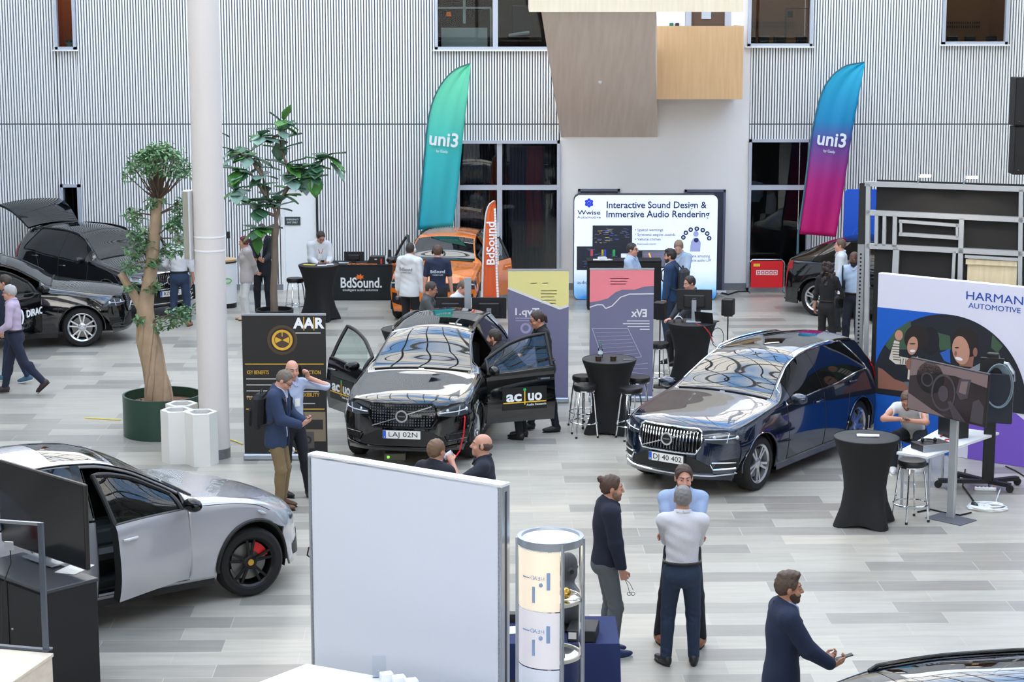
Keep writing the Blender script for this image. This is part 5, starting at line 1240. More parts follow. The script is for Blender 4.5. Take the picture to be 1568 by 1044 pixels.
BACK_L = ((.03, -.20, .98), (1, -.1, -.1), (0, -1, 0), .4, (-1, -.8, 0)); BACK_R = ((-.03, -.23, 1.0), (-1, -.1, -.1), (0, -1, 0), .4, (1, -.8, 0))
DESK_L = ((-.22, .40, 1.08), (.2, 1, -.1), (0, 0, -1), .3, (-.7, -.6, -.6)); DESK_R = ((.22, .40, 1.08), (-.2, 1, -.1), (0, 0, -1), .3, (.7, -.6, -.6))
def phone(label, p, d, n):
    M_ = frame_M(p, d, Vector(n).cross(Vector(d))); t = thing('smartphone', label, 'phone', p)
    M2 = Matrix.Translation(-Vector(p)) @ M_; MB().box((0, 0, 0), (.15, .074, .009), 0, M2, bev=.003).build('case', M_black, t); MB().box((0, 0, .005), (.138, .066, .001), 0, M2).build('screen', mat('phone_screen', (40, 46, 56), .1), t); return t
def backpack(label, pr, w=.30, h=.46, d=.17, col=(24, 25, 28)):
    m = mat('pack_%d' % col[0], col, .8, bump=(40, .3)); Rt = Matrix(pr['Rt'].tolist()).to_4x4(); o = pr['tp'](0, -.235, .27); t = thing('backpack', label, 'bag', o)
    M_ = Matrix.Translation(-o) @ pr['M'] @ Matrix.Translation(pr['M'].inverted() @ o) @ Rt
    MB().box((0, 0, 0), (w, d, h), 0, M_, bev=.06).build('main_body', m, t); MB().box((0, -d/2-.012, -.08), (w*.8, .06, h*.5), 0, M_, bev=.025).build('front_pocket', m, t)
    MB().tube([M_ @ Vector(q) for q in ((-.04, .02, h/2-.01), (-.03, .02, h/2+.045), (.03, .02, h/2+.045), (.04, .02, h/2-.01))], .009, 6).build('carry_loop', m, t)
    for sg in (-1, 1): MB().tube([M_ @ Vector(q) for q in ((sg*.09, d/2-.02, .20), (sg*.105, .16, .305), (sg*.11, .27, .28), (sg*.125, .385, .17), (sg*.14, .375, .02), (sg*.20, .23, -.10), (sg*.13, d/2-.02, -.17))], .014, 6).build('shoulder_strap', m, t)
    return t
NEAR, MID, FAR = .0075, .0095, .0125
p = person('person in blue blazer and khaki trousers with backpack reading a phone by the dark banner', top_at(424, 565, 1.80), -12, 1.80, 'fair', ('short', (104, 92, 82)), dict(kind='blazer', col=(44, 66, 112), name='blazer_blue', inner=(186, 200, 230), hem=-.16, open=.16, unbuttoned=True), dict(col=(160, 130, 84), name='khaki'), dict(col=(90, 60, 40), name='brown'), {'L': PH_L, 'R': PH_R}, 3, 0, (0, 32), vox=MID, glasses=True)
phone('dark phone in both hands of the person wearing the blue blazer and backpack', p['hand']('R', .11, .035), p['dir']((0, .8, .5)), p['dir']((0, -.5, .8)))
backpack('black backpack worn over the blue blazer', p)
p = person('person in pale blue shirt holding a phone to the ear beside the dark banner', top_at(447, 552, 1.80), -48, 1.80, 'fair', ('ring', (86, 68, 56)), dict(kind='shirt', col=(188, 202, 236), name='pale_blue'), dict(col=(28, 30, 42), name='navy'), None, {'L': EAR_L}, 0, 0, (-18, 4), vox=MID, badge=True, feet={'L': (-.12, .16, 0, -5), 'R': (.10, -.12, 0, 10)})
phone('black phone held to the ear of the person in the pale blue shirt', p['hd'](-.105, .02, -.02), p['dir']((0, .25, -1)), p['dir']((-1, 0, 0)))
person('person in dark navy suit from behind over the edge of the white panel', top_at(668, 674, 1.80), 52, 1.80, 'fair', ('short', (112, 84, 62)), dict(kind='blazer', col=(24, 28, 48), name='navy_suit', inner=(236, 238, 242), hem=-.16), dict(col=(24, 28, 48), name='navysuit'), vox=MID)
p = person('balding person in navy polo shirt drinking from a paper cup above the white panel', top_at(737, 665, 1.82), 178, 1.82, 'fair', ('ring', (78, 58, 48)), dict(kind='polo', col=(34, 42, 62), name='navy_polo', sleeve='short', collar=(44, 52, 74)), dict(col=(40, 44, 56), name='slate'), None, {'L': ((-.10, .30, 1.50), (.45, .35, .75), (.7, .2, -.4), .8, (-1, .4, -1)), 'R': None}, 0, 0, (0, -6), vox=MID)
cp = p['hand']('L', .10, .045); c_ = thing('paper_cup', 'pale blue paper cup at the mouth of the balding person', 'cup', cp)
MB().lathe([(0, -.05), (.030, -.05), (.042, .05), (.039, .05), (.028, -.045)], 20, 0, Matrix.Rotation(R(62), 4, 'Y')).build('cup_body', mat('paper_cup', (196, 210, 226), .6), c_)
p = person('person with a hair bun in navy bomber jacket and grey trousers dangling spectacles', top_at(932, 729, 1.83), 8, 1.83, 'mid', ('bun', (74, 52, 40)), dict(kind='bomber', col=(26, 34, 62), name='navy_bomber', inner=(30, 38, 66), hem=-.03, open=.46), dict(col=(112, 118, 124), name='grey'), dict(col=(36, 48, 90), sole=(200, 204, 210), name='navy_sneaker'), {'R': ((.24, .10, .86), (-.05, .35, -1), (-1, 0, .2), .75, (.5, -1, 0)), 'L': ((-.22, .10, .84), (.05, .3, -1), (1, 0, .2), .6, (-.5, -1, 0))}, 2, 0, (-4, 2), vox=NEAR, beard=(130, 100, 84))
q = p['hand']('R', .10, .02); g = thing('spectacles', 'thin dark spectacles dangling from the hand of the person with the bun', 'spectacles', q)
s_ = MB(); s_.tube([(0, 0, 0), (.03, 0, -.07), (.05, 0, -.15)], .003, 5).tube([(0, .01, 0), (.05, .02, -.05), (.085, .02, -.12)], .003, 5); s_.build('temples', M_black, g)
s_ = MB()
for cx in (.045, .082): s_.tube([(cx+.02*math.cos(a), .01, -.155+.016*math.sin(a)) for a in np.linspace(0, 2*PI, 12, endpoint=False)], .003, 5, closed=True)
s_.build('rims', M_black, g)
person('bearded person in light blue shirt facing the viewer with folded arms behind the white shirt', top_at(1047, 713, 1.86), -92, 1.86, 'fair', ('short', (66, 48, 40)), dict(kind='shirt', col=(166, 192, 236), name='light_blue'), dict(col=(32, 34, 44), name='ink'), dict(col=(136, 78, 48), name='tan_brogue'), {'L': CROSS_L, 'R': CROSS_R}, 0, 0, (4, 4), vox=NEAR, beard=(112, 84, 70), feet={'L': (-.19, .02, 0, -25), 'R': (.21, -.08, 0, 22)})
person('grey haired person in white patterned shirt and blue jeans seen from behind', top_at(1046, 746, 1.80), 88, 1.80, 'tan', ('short', (118, 116, 116)), dict(kind='shirt', col=(226, 226, 234), name='white_dots'), dict(col=(36, 58, 92), name='jeans'), dict(col=(30, 31, 34), sole=(54, 56, 60), name='black_trainer'), {'L': CROSS_L, 'R': CROSS_R}, 0, 0, (4, 4), vox=NEAR, feet={'L': (-.14, .02, 0, 28), 'R': (.13, .04, 0, -4)}, stockyness=1.05)
p = person('bearded person in blue blazer looking right with a phone at the bottom of the hall', top_at(1203, 879, 1.82), 6, 1.82, 'tan', ('quiff', (82, 64, 52)), dict(kind='blazer', col=(30, 48, 88), name='blazer_mid', inner=(150, 176, 226), hem=-.2, open=.14), dict(col=(30, 38, 66), name='navy2'), None, {'R': ((.16, .36, 1.06), (-.1, 1, .25), (-.5, 0, .8), .55, (.6, -.8, -.8)), 'L': ((-.05, .33, 1.05), (.3, 1, .2), (.5, 0, .8), .5, (-.6, -.8, -.8))}, 2, 0, (-4, 0), vox=NEAR, beard=(72, 54, 46))
phone('black phone in the hand of the bearded person in the blue blazer', p['hand']('R', .115, .035), p['dir']((0, 1, .3)), p['dir']((-.1, -.3, 1)))
p = person('seated person in white tee shirt bending over a phone at the white desk', F(1397, 716, 0), -115, 1.80, 'mid', ('short', (92, 70, 56)), dict(kind='tee', col=(226, 226, 230), name='white_tee', sleeve='short', hem=-.02), dict(col=(34, 38, 54), name='dk_jeans'), dict(col=(226, 226, 228), sole=(240, 240, 240), name='white_trainer'), {'R': ((.02, .52, .78), (-.5, .8, -.1), (0, -.2, 1), .5, (1, -.1, .1)), 'L': ((-.04, .54, .77), (.5, .8, -.1), (0, -.2, 1), .5, (-1, -.1, .1))}, 42, 0, (6, 22), vox=MID, seat=.52, glasses=True, beard=(120, 92, 78), feet={'L': (-.16, .22, 0, -10), 'R': (.17, .38, 0, 12)})
phone('dark phone in the hands of the seated person in the white tee shirt', p['hand']('R', .10, .035), p['dir']((-.5, .8, 0)), p['dir']((0, -.2, 1)))
person('person with long curly dark hair in black clothes seen from behind near the frame wall', top_at(1268, 402, 1.68), 62, 1.68, 'tan', ('curly', (46, 32, 28)), dict(kind='shirt', col=(22, 23, 27), name='black_blouse'), dict(col=(30, 31, 32), name='black_wide'), None, {'R': ((.20, .33, 1.08), (0, 1, .1), (-1, 0, 0), .6, (.6, -.6, -1))}, 2, 0, (-10, 0), vox=FAR, female=True)
p = person('dark skinned person in light blue shirt holding a white cup by the frame wall', top_at(1309, 385, 1.84), -112, 1.84, 'dark', ('none', (24, 20, 20)), dict(kind='shirt', col=(178, 204, 236), name='sky'), dict(col=(28, 34, 54), name='navy3'), None, {'R': HOLD_R, 'L': HOLD_L}, 0, 0, (-10, 10), vox=FAR, beard=(30, 24, 22))
cp = p['hand']('R', .09, .04); c_ = thing('paper_cup', 'white paper cup in the hand of the dark skinned person by the frame wall', 'cup', cp); MB().lathe([(0, -.05), (.030, -.05), (.042, .05), (.039, .05), (.028, -.045)], 16).build('cup_body', mat('white_cup', (232, 234, 236), .6), c_)
sb = thing('shoulder_bag', 'black bag strap across the light blue shirt by the frame wall', 'bag', p['tp'](-.1, 0, .25)); o = sb.location; MB().tube([p['tp'](.20, .03, .56)-o, p['tp'](.18, .135, .45)-o, p['tp'](.16, .16, .25)-o, p['tp'](.2, .10, .05)-o, p['tp'](.24, -.05, -.05)-o], .018, 6).build('strap', M_blackm, sb); MB().box(p['tp'](.27, -.09, -.10)-o, (.16, .22, .22), bev=.04).build('pouch', M_blackm, sb)
person('person in white shirt in left profile beside the black sloping-roofed car', top_at(1297, 368, 1.84)+Vector((-.0, .75, 0)), 172, 1.76, 'fair', ('short', (92, 72, 58)), dict(kind='shirt', col=(224, 230, 238), name='white_a'), dict(col=(30, 34, 48), name='navy4'), vox=FAR)
person('person with spectacles in light blue shirt behind the pink roll-up banner', top_at(968, 373, 1.76), -24, 1.76, 'fair', ('short', (44, 36, 32)), dict(kind='shirt', col=(178, 202, 238), name='light_b'), vox=FAR, glasses=True, arms={'L': PH_L, 'R': PH_R})
p = person('dark haired person in blue denim jacket with a backpack in front of the light box', top_at(1027, 383, 1.78), 158, 1.78, 'mid', ('quiff', (34, 28, 26)), dict(kind='jacket', col=(28, 66, 116), name='denim', inner=(220, 224, 230), hem=-.1, open=.2), dict(col=(30, 52, 88), name='jeans2'), None, {}, 0, 0, (6, 0), vox=FAR, beard=(60, 46, 40), badge=True)
backpack('dark grey backpack worn over the denim jacket', p, col=(44, 48, 54))
person('grey blond person in light blue shirt with bowed head in front of the light box', top_at(1040, 366, 1.84), -112, 1.84, 'pale', ('short', (128, 108, 90)), dict(kind='shirt', col=(176, 198, 228), name='light_c'), vox=FAR, arms={'L': PH_L, 'R': PH_R}, head=(10, 34), lanyard=(150, 156, 170))
p17 = person('person in white hooded top with pale headphones seen from behind at the orange car', top_at(627, 373, 1.82), 66, 1.82, 'fair', ('short', (40, 32, 28)), dict(kind='hoodie', col=(226, 228, 230), name='white_hood', hem=-.14), dict(col=(26, 28, 34), name='blk'), None, {}, 3, 0, (-6, 8), vox=FAR, headphones=(196, 196, 196))
p18 = person('person in navy tee shirt with black headphones seen from behind at the orange car', top_at(670, 376, 1.80), 92, 1.80, 'fair', ('short', (80, 58, 44)), dict(kind='tee', col=(26, 44, 82), name='navy_tee', sleeve='short', hem=-.10), dict(col=(28, 29, 34), name='blk2'), None, {}, 0, 0, (0, 4), vox=FAR, headphones=(26, 26, 27))
person('person in grey shirt and spectacles in right profile sitting behind the black car', top_at(652, 433, 1.42), -8, 1.78, 'tan', ('short', (58, 46, 40)), dict(kind='polo', col=(92, 96, 98), name='grey_polo', sleeve='long'), None, None, {'R': ((.10, .40, .98), (-.2, 1, 0), (0, 0, -1), .3, (.6, -.6, -1)), 'L': ((-.10, .40, .98), (.2, 1, 0), (0, 0, -1), .3, (-.6, -.6, -1))}, 6, 0, (0, 14), vox=FAR, seat=.62, glasses=True, feet={'L': (-.13, .36, .12, 0), 'R': (.13, .36, .12, 0)})
person('person with close-cropped hair in white tee shirt sitting behind the black monitors', top_at(701, 430, 1.40), -40, 1.78, 'fair', ('short', (98, 84, 74)), dict(kind='tee', col=(222, 226, 230), name='white_tee2', sleeve='short'), None, None, {'R': ((.10, .40, .98), (-.2, 1, 0), (0, 0, -1), .3, (.6, -.6, -1)), 'L': ((-.10, .40, .98), (.2, 1, 0), (0, 0, -1), .3, (-.6, -.6, -1))}, 8, 0, (0, 26), vox=FAR, seat=.62, feet={'L': (-.13, .36, .12, 0), 'R': (.13, .36, .12, 0)})
person('person in grey trousers leaning into the right doorway of the orange car', F(760, 468), 182, 1.74, 'fair', ('short', (50, 40, 34)), dict(kind='tee', col=(40, 42, 48), name='dark_tee', sleeve='short'), dict(col=(120, 122, 124), name='grey2'), None, {'L': ((-.35, .30, .98), (-.3, .6, -.4), (0, 0, -1), .4, (-1, -.4, .4)), 'R': ((.18, .62, 1.0), (0, 1, -.1), (0, 0, -1), .4, (1, 0, 0))}, 58, 0, (0, -10), vox=FAR)
person('person in black shirt bending down into the open door of the black car', F(800, 671), 158, 1.78, 'mid', ('short', (48, 38, 34)), dict(kind='shirt', col=(24, 25, 30), name='black_a'), dict(col=(26, 28, 36), name='blk3'), None, {'L': ((-.2, .60, 1.02), (0, 1, -.1), (0, 0, -1), .4, (-1, 0, -.6)), 'R': ((.2, .58, 1.02), (0, 1, -.1), (0, 0, -1), .4, (1, 0, -.6))}, 46, 0, (0, -10), vox=MID, beard=(90, 68, 58))
person('person with long dark ponytail and spectacles in black shirt behind the open car door', top_at(834, 475, 1.82), 196, 1.82, 'tan', ('ponytail', (52, 36, 30)), dict(kind='shirt', col=(22, 24, 30), name='black_b'), dict(col=(26, 34, 50), name='dkblue'), None, {'R': ((.2, .30, 1.1), (-.2, 1, 0), (0, 0, -1), .4, (1, -.2, -.6)), 'L': ((-.30, .04, .82), (0, .1, -1), (1, 0, 0), .3, (-.3, -1, 0))}, 8, 0, (0, 12), vox=MID, glasses=True, feet={'L': (-.12, -.14, 0, 0), 'R': (.11, .18, 0, 0)})
p = person('person in white hooded top with lanyard reading a phone behind the cocktail table', top_at(485, 352, 1.78)+Vector((0, .45, 0)), -72, 1.73, 'fair', ('short', (52, 42, 36)), dict(kind='hoodie', col=(230, 232, 234), name='white_hood2', hem=-.14), dict(col=(30, 32, 40), name='blk4'), None, {'L': PH_L, 'R': PH_R}, 3, 0, (10, 36), vox=FAR, glasses=True, lanyard=(196, 52, 60))
phone('black phone in the hands of the person in the white hooded top with lanyard', p['hand']('R', .11, .035), p['dir']((0, .8, .5)), p['dir']((0, -.5, .8)))
person('person with dark red hair in beige blazer and white trousers, hands behind back', top_at(375, 362, 1.66), 200, 1.66, 'fair', ('bob', (96, 26, 44)), dict(kind='blazer', col=(202, 192, 190), name='beige_blazer', inner=(226, 228, 220), hem=-.16), dict(col=(226, 228, 226), name='white_tr'), dict(col=(200, 170, 150), name='nude'), {'L': BACK_L, 'R': BACK_R}, 0, 0, (0, 10), vox=FAR, female=True)
p = person('person in dark suit holding a phone behind the large-leaved tree', top_at(401, 343, 1.84), -96, 1.84, 'fair', ('short', (60, 48, 40)), dict(kind='blazer', col=(34, 38, 48), name='charcoal_suit', inner=(222, 226, 232), hem=-.18, open=.14), dict(col=(32, 36, 46), name='charcoal'), None, {'L': PH_L, 'R': PH_R}, 0, 0, (10, 20), vox=FAR)
phone('black phone in the hands of the person in the dark suit behind the tree', p['hand']('R', .11, .035), p['dir']((0, .8, .5)), p['dir']((0, -.5, .8)))
person('grey haired person in white shirt and jeans seen from behind beside the white column', top_at(273, 357, 1.82), 100, 1.82, 'tan', ('short', (128, 126, 124)), dict(kind='shirt', col=(232, 234, 238), name='white_b'), dict(col=(40, 66, 106), name='jeans3'), dict(col=(150, 88, 56), name='tan_shoe'), {'L': ((-.16, .26, 1.06), (.5, 1, .1), (0, 0, 1), .5, (-.8, -.5, -.6))}, 0, 0, (6, 10), vox=FAR, feet={'L': (-.14, .0, 0, 12), 'R': (.14, -.02, 0, -20)})
person('grey haired person in lilac shirt and dark jeans striding to the left', top_at(18, 437, 1.78), 182, 1.78, 'fair', ('short', (168, 166, 164)), dict(kind='shirt', col=(204, 182, 212), name='lilac'), dict(col=(28, 40, 72), name='indigo'), dict(col=(56, 40, 42), name='dk_brown'), {'L': ((-.17, .24, 1.03), (.3, 1, 0), (.5, 0, -.8), .5, (-.6, -.8, -.8)), 'R': ((.2, .2, 1.03), (-.2, 1, 0), (-.5, 0, -.8), .5, (.6, -.8, -.8))}, 3, 0, (0, 2), vox=MID, glasses=True, feet={'R': (.08, .20, 0, 0), 'L': (-.09, -.46, .13, 0, 42)})
person('person in navy jacket and jeans walking behind the lilac shirt', top_at(18, 423, 1.80)+Vector((-.1, .1, 0)), 172, 1.80, 'fair', ('short', (62, 48, 40)), dict(kind='bomber', col=(28, 38, 64), name='navy_walk', inner=(60, 80, 120), hem=-.05, open=.4), dict(col=(36, 60, 100), name='jeans4'), dict(col=(70, 104, 128), sole=(220, 224, 226), name='teal_shoe'), {}, 3, 0, (0, 4), vox=FAR, feet={'R': (.08, .15, 0, 0), 'L': (-.10, -.33, .03, 0, 14)})
person('seated dark haired person in left profile behind the black monitor', top_at(1063, 423, 1.70), 205, 1.76, 'fair', ('short', (46, 34, 30)), dict(kind='polo', col=(60, 66, 76), name='slate_top', sleeve='long'), None, None, {'R': ((.10, .40, .98), (-.2, 1, 0), (0, 0, -1), .3, (.6, -.6, -1)), 'L': ((-.10, .40, .98), (.2, 1, 0), (0, 0, -1), .3, (-.6, -.6, -1))}, 6, 0, (0, 10), vox=FAR, seat=.90, feet={'L': (-.13, .36, .22, 0), 'R': (.13, .36, .22, 0)})
for q, c in ((p17, (96, 100, 110)), (p18, (220, 226, 232))):
    o = q['M'].inverted() @ q['tp'](0, -.155 if q is p17 else -.132, .36); a_ = MB(); T_ = frame_M(o, (1, 0, 0), (0, -.05, 1)); text_mb(a_, 'BdSound', .085, T_, 0, width=.26); text_mb(a_, 'intelligent audio', .03, T_ @ Matrix.Translation((0, -.06, 0)), 0, width=.2); a_.build('back_print', mat('back_print_%d' % c[0], c, .6), q['root'])
# ================================================================== stands, furniture, plants
def on_plane(px, py, P0, n):
    d = ray(px, py); o = Vector((0, 0, CAM_H)); n = Vector(n); t = (Vector(P0)-o).dot(n)/d.dot(n); return o+d*t
M_spandex = mat('black_spandex', (20, 20, 22), .85, bump=(30, .15))
M_seatb = mat('black_vinyl', (24, 24, 26), .4)
# ---- cocktail tables under stretch covers
def cocktail(label, loc, rz=0.0, top=None):
    t = thing('cocktail_table', label, 'table', loc, rz, 'black covered cocktail tables'); n = 48; rows = []
    for z, r, lob in ((0, .34, .10), (.03, .335, .10), (.12, .31, .085), (.25, .28, .055), (.45, .265, .02), (.62, .275, 0), (.80, .31, 0), (.95, .355, 0), (1.04, .39, 0), (1.075, .402, 0), (1.092, .405, 0), (1.10, .398, 0)):
        rows.append([((r+lob*abs(math.cos(2*a))**3-lob*.55*(1-abs(math.cos(2*a))**2))*math.cos(a), (r+lob*abs(math.cos(2*a))**3-lob*.55*(1-abs(math.cos(2*a))**2))*math.sin(a), z+(.05*(1-abs(math.cos(2*a))**2) if z < .02 else 0)) for a in np.linspace(0, 2*PI, n+1)])
    mb = MB(); mb.grid(rows, 0, True, flip=False); mb.build('stretch_cover', M_spandex, t, fix=True)
    MB().lathe([(0, 1.097), (.385, 1.099), (.40, 1.094)], 48).build('table_top', mat('black_table_top', (34, 34, 37), .6), t)
    f = MB()
    for q in range(4): f.cyl((.40*math.cos(q*PI/2), .40*math.sin(q*PI/2), 0), .03, .03, 10)
    f.build('feet', M_rubber, t); return t
def stool():
    t = thing('bar_stool', 'x', 'stool', (0, 0, 0), 0, 'round black bar stools with chrome legs')
    MB().lathe([(0, .70), (.165, .70), (.175, .715), (.175, .755), (.165, .775), (.12, .782), (0, .784)], 32).build('seat', M_seatb, t)
    MB().lathe([(.15, .685), (.165, .685), (.165, .70), (.15, .70)], 32).build('seat_rim', M_chrome, t)
    for q in range(4):
        a = PI/4+q*PI/2; c, s = math.cos(a), math.sin(a); l = MB(); l.tube([(.135*c, .135*s, .70), (.16*c, .16*s, .60), (.225*c, .225*s, .02)], .0125, 8); lo = l.build('leg', M_chrome, t)
        MB().cyl((.227*c, .227*s, 0), .017, .03, 10).build('foot_cap', M_rubber, lo)
    MB().tube([(.215*math.cos(a), .215*math.sin(a), .22) for a in np.linspace(0, 2*PI, 32, endpoint=False)], .011, 8, closed=True).build('foot_ring', M_chrome, t)
    return t
st0 = stool(); SPOTS = [((1063, 447), 'bar stool under the seated dark haired person behind the black monitor', 5), ((896, 588), 'bar stool with chrome legs at the front left of the table by the pink banner', 10), ((894, 574), 'bar stool tucked in at the rear left of the table by the pink banner', 40),
    ((966, 592), 'bar stool at the front right of the table by the pink banner', 20), ((978, 576), 'bar stool at the rear right of the table before the pink banner', 0),
    ((1009, 524), 'bar stool left of the cocktail table carrying the black monitor', 15), ((452, 425), 'bar stool left of the cocktail table at the rear by the white door', 30),
    ((1397, 703), 'bar stool standing right beside the large cocktail table in front of the white desk', 22)]
for i, ((px, py), lab, rz) in enumerate(SPOTS):
    p = F(px, py, .78) if i else top_at(1063, 423, 1.70); p.z = 0
    if i == 0: st0.location = p; st0.rotation_euler = (0, 0, R(rz)); st0['label'] = lab
    else: dup(st0, p, R(rz), lab)
def tt(px, py, z=1.1): p = F(px, py, z); p.z = 0; return p
tA, tB, tC, tD, tE = tt(488, 405), tt(933, 549), tt(1059, 493), tt(1327, 668), tt(622, 503)
cocktail('black covered cocktail table at the rear near the white door', tA, R(20)); cocktail('black covered cocktail table with a bottle in front of the pink banner', tB, R(35))
cocktail('black covered cocktail table carrying a monitor and laptop', tC, R(10)); cocktail('large black covered cocktail table with a folded white paper at the right', tD, R(25)); cocktail('black covered cocktail table with a cup behind the black car', tE, R(0))
# small things on the tables
b = thing('water_bottle', 'clear water bottle with green cap on the table by the pink banner', 'bottle', tB+Vector((-.13, .06, 1.1)))
MB().lathe([(0, 0), (.032, .0), (.034, .02), (.034, .13), (.014, .18), (.013, .205)], 20).build('bottle_body', glass_mat('pet', (.9, .93, .93), 1.4), b); MB().cyl((0, 0, .205), .016, .022, 14).build('cap', mat('green_cap', (30, 140, 90), .5), b)
MB().lathe([(.0348, .06), (.0348, .11)], 20).build('label', mat('bottle_label', (214, 226, 232), .5), b)
for dx, dy, lab in ((-.17, -.17, 'small dark jar nearest the water bottle on the table by the pink banner'), (.05, -.17, 'small dark jar in the middle of the table by the pink banner')):
    j = thing('jar', lab, 'jar', tB+Vector((dx, dy, 1.1)), 0, 'small dark jars on the table'); MB().cyl((0, 0, 0), .045, .055, 20).build('jar_body', mat('jar_brown', (58, 40, 30), .3), j); MB().cyl((0, 0, .055), .047, .012, 20).build('lid', M_black, j)
t_ = MB().box(tB+Vector((.27, -.08, 1.106)), (.14, .075, .01), rz=.2, bev=.003).build('smartphone', mat('phone_silver', (120, 126, 132), .2, .5)); tag(t_, 'silvery phone lying on the table by the pink banner', 'phone')
t_ = MB().box(tD+Vector((.02, .02, 1.108)), (.27, .11, .012), rz=-.12).box(tD+Vector((.03, .01, 1.116)), (.25, .09, .004), rz=-.18).build('folded_paper', M_platew); tag(t_, 'folded white paper on the large cocktail table at the right', 'paper')
c_ = thing('paper_cup', 'white paper cup on the cocktail table behind the black car', 'cup', tE+Vector((-.12, .05, 1.1))); MB().lathe([(0, 0), (.03, 0), (.042, .11), (.039, .11), (.028, .005)], 18).build('cup_body', mat('white_cup', (232, 234, 236), .6), c_)
for i, (dx, dy, c, lab) in enumerate(((-.18, -.05, (222, 206, 60), 'yellow leaflet on the cocktail table by the white door'), (.08, -.12, (214, 218, 222), 'white leaflet on the cocktail table by the white door'), (.22, .02, (230, 232, 234), 'small white card on the cocktail table by the white door'))):
    tag(MB().box(tA+Vector((dx, dy, 1.103)), (.24-.05*i, .12, .006), rz=.2*i-.1).build('leaflet', mat('leaflet%d' % i, c, .6)), lab, 'leaflet', 'leaflets on the rear cocktail table')
# ---- monitor, laptop and loudspeakers at the third table
def flat_screen(name, label, cat, loc, rz, w, h, zc, back=True, stand=True, mt=None, tilt=0):
    t = thing(name, label, cat, loc, rz); T = Matrix.Translation((0, 0, zc)) @ Matrix.Rotation(tilt, 4, 'X')
    MB().box((0, .02, 0), (w, .03, h), 0, T, bev=.006).box((0, .05, -.02), (w*.6, .05, h*.6), 0, T, bev=.015).build('housing', mt or M_black, t)
    MB().box((0, .003, 0), (w-.02, .004, h-.02), 0, T).build('screen', mat('screen_off', (14, 15, 18), .12), t)
    if stand:
        MB().box((0, .10, zc/2), (.075, .04, zc)).build('stand_post', M_alu, t); MB().box((0, .08, .008), (.25, .20, .016), bev=.005).build('stand_base', M_alu, t)
    return t
m_ = flat_screen('monitor', 'black computer monitor seen from behind on the third cocktail table', 'monitor', tC+Vector((.05, .10, 1.1)), R(172), .58, .34, .36)
lg = MB(); lg.tube([(.03*math.cos(a), .0765, .36+.03*math.sin(a)) for a in np.linspace(0, 2*PI, 20, endpoint=False)], .003, 5, closed=True); text_mb(lg, 'DELL', .018, frame_M((0, .0765, .36), (-1, 0, 0), (0, 0, 1)), width=.045); lg.build('emblem', mat('grey_emblem', (120, 122, 126), .4), m_)
lp = thing('laptop', 'black open laptop beside the monitor on the third cocktail table', 'laptop', tC+Vector((.27, .02, 1.1)), R(150)); MB().box((0, 0, .01), (.32, .22, .018), bev=.004).build('keyboard_deck', M_black, lp); MB().box((0, .13, .12), (.32, .012, .21), 0, Matrix.Rotation(-.25, 4, 'X')).build('screen_lid', M_black, lp)
kb = thing('headset', 'white and brown headset on the third cocktail table', 'headset', tC+Vector((-.22, -.02, 1.13))); MB().tube([(.07*math.cos(a), 0, .07*math.sin(a)) for a in np.linspace(0, PI, 14)], .008, 8).build('band', M_white, kb)
for sg in (-1, 1): MB().sphere((sg*.07, 0, 0), (.022, .03, .03), 12).build('ear_cup', mat('earcup_brown', (96, 70, 56), .5), kb)
for nm, px, py, yo, lab in (('l', 1011, 475, .3, 'black loudspeaker on a thin stand left of the monitor table'), ('r', 1115, 470, .5, 'black loudspeaker on a thin stand right of the monitor table')):
    q = F(px, py, 1.28); st_ = thing('speaker_stand', 'thin black floor stand under the loudspeaker %s of the monitor table' % ('left' if nm == 'l' else 'right'), 'stand', (q.x, q.y, 0))
    MB().cyl((0, 0, 0), .012, 1.13, 12).build('pole', M_black, st_); MB().box((0, 0, 1.135), (.14, .14, .012)).build('top_plate', M_black, st_); MB().lathe([(0, .0), (.16, 0), (.16, .012), (.02, .02)], 24).build('foot_plate', M_black, st_)
    ls = thing('loudspeaker', lab, 'loudspeaker', (q.x, q.y, 1.142), R(160)); MB().box((0, 0, .14), (.19, .20, .28), bev=.012).build('cabinet', M_black, ls)
    MB().lathe([(.0, .004), (.055, .01), (.065, 0)], 20, 0, frame_M((0, -.101, .10), (1, 0, 0), (0, 0, 1))).build('woofer', mat('cone_grey', (50, 50, 54), .5), ls); MB().lathe([(0, .006), (.02, .0)], 14, 0, frame_M((0, -.101, .22), (1, 0, 0), (0, 0, 1))).build('tweeter', mat('cone_grey', (50, 50, 54), .5), ls)
wl = MB().tube([tC+Vector((.42+.10*math.cos(a), -.1, .86+.16*math.sin(a))) for a in np.linspace(0, 2*PI, 24, endpoint=False)], .006, 6, closed=True).tube([tC+Vector((.1, -.3, 1.1)), tC+Vector((.25, -.37, 1.02)), tC+Vector((.33, -.3, .9))], .006, 6).build('cable_loop', M_black); tag(wl, 'black cable hanging in a loop off the monitor table', 'cable')
wl = MB().tube([tC+Vector((.05, -.2, 1.11)), tC+Vector((.18, -.38, 1.08)), tC+Vector((.26, -.40, .98)), tC+Vector((.33, -.36, .82))], .007, 6).build('red_cable', mat('cable_red', (190, 40, 52), .5)); tag(wl, 'red cable running off the edge of the monitor table', 'cable')

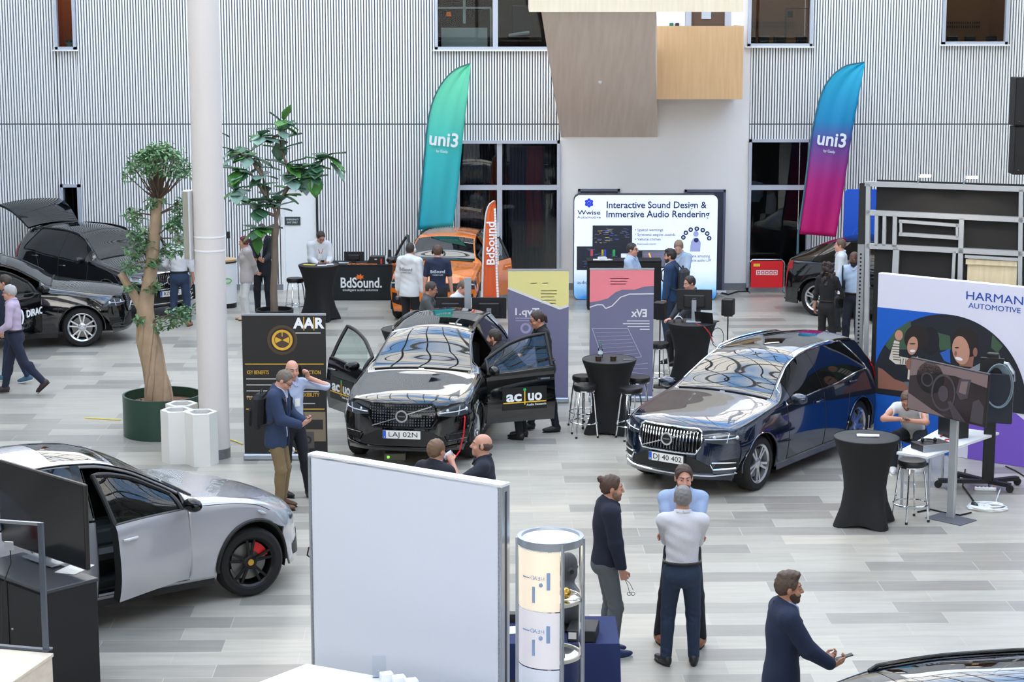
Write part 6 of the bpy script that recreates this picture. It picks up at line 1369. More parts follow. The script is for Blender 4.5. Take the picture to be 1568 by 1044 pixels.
# ---- roll-up banners
def rollup(label, px0, px1, pbase, h, base_mat, group='roll-up banners', rz=0, cat='banner'):
    a, b = F(px0, pbase), F(px1, pbase); c = (a+b)/2; w = (b-a).length; t = thing('rollup_banner', label, cat, c, rz, group)
    MB().box((0, 0, (h+.08)/2), (w, .012, h-.08)).build('banner_sheet', base_mat, t); MB().box((0, 0, .045), (w+.02, .16, .085), bev=.015).build('cassette', M_alu, t); MB().box((0, 0, h), (w+.01, .025, .03)).build('top_rail', M_alu, t)
    MB().cyl((0, .025, .06), .010, h-.06, 10).build('support_pole', M_alu, t)
    return t, w, c
def lines(mb, x, z, w, n, dz, mi=0, y=-.008, h=.012, rg=random.Random(2)):
    for i in range(n): ww = w*rg.uniform(.7, 1); mb.box((x+ww/2, y, z-i*dz), (ww, .003, h), mi)
M_bkb = mat('banner_black', (27, 25, 24), .5); M_gold = mat('banner_gold', (214, 166, 52), .5)
t, w, c = rollup('tall black roll-up banner with gold dial and white lettering behind the two phone users', 375, 502, 703, 2.06, M_bkb)
a_ = MB(); FR = lambda x, z: frame_M((x, -.0075, z), (1, 0, 0), (0, 0, 1))
text_mb(a_, 'A', .20, FR(.18*w, 1.93), 0, weight=.008); text_mb(a_, 'A', .20, FR(.30*w, 1.93), 0, weight=.008); text_mb(a_, 'R', .20, FR(.42*w, 1.93), 0, weight=.008); a_.build('initials', M_white, t)
a_ = MB()
for x in (.24, .36): a_.box((x*w, -.008, 1.93), (.012, .003, .19))
a_.box((0, -.008, 1.36), (w*.94, .003, .012)).box((0, -.008, .72), (w*.94, .003, .012))
text_mb(a_, 'KEY BENEFITS', .075, FR(-.32*w, 1.24), 0, width=.26*w); text_mb(a_, 'INTERACTION', .075, FR(.28*w, 1.24), 0, width=.3*w); text_mb(a_, 'TUNABILITY', .075, FR(-.34*w, .88), 0, width=.24*w); text_mb(a_, 'FLEXIBILITY', .075, FR(.28*w, .92), 0, width=.26*w)
a_.lathe([(.11, 0), (.145, .002), (.145, 0)], 40, 0, FR(-.02*w, 1.70), a0=0, a1=2*PI).lathe([(.0, .001), (.10, .001)], 10, 0, FR(-.02*w, 1.70), a0=-.45, a1=.45).lathe([(.0, .001), (.10, .001)], 10, 0, FR(-.02*w, 1.70), a0=PI-.45, a1=PI+.45).box((-.02*w, -.009, 1.79), (.012, .003, .08))
a_.build('gold_print', M_gold, t)
a_ = MB(); a_.lathe([(.17, 0), (.205, .001), (.21, 0)], 40, 0, FR(-.02*w, 1.70)).lathe([(0, .0005), (.11, .0005)], 32, 0, FR(-.02*w, 1.70)); a_.build('dial_ring', mat('bronze_print', (70, 54, 38), .5), t)
a_ = MB(); lines(a_, -.46*w, 1.15, .42*w, 4, .085); lines(a_, .08*w, 1.14, .36*w, 3, .085); lines(a_, .12*w, .80, .3*w, 1, .05); lines(a_, .14*w, 1.80, .34*w, 1, .05, h=.015); a_.build('small_print', mat('print_grey', (186, 184, 178), .6), t)
a_ = MB(); a_.box((.30*w, -.008, .47), (.36*w, .003, .42), 0).box((.30*w, -.0095, .50), (.30*w, .003, .14), 1).box((.26*w, -.0105, .28), (.16*w, .003, .24), 2).lathe([(.03, .0), (.06, .002)], 20, 1, FR(.26*w, .28) @ Matrix.Translation((0, 0, .006))); a_.build('photo_print', [mat('photo_tan', (128, 112, 92), .5), mat('photo_dark', (38, 34, 32), .5), mat('photo_mid', (78, 74, 72), .5)], t)
a_ = MB(); text_mb(a_, 'uo', .20, FR(.02*w, .15), 0, width=.2, weight=.006); text_mb(a_, 'Audio Research', .05, FR(.02*w, .05+.055), 0, width=.3) if False else None; a_.build('logo_print', M_white, t); MB().box((0, -.008, .12), (w*.42, .003, .012)).build('logo_line', M_gold, t)
# two light banners seen from their rear, lettering reversed
M_lilac = mat('banner_lilac_grey', (112, 112, 140), .6); M_yel = mat('banner_yellow', (228, 218, 144), .6); M_pink = mat('banner_pink', (236, 132, 142), .6); M_pw = mat('banner_white_line', (222, 222, 226), .6); M_faint = mat('banner_faint', (136, 136, 162), .6); M_faintp = mat('banner_faint_pink', (208, 112, 122), .6); M_fainty = mat('banner_faint_yellow', (176, 168, 110), .6)
def poly_print(mb, pts, mi=0, y=-.0075): mb.prism([(p[0], p[1]) for p in pts], .002, mi, frame_M((0, y+.0, 0), (1, 0, 0), (0, 0, 1)))
t, w, c = rollup('yellow and lilac roll-up banner with reversed lettering beside the dark glazing', 778, 870, 616, 2.13, M_lilac)
a_ = MB(); poly_print(a_, [(-w/2, 1.86), (.36*w, 1.53), (w/2, 1.58), (w/2, 2.115), (-w/2, 2.115)]); a_.build('yellow_field', M_yel, t)
a_ = MB()
for d in (0, .012): pass
a_.bar((-w/2, -.009, 1.845), (.355*w, -.009, 1.515), .003, .035).bar((.355*w, -.009, 1.515), (w/2, -.009, 1.565), .003, .035); text_mb(a_, 'Typ.1', .15, FR(-.20*w, 1.46), 0, mirror=True, width=.38, weight=.003); a_.build('white_print', M_pw, t)
a_ = MB(); lines(a_, .04*w, 1.80, .3*w, 5, .05); lines(a_, -.13*w, 1.92, .12*w, 1, .05); lines(a_, .06*w, 1.92, .1*w, 1, .05); a_.build('small_print', M_fainty, t)
a_ = MB(); lines(a_, -.38*w, 1.36, .40*w, 2, .04); 
for x, z in ((-.2, 1.20), (0, 1.14), (-.12, 1.0), (.06, .98)): a_.lathe([(.05, 0), (.085, .002)], 20, 0, FR(x, z))
a_.build('graphics', mat('banner_lilac_pale', (158, 156, 190), .6), t)
t, w, c = rollup('pink and lilac roll-up banner with reversed lettering behind the table with stools', 902, 999, 614, 2.13, M_lilac)
pk = [(-w/2, 1.60), (-.36*w, 1.62), (-.22*w, 1.66), (-.10*w, 1.76), (0, 1.80), (.2*w, 1.80), (.35*w, 1.85), (w/2, 1.86), (w/2, 2.115), (-w/2, 2.115)]
a_ = MB(); poly_print(a_, pk); a_.build('pink_field', M_pink, t)
a_ = MB(); pts = [(-w/2, 1.52), (-.38*w, 1.56), (-.30*w, 1.56), (-.25*w, 1.50), (-.15*w, 1.54), (-.02*w, 1.68), (.12*w, 1.73), (w/2, 1.735)]
for p_, q_ in zip(pts[:-1], pts[1:]): a_.bar((p_[0], -.009, p_[1]), (q_[0], -.009, q_[1]), .003, .016)
text_mb(a_, 'EVx', .17, FR(.28*w, 1.42), 0, mirror=True, width=.25, weight=.005)
rg_ = random.Random(8)
for i in range(4): ww = .42*w*rg_.uniform(.8, 1) if i < 3 else .15*w; a_.box((.44*w-ww/2, -.008, 1.30-i*.045), (ww, .003, .013))
a_.build('white_print', M_pw, t)
a_ = MB(); text_mb(a_, 'OPEN AIR', .07, FR(-.02*w, 1.97), 0, mirror=True, width=.28) if False else lines(a_, -.18*w, 1.98, .34*w, 3, .045); a_.build('pink_small_print', M_faintp, t)
a_ = MB(); Q_ = [(-.46*w, 1.18), (.10*w, 1.18), (.32*w, .72), (-.28*w, .66)]
for p_, q_ in zip(Q_, Q_[1:]+Q_[:1]): a_.bar((p_[0], -.009, p_[1]), (q_[0], -.009, q_[1]), .003, .010)
for i in range(1, 8):
    u = i/8; l_ = (Q_[0][0]+(Q_[3][0]-Q_[0][0])*u+.03, Q_[0][1]+(Q_[3][1]-Q_[0][1])*u); r_ = (Q_[1][0]+(Q_[2][0]-Q_[1][0])*u-.03, Q_[1][1]+(Q_[2][1]-Q_[1][1])*u); a_.bar((l_[0], -.008, l_[1]), (r_[0], -.008, r_[1]), .003, .005)
for i in range(5): a_.bar((-.1*w+i*.03, -.008, .55-.03*i), (.42*w, -.008, .62-.09*i), .003, .006)
a_.build('line_drawing', mat('banner_line_pale', (176, 176, 196), .6), t)

# ---- feather flags
def flag_mat(name, stops, z0, z1):
    m = bpy.data.materials.new(name); m.use_nodes = True; nt = m.node_tree; b = nt.nodes['Principled BSDF']; b.inputs['Roughness'].default_value = .6
    tc = nt.nodes.new('ShaderNodeTexCoord'); sx = nt.nodes.new('ShaderNodeSeparateXYZ'); mr = nt.nodes.new('ShaderNodeMapRange'); mr.inputs['From Min'].default_value = z0; mr.inputs['From Max'].default_value = z1
    cr = nt.nodes.new('ShaderNodeValToRGB'); e = cr.color_ramp.elements
    for i, (p, c) in enumerate(stops):
        k = e[i] if i < 2 else e.new(p); k.position = p; k.color = srgb(*c)
    nt.links.new(tc.outputs['Object'], sx.inputs[0]); nt.links.new(sx.outputs['Z'], mr.inputs['Value']); nt.links.new(mr.outputs['Result'], cr.inputs['Fac']); nt.links.new(cr.outputs['Color'], b.inputs['Base Color'])
    tr = nt.nodes.new('ShaderNodeBsdfTranslucent'); mx = nt.nodes.new('ShaderNodeMixShader'); mx.inputs[0].default_value = .25; nt.links.new(cr.outputs['Color'], tr.inputs[0]); o = nt.nodes['Material Output']
    nt.links.new(b.outputs[0], mx.inputs[1]); nt.links.new(tr.outputs[0], mx.inputs[2]); nt.links.new(mx.outputs[0], o.inputs[0]); return m
def feather(label, left, right, Y, stops, base_px, group='feather flags', textfn=None, hem=None, wave=.05):
    """left / right: outlines in picture terms from the tip down, standing in the plane at depth Y"""
    def res(pts, n):
        p = [W(x, y, Y) for x, y in pts]; z = [q.z for q in p]; zz = np.linspace(z[0], z[-1], n) if False else None
        d = np.concatenate([[0], np.cumsum([(b-a).length for a, b in zip(p[:-1], p[1:])])]); f = pchip(d, [q.x for q in p]); g = pchip(d, z); s = np.linspace(0, d[-1], n); return [(float(f(q)), float(g(q))) for q in s]
    n = 36; Lp, Rp = res(left, n), res(right, n); base = W(base_px[0], base_px[1], Y); base.z = 0
    t = thing('feather_flag', label, 'flag', base, 0, group); rows = []
    for i in range(n):
        r = []
        for u in np.linspace(0, 1, 12):
            x = Lp[i][0]+(Rp[i][0]-Lp[i][0])*u; z = Lp[i][1]+(Rp[i][1]-Lp[i][1])*u; r.append((x-base.x, wave*math.sin(u*4+i*.16)*u+.012*math.sin(u*17+i*.05), z))
        rows.append(r)
    z1, z0 = max(p[1] for p in Lp), min(p[1] for p in Lp); mb = MB(); mb.grid(rows, 0, True); sh = mb.build('flag_cloth', flag_mat('flag_'+label[:8], stops, z0, z1), t)
    so = sh.modifiers.new('cloth', 'SOLIDIFY'); so.thickness = .004
    pp = [(q[0]-base.x-.012, 0, q[1]) for q in Lp]+[(Lp[-1][0]-base.x-.02, 0, .02)]; MB().tube(pp, [.012+.010*i/n for i in range(n+1)], 8).build('pole', mat('flag_pole', (70, 110, 124), .4) if hem is None else mat('flag_pole_w', (210, 210, 210), .4), t)
    cx = Lp[-1][0]-base.x-.02; MB().box((cx, 0, .012), (.5, .06, .02)).box((cx, 0, .012), (.06, .5, .02)).build('cross_foot', M_black, t)
    if hem:
        h = MB()
        for i in range(3, n-1, 1): q = rows[i][-1]; h.box((q[0]-.02, q[1]-.01, q[2]), (.04, .008, .045))
        h.build('white_hem_ties', M_white, t)
    if textfn: textfn(t, base, rows)
    return t
YF = YW-1.2
def uni(cx, cy, rot):
    def f(t, base, rows):
        o = W(cx, cy, YF)-Vector((base.x, base.y, 0)); o.y = -.075; M_ = frame_M(o, (math.cos(rot), 0, math.sin(rot)), (0, 0, 1)); a = MB(); text_mb(a, 'uni3', .40, M_, 0, width=.60, weight=.008); text_mb(a, 'by Geely', .08, M_ @ Matrix.Translation((-.02, -.24, 0)), 0, width=.24); a.build('lettering', mat('flag_white', (222, 232, 236), .5), t)
    return f
feather('tall teal feather flag with white lettering beside the dark glazing', [(721, 97), (702, 104), (684, 119), (668, 144), (657, 180), (650, 245), (645, 300), (640, 352)], [(721, 97), (717, 140), (711, 190), (705, 250), (700, 300), (694, 346)], YF,
        [(0, (40, 178, 204)), (1, (128, 232, 194)), (.45, (64, 204, 208)), (.8, (112, 226, 192))], (641, 380), textfn=uni(680, 214, -.10))
feather('tall blue to pink feather flag with white lettering at the right', [(1324, 95), (1300, 99), (1279, 112), (1262, 135), (1251, 170), (1243, 210), (1233, 290), (1223, 358)], [(1324, 95), (1314, 150), (1303, 215), (1294, 280), (1280, 363)], YF,
        [(0, (214, 22, 122)), (1, (40, 190, 224)), (.3, (196, 40, 140)), (.55, (98, 92, 178)), (.66, (24, 150, 206))], (1221, 380), textfn=uni(1273, 214, -.12))
def bds(t, base, rows):
    o = W(752, 372, 38.2)-Vector((base.x, base.y, 0)); o.y = -.06; M_ = frame_M(o, (0, 0, 1), (-1, 0, 0)); a = MB(); text_mb(a, 'BdSound', .22, M_, 0, width=.82, weight=.004); text_mb(a, 'intelligent audio solutions', .06, M_ @ Matrix.Translation((0, -.13, 0)), 0, width=.8); a.build('lettering', M_white, t)
feather('narrow orange flag with vertical white lettering beside the orange car', [(758, 307), (750, 313), (745, 328), (743, 350), (741, 390), (739, 457)], [(758.6, 307.5), (760, 330), (761, 360), (762, 410), (764, 458)], 38.2, [(0, (230, 102, 56)), (1, (240, 128, 70))], (740, 462), textfn=bds, hem=True, wave=.03)

# ---- light box with the sound design graphics
lb0, lb1 = F(878, 459), F(1097, 459); YL = lb0.y; wl_ = lb1.x-lb0.x; hl_ = W(988, 298, YL).z
lb = thing('light_box', 'glowing white rounded display wall with dark blue heading about sound design', 'display', ((lb0.x+lb1.x)/2, YL, 0))
def rrect(w, h, r, n=8):
    out = []
    for cx, cy, a0 in ((w/2-r, h-r, 0), (-w/2+r, h-r, PI/2), (-w/2+r, r, PI), (w/2-r, r, 1.5*PI)): out += [(cx+r*math.cos(a0+q), cy+r*math.sin(a0+q)) for q in np.linspace(0, PI/2, n)]
    return out
MB().prism(rrect(wl_, hl_, .13), .28, 0, frame_M((0, .29, 0), (1, 0, 0), (0, 0, 1))).build('case', mat('case_dark', (36, 40, 48), .5), lb)
def lightbox_mat():
    m = bpy.data.materials.new('backlit_print'); m.use_nodes = True; nt = m.node_tree; b = nt.nodes['Principled BSDF']; N = nt.nodes.new; L_ = nt.links.new
    tc = N('ShaderNodeTexCoord'); sx = N('ShaderNodeSeparateXYZ'); nz = N('ShaderNodeTexNoise'); nz.inputs['Scale'].default_value = 1.6; nz.inputs['Detail'].default_value = 4; L_(tc.outputs['Object'], nz.inputs['Vector']); L_(tc.outputs['Object'], sx.inputs[0])
    ad = N('ShaderNodeMath'); ad.operation = 'MULTIPLY_ADD'; ad.inputs[1].default_value = .55; L_(nz.outputs['Fac'], ad.inputs[0]); L_(sx.outputs['Z'], ad.inputs[2])
    cr = N('ShaderNodeValToRGB'); e = cr.color_ramp.elements; e[0].position = .14; e[0].color = srgb(52, 130, 200); e[1].position = .40; e[1].color = srgb(226, 236, 250); k = e.new(.25); k.color = srgb(150, 198, 238)
    mr = N('ShaderNodeMapRange'); mr.inputs['From Max'].default_value = 2.2; L_(ad.outputs[0], mr.inputs['Value']); L_(mr.outputs['Result'], cr.inputs['Fac']); L_(cr.outputs['Color'], b.inputs['Base Color']); L_(cr.outputs['Color'], b.inputs['Emission Color']); b.inputs['Emission Strength'].default_value = 0.62; b.inputs['Roughness'].default_value = .5
    return m
MB().prism(rrect(wl_-.02, hl_-.02, .12), .01, 0, frame_M((0, .0, .01), (1, 0, 0), (0, 0, 1))).build('lit_face', lightbox_mat(), lb)
M_ink = mat('print_navy', (20, 42, 98), .5); M_inkb = mat('print_blue', (44, 70, 210), .5, emit=(40, 60, 220), estr=.3)
def LX(px, py): p = W(px, py, YL); return p.x-lb.location.x, p.z
def lbf(px, py, o=0): x, z = LX(px, py); return frame_M((x, -.0115-o, z), (1, 0, 0), (0, 0, 1))
a_ = MB()
text_mb(a_, 'Interactive Sound Design &', .2, lbf(1005, 314), 0, width=156/74.6, weight=.0035); text_mb(a_, 'Immersive Audio Rendering', .2, lbf(1007, 328), 0, width=161/74.6, weight=.0035)
text_mb(a_, 'Wwise', .13, lbf(902, 325.5), 0, width=.48, weight=.002); text_mb(a_, 'Automotive', .085, lbf(902, 332.5), 0, width=.49)
for i, s_ in enumerate(('\u2022 Spatial warnings', '\u2022 Synthetic engine sounds', '\u2022 Vehicle chimes', 'And much more!')): text_mb(a_, s_, .085 if i < 3 else .06, lbf((972, 972, 972, 975)[i], 352+i*7.1), 0, align='LEFT', width=(44, 63, 40, 30)[i]/74.6)
text_mb(a_, 'create amazing', .09, lbf(1069, 392), 0, width=.5); text_mb(a_, 'vehicle audio UX', .09, lbf(1070, 398.5), 0, width=.52); text_mb(a_, 'audiokinetic', .1, lbf(902, 432.5), 0, width=.5)
a_.build('heading_lettering', M_ink, lb)
a_ = MB()
for k in range(6): a_.lathe([(0, .002), (.035, .002)], 12, 0, lbf(902+4.6*math.cos(k*PI/3+PI/6), 310.5+4.6*math.sin(k*PI/3+PI/6)))
a_.lathe([(0, .002), (.03, .002)], 12, 0, lbf(902, 310.5)); a_.build('dot_emblem', M_inkb, lb)
def lbbox(mb, x0, y0, x1, y1, mi, o=0): ax, az = LX(x0, y1); bx, bz = LX(x1, y0); mb.box(((ax+bx)/2, -.0115-o, (az+bz)/2), (bx-ax, .003, bz-az), mi)
a_ = MB(); lbbox(a_, 907, 345, 968, 388, 0); lbbox(a_, 883, 377, 951, 413, 0, .003); lbbox(a_, 972, 383, 1022, 410, 0, .001); rg_ = random.Random(5)
for i in range(46): x = rg_.uniform(909, 960); y = rg_.uniform(347, 372); lbbox(a_, x, y, x+rg_.uniform(2, 8), y+.7, rg_.choice((1, 1, 1, 2, 5)), .003)
for i in range(26): x = rg_.uniform(885, 938); y = rg_.uniform(380, 411); lbbox(a_, x, y, x+rg_.uniform(2, 9), y+.6, rg_.choice((1, 1, 5)), .006)
for x0, x1, c in ((904, 908, 3), (921, 924, 2), (925, 928, 5), (938, 942, 4)): lbbox(a_, x0, 382, x1, 392, c, .006)
a_.build('screenshots', [mat('shot_dark', (38, 44, 60), .5), mat('shot_grey', (118, 128, 150), .5), mat('shot_yellow', (226, 200, 60), .5), mat('shot_red', (206, 90, 110), .5), mat('shot_green', (60, 190, 110), .5), mat('shot_blue', (60, 90, 220), .5)], lb)
a_ = MB()
for k in range(7):
    q = (190+k*27.5)/180*PI; px_, py_ = 1066+20*math.cos(q), 366+16*math.sin(q); a_.lathe([(0, .002), (.05, .002), (.05, 0)], 16, 0, lbf(px_, py_)); a_.lathe([(0, .003), (.022, .003)], 10, 1, lbf(px_, py_, .001))
a_.lathe([(0, .002), (.05, .002)], 14, 0, lbf(1066, 367.5, .002)); a_.build('icons', [M_ink, M_pw], lb)
a_ = MB(); a_.lathe([(0, .001), (.06, .001)], 16, 0, lbf(1065.5, 358)); poly = [LX(x, y) for x, y in ((1056, 385), (1058, 370), (1062, 364), (1069, 364), (1073, 371), (1072, 385))]; a_.prism(poly[::-1], .002, 0, frame_M((0, -.0115, 0), (1, 0, 0), (0, 0, 1))); a_.build('figure_print', mat('figure_lilac', (176, 184, 236), .5), lb)
# high table, screen and leaflets at the light box
dk = thing('demo_counter', 'black cloth covered counter in front of the light box', 'counter', (W(955, 440, YL-1.1).x, YL-1.1, 0)); MB().box((0, 0, .5), (1.5, .5, 1.0), bev=.02).build('cloth_cover', M_spandex, dk); MB().box((0, 0, 1.005), (1.52, .52, .012)).build('counter_top', M_blackm, dk)
for i, (px, lab) in enumerate(((914, 'white leaflet at the left end of the counter before the light box'), (922, 'white box on the counter before the light box'), (930, 'white leaflet right of the white box on the counter'))): tag(MB().box((W(px, 410, YL-1.15).x, YL-1.2, 1.012+(.03 if i == 1 else .006)), (.16, .14, .06 if i == 1 else .012), rz=.2*i).build('leaflet' if i != 1 else 'small_box', M_white), lab, 'leaflet' if i != 1 else 'box')
ms = flat_screen('demo_screen', 'grey framed screen with an orange light streak in front of the light box', 'screen', (W(1001, 395, YL-.75).x, YL-.75, 0), 0, .47, .31, W(1001, 397, YL-.75).z, mt=M_alu)
MB().box((0, -.001, W(1001, 397, YL-.75).z), (.44, .004, .28)).build('picture', mat('demo_picture', (120, 116, 140), .4, emit=(120, 116, 140), estr=.4), ms); MB().bar((-.10, -.005, W(1001, 397, YL-.75).z+.13), (.0, -.005, W(1001, 397, YL-.75).z-.13), .003, .03).build('streak', mat('demo_streak', (250, 190, 120), .4, emit=(250, 180, 100), estr=.8), ms)
# ---- red barrier panel with frame
ra, rb = F(1147, 448), F(1200, 448); rd = thing('red_barrier', 'red fabric barrier on a bent steel frame right of the light box', 'barrier', ((ra.x+rb.x)/2, ra.y, 0)); w_ = rb.x-ra.x
MB().box((0, 0, .40), (w_-.06, .02, .58)).build('red_panel', mat('barrier_red', (222, 28, 36), .6), rd)
MB().tube([(-w_/2, 0, .0), (-w_/2, 0, .66), (-w_/2+.06, 0, .72), (w_/2-.06, 0, .72), (w_/2, 0, .66), (w_/2, 0, 0)], .014, 8).tube([(-w_/2, -.18, .012), (-w_/2, .18, .012)], .014, 8).tube([(w_/2, -.18, .012), (w_/2, .18, .012)], .014, 8).build('frame', M_steel, rd)
a_ = MB(); a_.box((0, -.012, .44), (.46, .003, .105))
for k in range(5): pass
a_.box((-.22, -.012, .60), (.14, .003, .06), 2).build('white_field', [M_white, M_red, mat('barrier_yellow', (244, 200, 60), .5)], rd)
a_ = MB()
for k in range(5): a_.box((-.176+k*.088, -.015, .44), (.066, .003, .075), 0); 
a_.build('red_squares', mat('barrier_red', (222, 28, 36), .6), rd); a_ = MB()
for k in range(5): a_.box((-.176+k*.088, -.0175, .44), (.03, .003, .04))
a_.build('white_squares', M_white, rd)
# ---- sound company table at the back left
ba, bb_ = F(506, 460), F(612, 460); bt = thing('exhibit_table', 'table under a black cloth with orange and white audio lettering', 'table', ((ba.x+bb_.x)/2, ba.y+.35, 0)); w_ = bb_.x-ba.x
MB().box((0, 0, .37), (w_, .7, .74), bev=.015).build('table_cloth', mat('cloth_green_black', (24, 30, 32), .85), bt); MB().box((0, 0, .745), (w_+.01, .71, .012)).build('table_top', mat('cloth_green_black', (24, 30, 32), .85), bt)
def BF(px, py): p = W(px, py, ba.y); return frame_M((p.x-bt.location.x, -.353, p.z), (1, 0, 0), (0, 0, 1))
a_ = MB(); text_mb(a_, 'BdSound.', .30, BF(553, 433.5), 0, width=63/73, weight=.006); text_mb(a_, 'intelligent audio solutions', .07, BF(552, 444), 0, width=54/73); a_.build('lettering', M_white, bt)
a_ = MB(); a_.prism([(.10*math.cos(k*PI/7)*(1 if k % 2 else .55), .07*math.sin(k*PI/7)*(1 if k % 2 else .5)) for k in range(14)], .003, 0, BF(551, 424)); a_.build('orange_splash', mat('orange_print', (238, 120, 40), .5), bt)
zt = .751; yb_ = ba.y
m2 = flat_screen('monitor', 'black monitor seen from behind on the sound company table', 'monitor', (W(542, 400, yb_+.3).x, yb_+.35, zt), R(180), .42, .20, .14, stand=False)
MB().box((0, .05, .03), (.1, .1, .06)).build('stand_post', M_black, m2)
cs_ = thing('equipment_case', 'black sloping equipment case on the sound company table', 'case', (W(576, 400, yb_+.3).x, yb_+.3, zt)); MB().prism([(-.2, 0), (.2, 0), (.2, .15), (-.12, .15)], .25, 0, frame_M((0, .12, 0), (1, 0, 0), (0, 0, 1))).build('case_body', M_black, cs_); MB().box((.0, -.14, .1), (.05, .01, .03)).build('latch', M_steel, cs_)
rg_ = random.Random(12)
for i in range(7): tag(MB().box((W(535+i*6.5, 407, yb_+.15).x, yb_+.12+.03*(i % 2), zt+.004), (.07, .10, .006), rz=.3*i).build('leaflet', mat('orange_print', (238, 120, 40), .5)), 'small orange leaflet lying on the sound company table', 'leaflet', 'orange leaflets on the sound company table')
for i in range(4): tag(MB().box((W(521+i*3.6, 405, yb_+.3).x, yb_+.3, zt+.008), (.06, .05, .016), rz=.4*i).build('sample_card', M_white), 'small white card beside the monitor on the sound company table', 'card', 'white cards on the sound company table')
for px, c, hh, lab in ((584, (206, 60, 50), .13, 'red and white can on the sound company table'), (592, (220, 224, 228), .16, 'white drink can on the sound company table'), (597, (40, 42, 48), .30, 'tall black bottle at the right end of the sound company table')):
    t = thing('bottle', lab, 'bottle', (W(px, 405, yb_+.2).x, yb_+.2, zt)); MB().lathe([(0, 0), (.035, 0), (.035, hh*.8), (.02, hh)], 16).build('bottle_body', mat('can%d' % px, c, .3), t); MB().cyl((0, 0, hh), .02, .02, 12).build('cap', M_white, t)
# ---- desk with black monitors behind the black car
dq = Vector((W(722, 480, 33.7).x, 33.7, 0)); d_ = thing('work_desk', 'grey work desk behind the black car carrying two monitors', 'desk', dq); MB().box((0, 0, .73), (1.5, .7, .03), bev=.004).build('desk_top', M_alu, d_)
for sx in (-1, 1):
    for sy in (-1, 1): MB().box((sx*.7, sy*.3, .357), (.04, .04, .715)).build('leg', M_alu, d_)
for px, w_, lab in ((690, .50, 'left black monitor seen from behind beyond the black car'), (749, .58, 'right black monitor seen from behind beyond the black car')):
    x = W(px, 470, 33.6).x; flat_screen('monitor', lab, 'monitor', (x, 33.6, .745), R(178), w_, .36, W(px, 471, 33.6).z-.745)
pl_ = thing('display_post', 'grey aluminium post rising between the two black monitors', 'post', (W(716.5, 470, 32.95).x, 32.95, 0)); MB().box((0, 0, W(716, 425, 32.95).z/2), (.11, .06, W(716, 425, 32.95).z)).build('profile', M_alu, pl_); MB().box((0, 0, .01), (.5, .4, .02)).build('base_plate', M_alu, pl_)
# ---- bin with wooden top by the column
cbp = F(344, 471); cb_ = thing('recycling_bin', 'white round bin with light wooden top and green mark beside the column', 'bin', (cbp.x, cbp.y+.1, 0)); MB().lathe([(0, .10), (.24, .10), (.25, .9), (.25, .96)], 32).build('drum', M_white, cb_); MB().lathe([(0, 0), (.235, 0), (.235, .10)], 32).build('foot_band', M_black, cb_); MB().lathe([(.25, .96), (.255, .97), (.255, 1.0), (0, 1.005)], 32).build('wooden_top', M_oak, cb_); MB().lathe([(.252, .93), (.258, .93), (.258, .96), (.252, .96)], 32).build('dark_band', M_black, cb_)
MB().tube([(.10+.07*math.cos(a), -.236+.0, .58+.045*math.sin(a)) for a in np.linspace(0, 2*PI, 16, endpoint=False)], .010, 6, closed=True).build('green_mark', mat('green_mark', (90, 200, 90), .5), cb_)
mk = thing('microphone_stand', 'thin black stand against the ribbed wall above the round bin', 'stand', (W(351, 400, YW-.4).x, YW-.4, 0)); MB().cyl((0, 0, 0), .012, 1.25, 10).build('pole', M_black, mk); MB().box((0, 0, 1.25), (.06, .06, .14)).build('head', M_black, mk); MB().lathe([(0, 0), (.15, 0), (.15, .02), (.02, .03)], 20).build('foot', M_black, mk)
# ---- blue rounded board behind the frame wall
q0, q1 = W(1294, 290, 40.6), W(1345, 372, 40.6); bs = thing('blue_board', 'bright blue rounded board partly hidden behind the aluminium frame wall', 'board', ((q0.x+q1.x)/2, 40.6, 0)); MB().prism(rrect(q1.x-q0.x, q0.z-.05, .10), .08, 0, frame_M((0, .08, .05), (1, 0, 0), (0, 0, 1))).build('panel', mat('board_blue', (18, 82, 196), .45), bs); MB().box((0, .04, .025), (.6, .3, .05)).build('foot', M_black, bs)
a_ = MB(); a_.lathe([(.17, 0), (.18, .002)], 24, 0, frame_M((.0, -.002, q0.z*.62), (1, 0, 0), (0, 0, 1))).lathe([(.08, 0), (.09, .002)], 24, 0, frame_M((0, -.002, q0.z*.62), (1, 0, 0), (0, 0, 1))); a_.build('ring_print', mat('board_blue2', (60, 116, 214), .45), bs)
# ================================================================== right-hand stand
# ---- aluminium frame wall with black panels
fa0, fb0 = F(1323, 652), None
PA = W(1327, 281, F(1323, 652).y); hF = PA.z; t_ = (hF-CAM_H)/ray(1565, 289).z; PB = Vector((0, 0, CAM_H))+ray(1565, 289)*t_
dF = (PB-PA); dF.z = 0; dF.normalize(); nF = Vector((dF.y, -dF.x, 0))
fw_ = thing('frame_wall', 'tall aluminium frame wall filled with black panels and one bare wood panel', 'frame wall', (PA.x, PA.y, 0), math.atan2(dF.y, dF.x))
def fpx(px, py): q = on_plane(px, py, PA, nF); return (q-Vector((PA.x, PA.y, 0))).dot(dF), q.z
def frect(mb, x0, y0, x1, y1, th, mi, yo=0):
    a, b = fpx(x0, y1), fpx(x1, y0); mb.box(((a[0]+b[0])/2, yo, (a[1]+b[1])/2), (abs(b[0]-a[0]), th, abs(b[1]-a[1])), mi)
M_alub = mat('frame_aluminium', (182, 186, 190), .35, .5)
mb = MB(); frect(mb, 1330, 284, 1600, 650, .03, 0, .06); mb.build('black_panels', mat('panel_black', (28, 27, 27), .8), fw_)
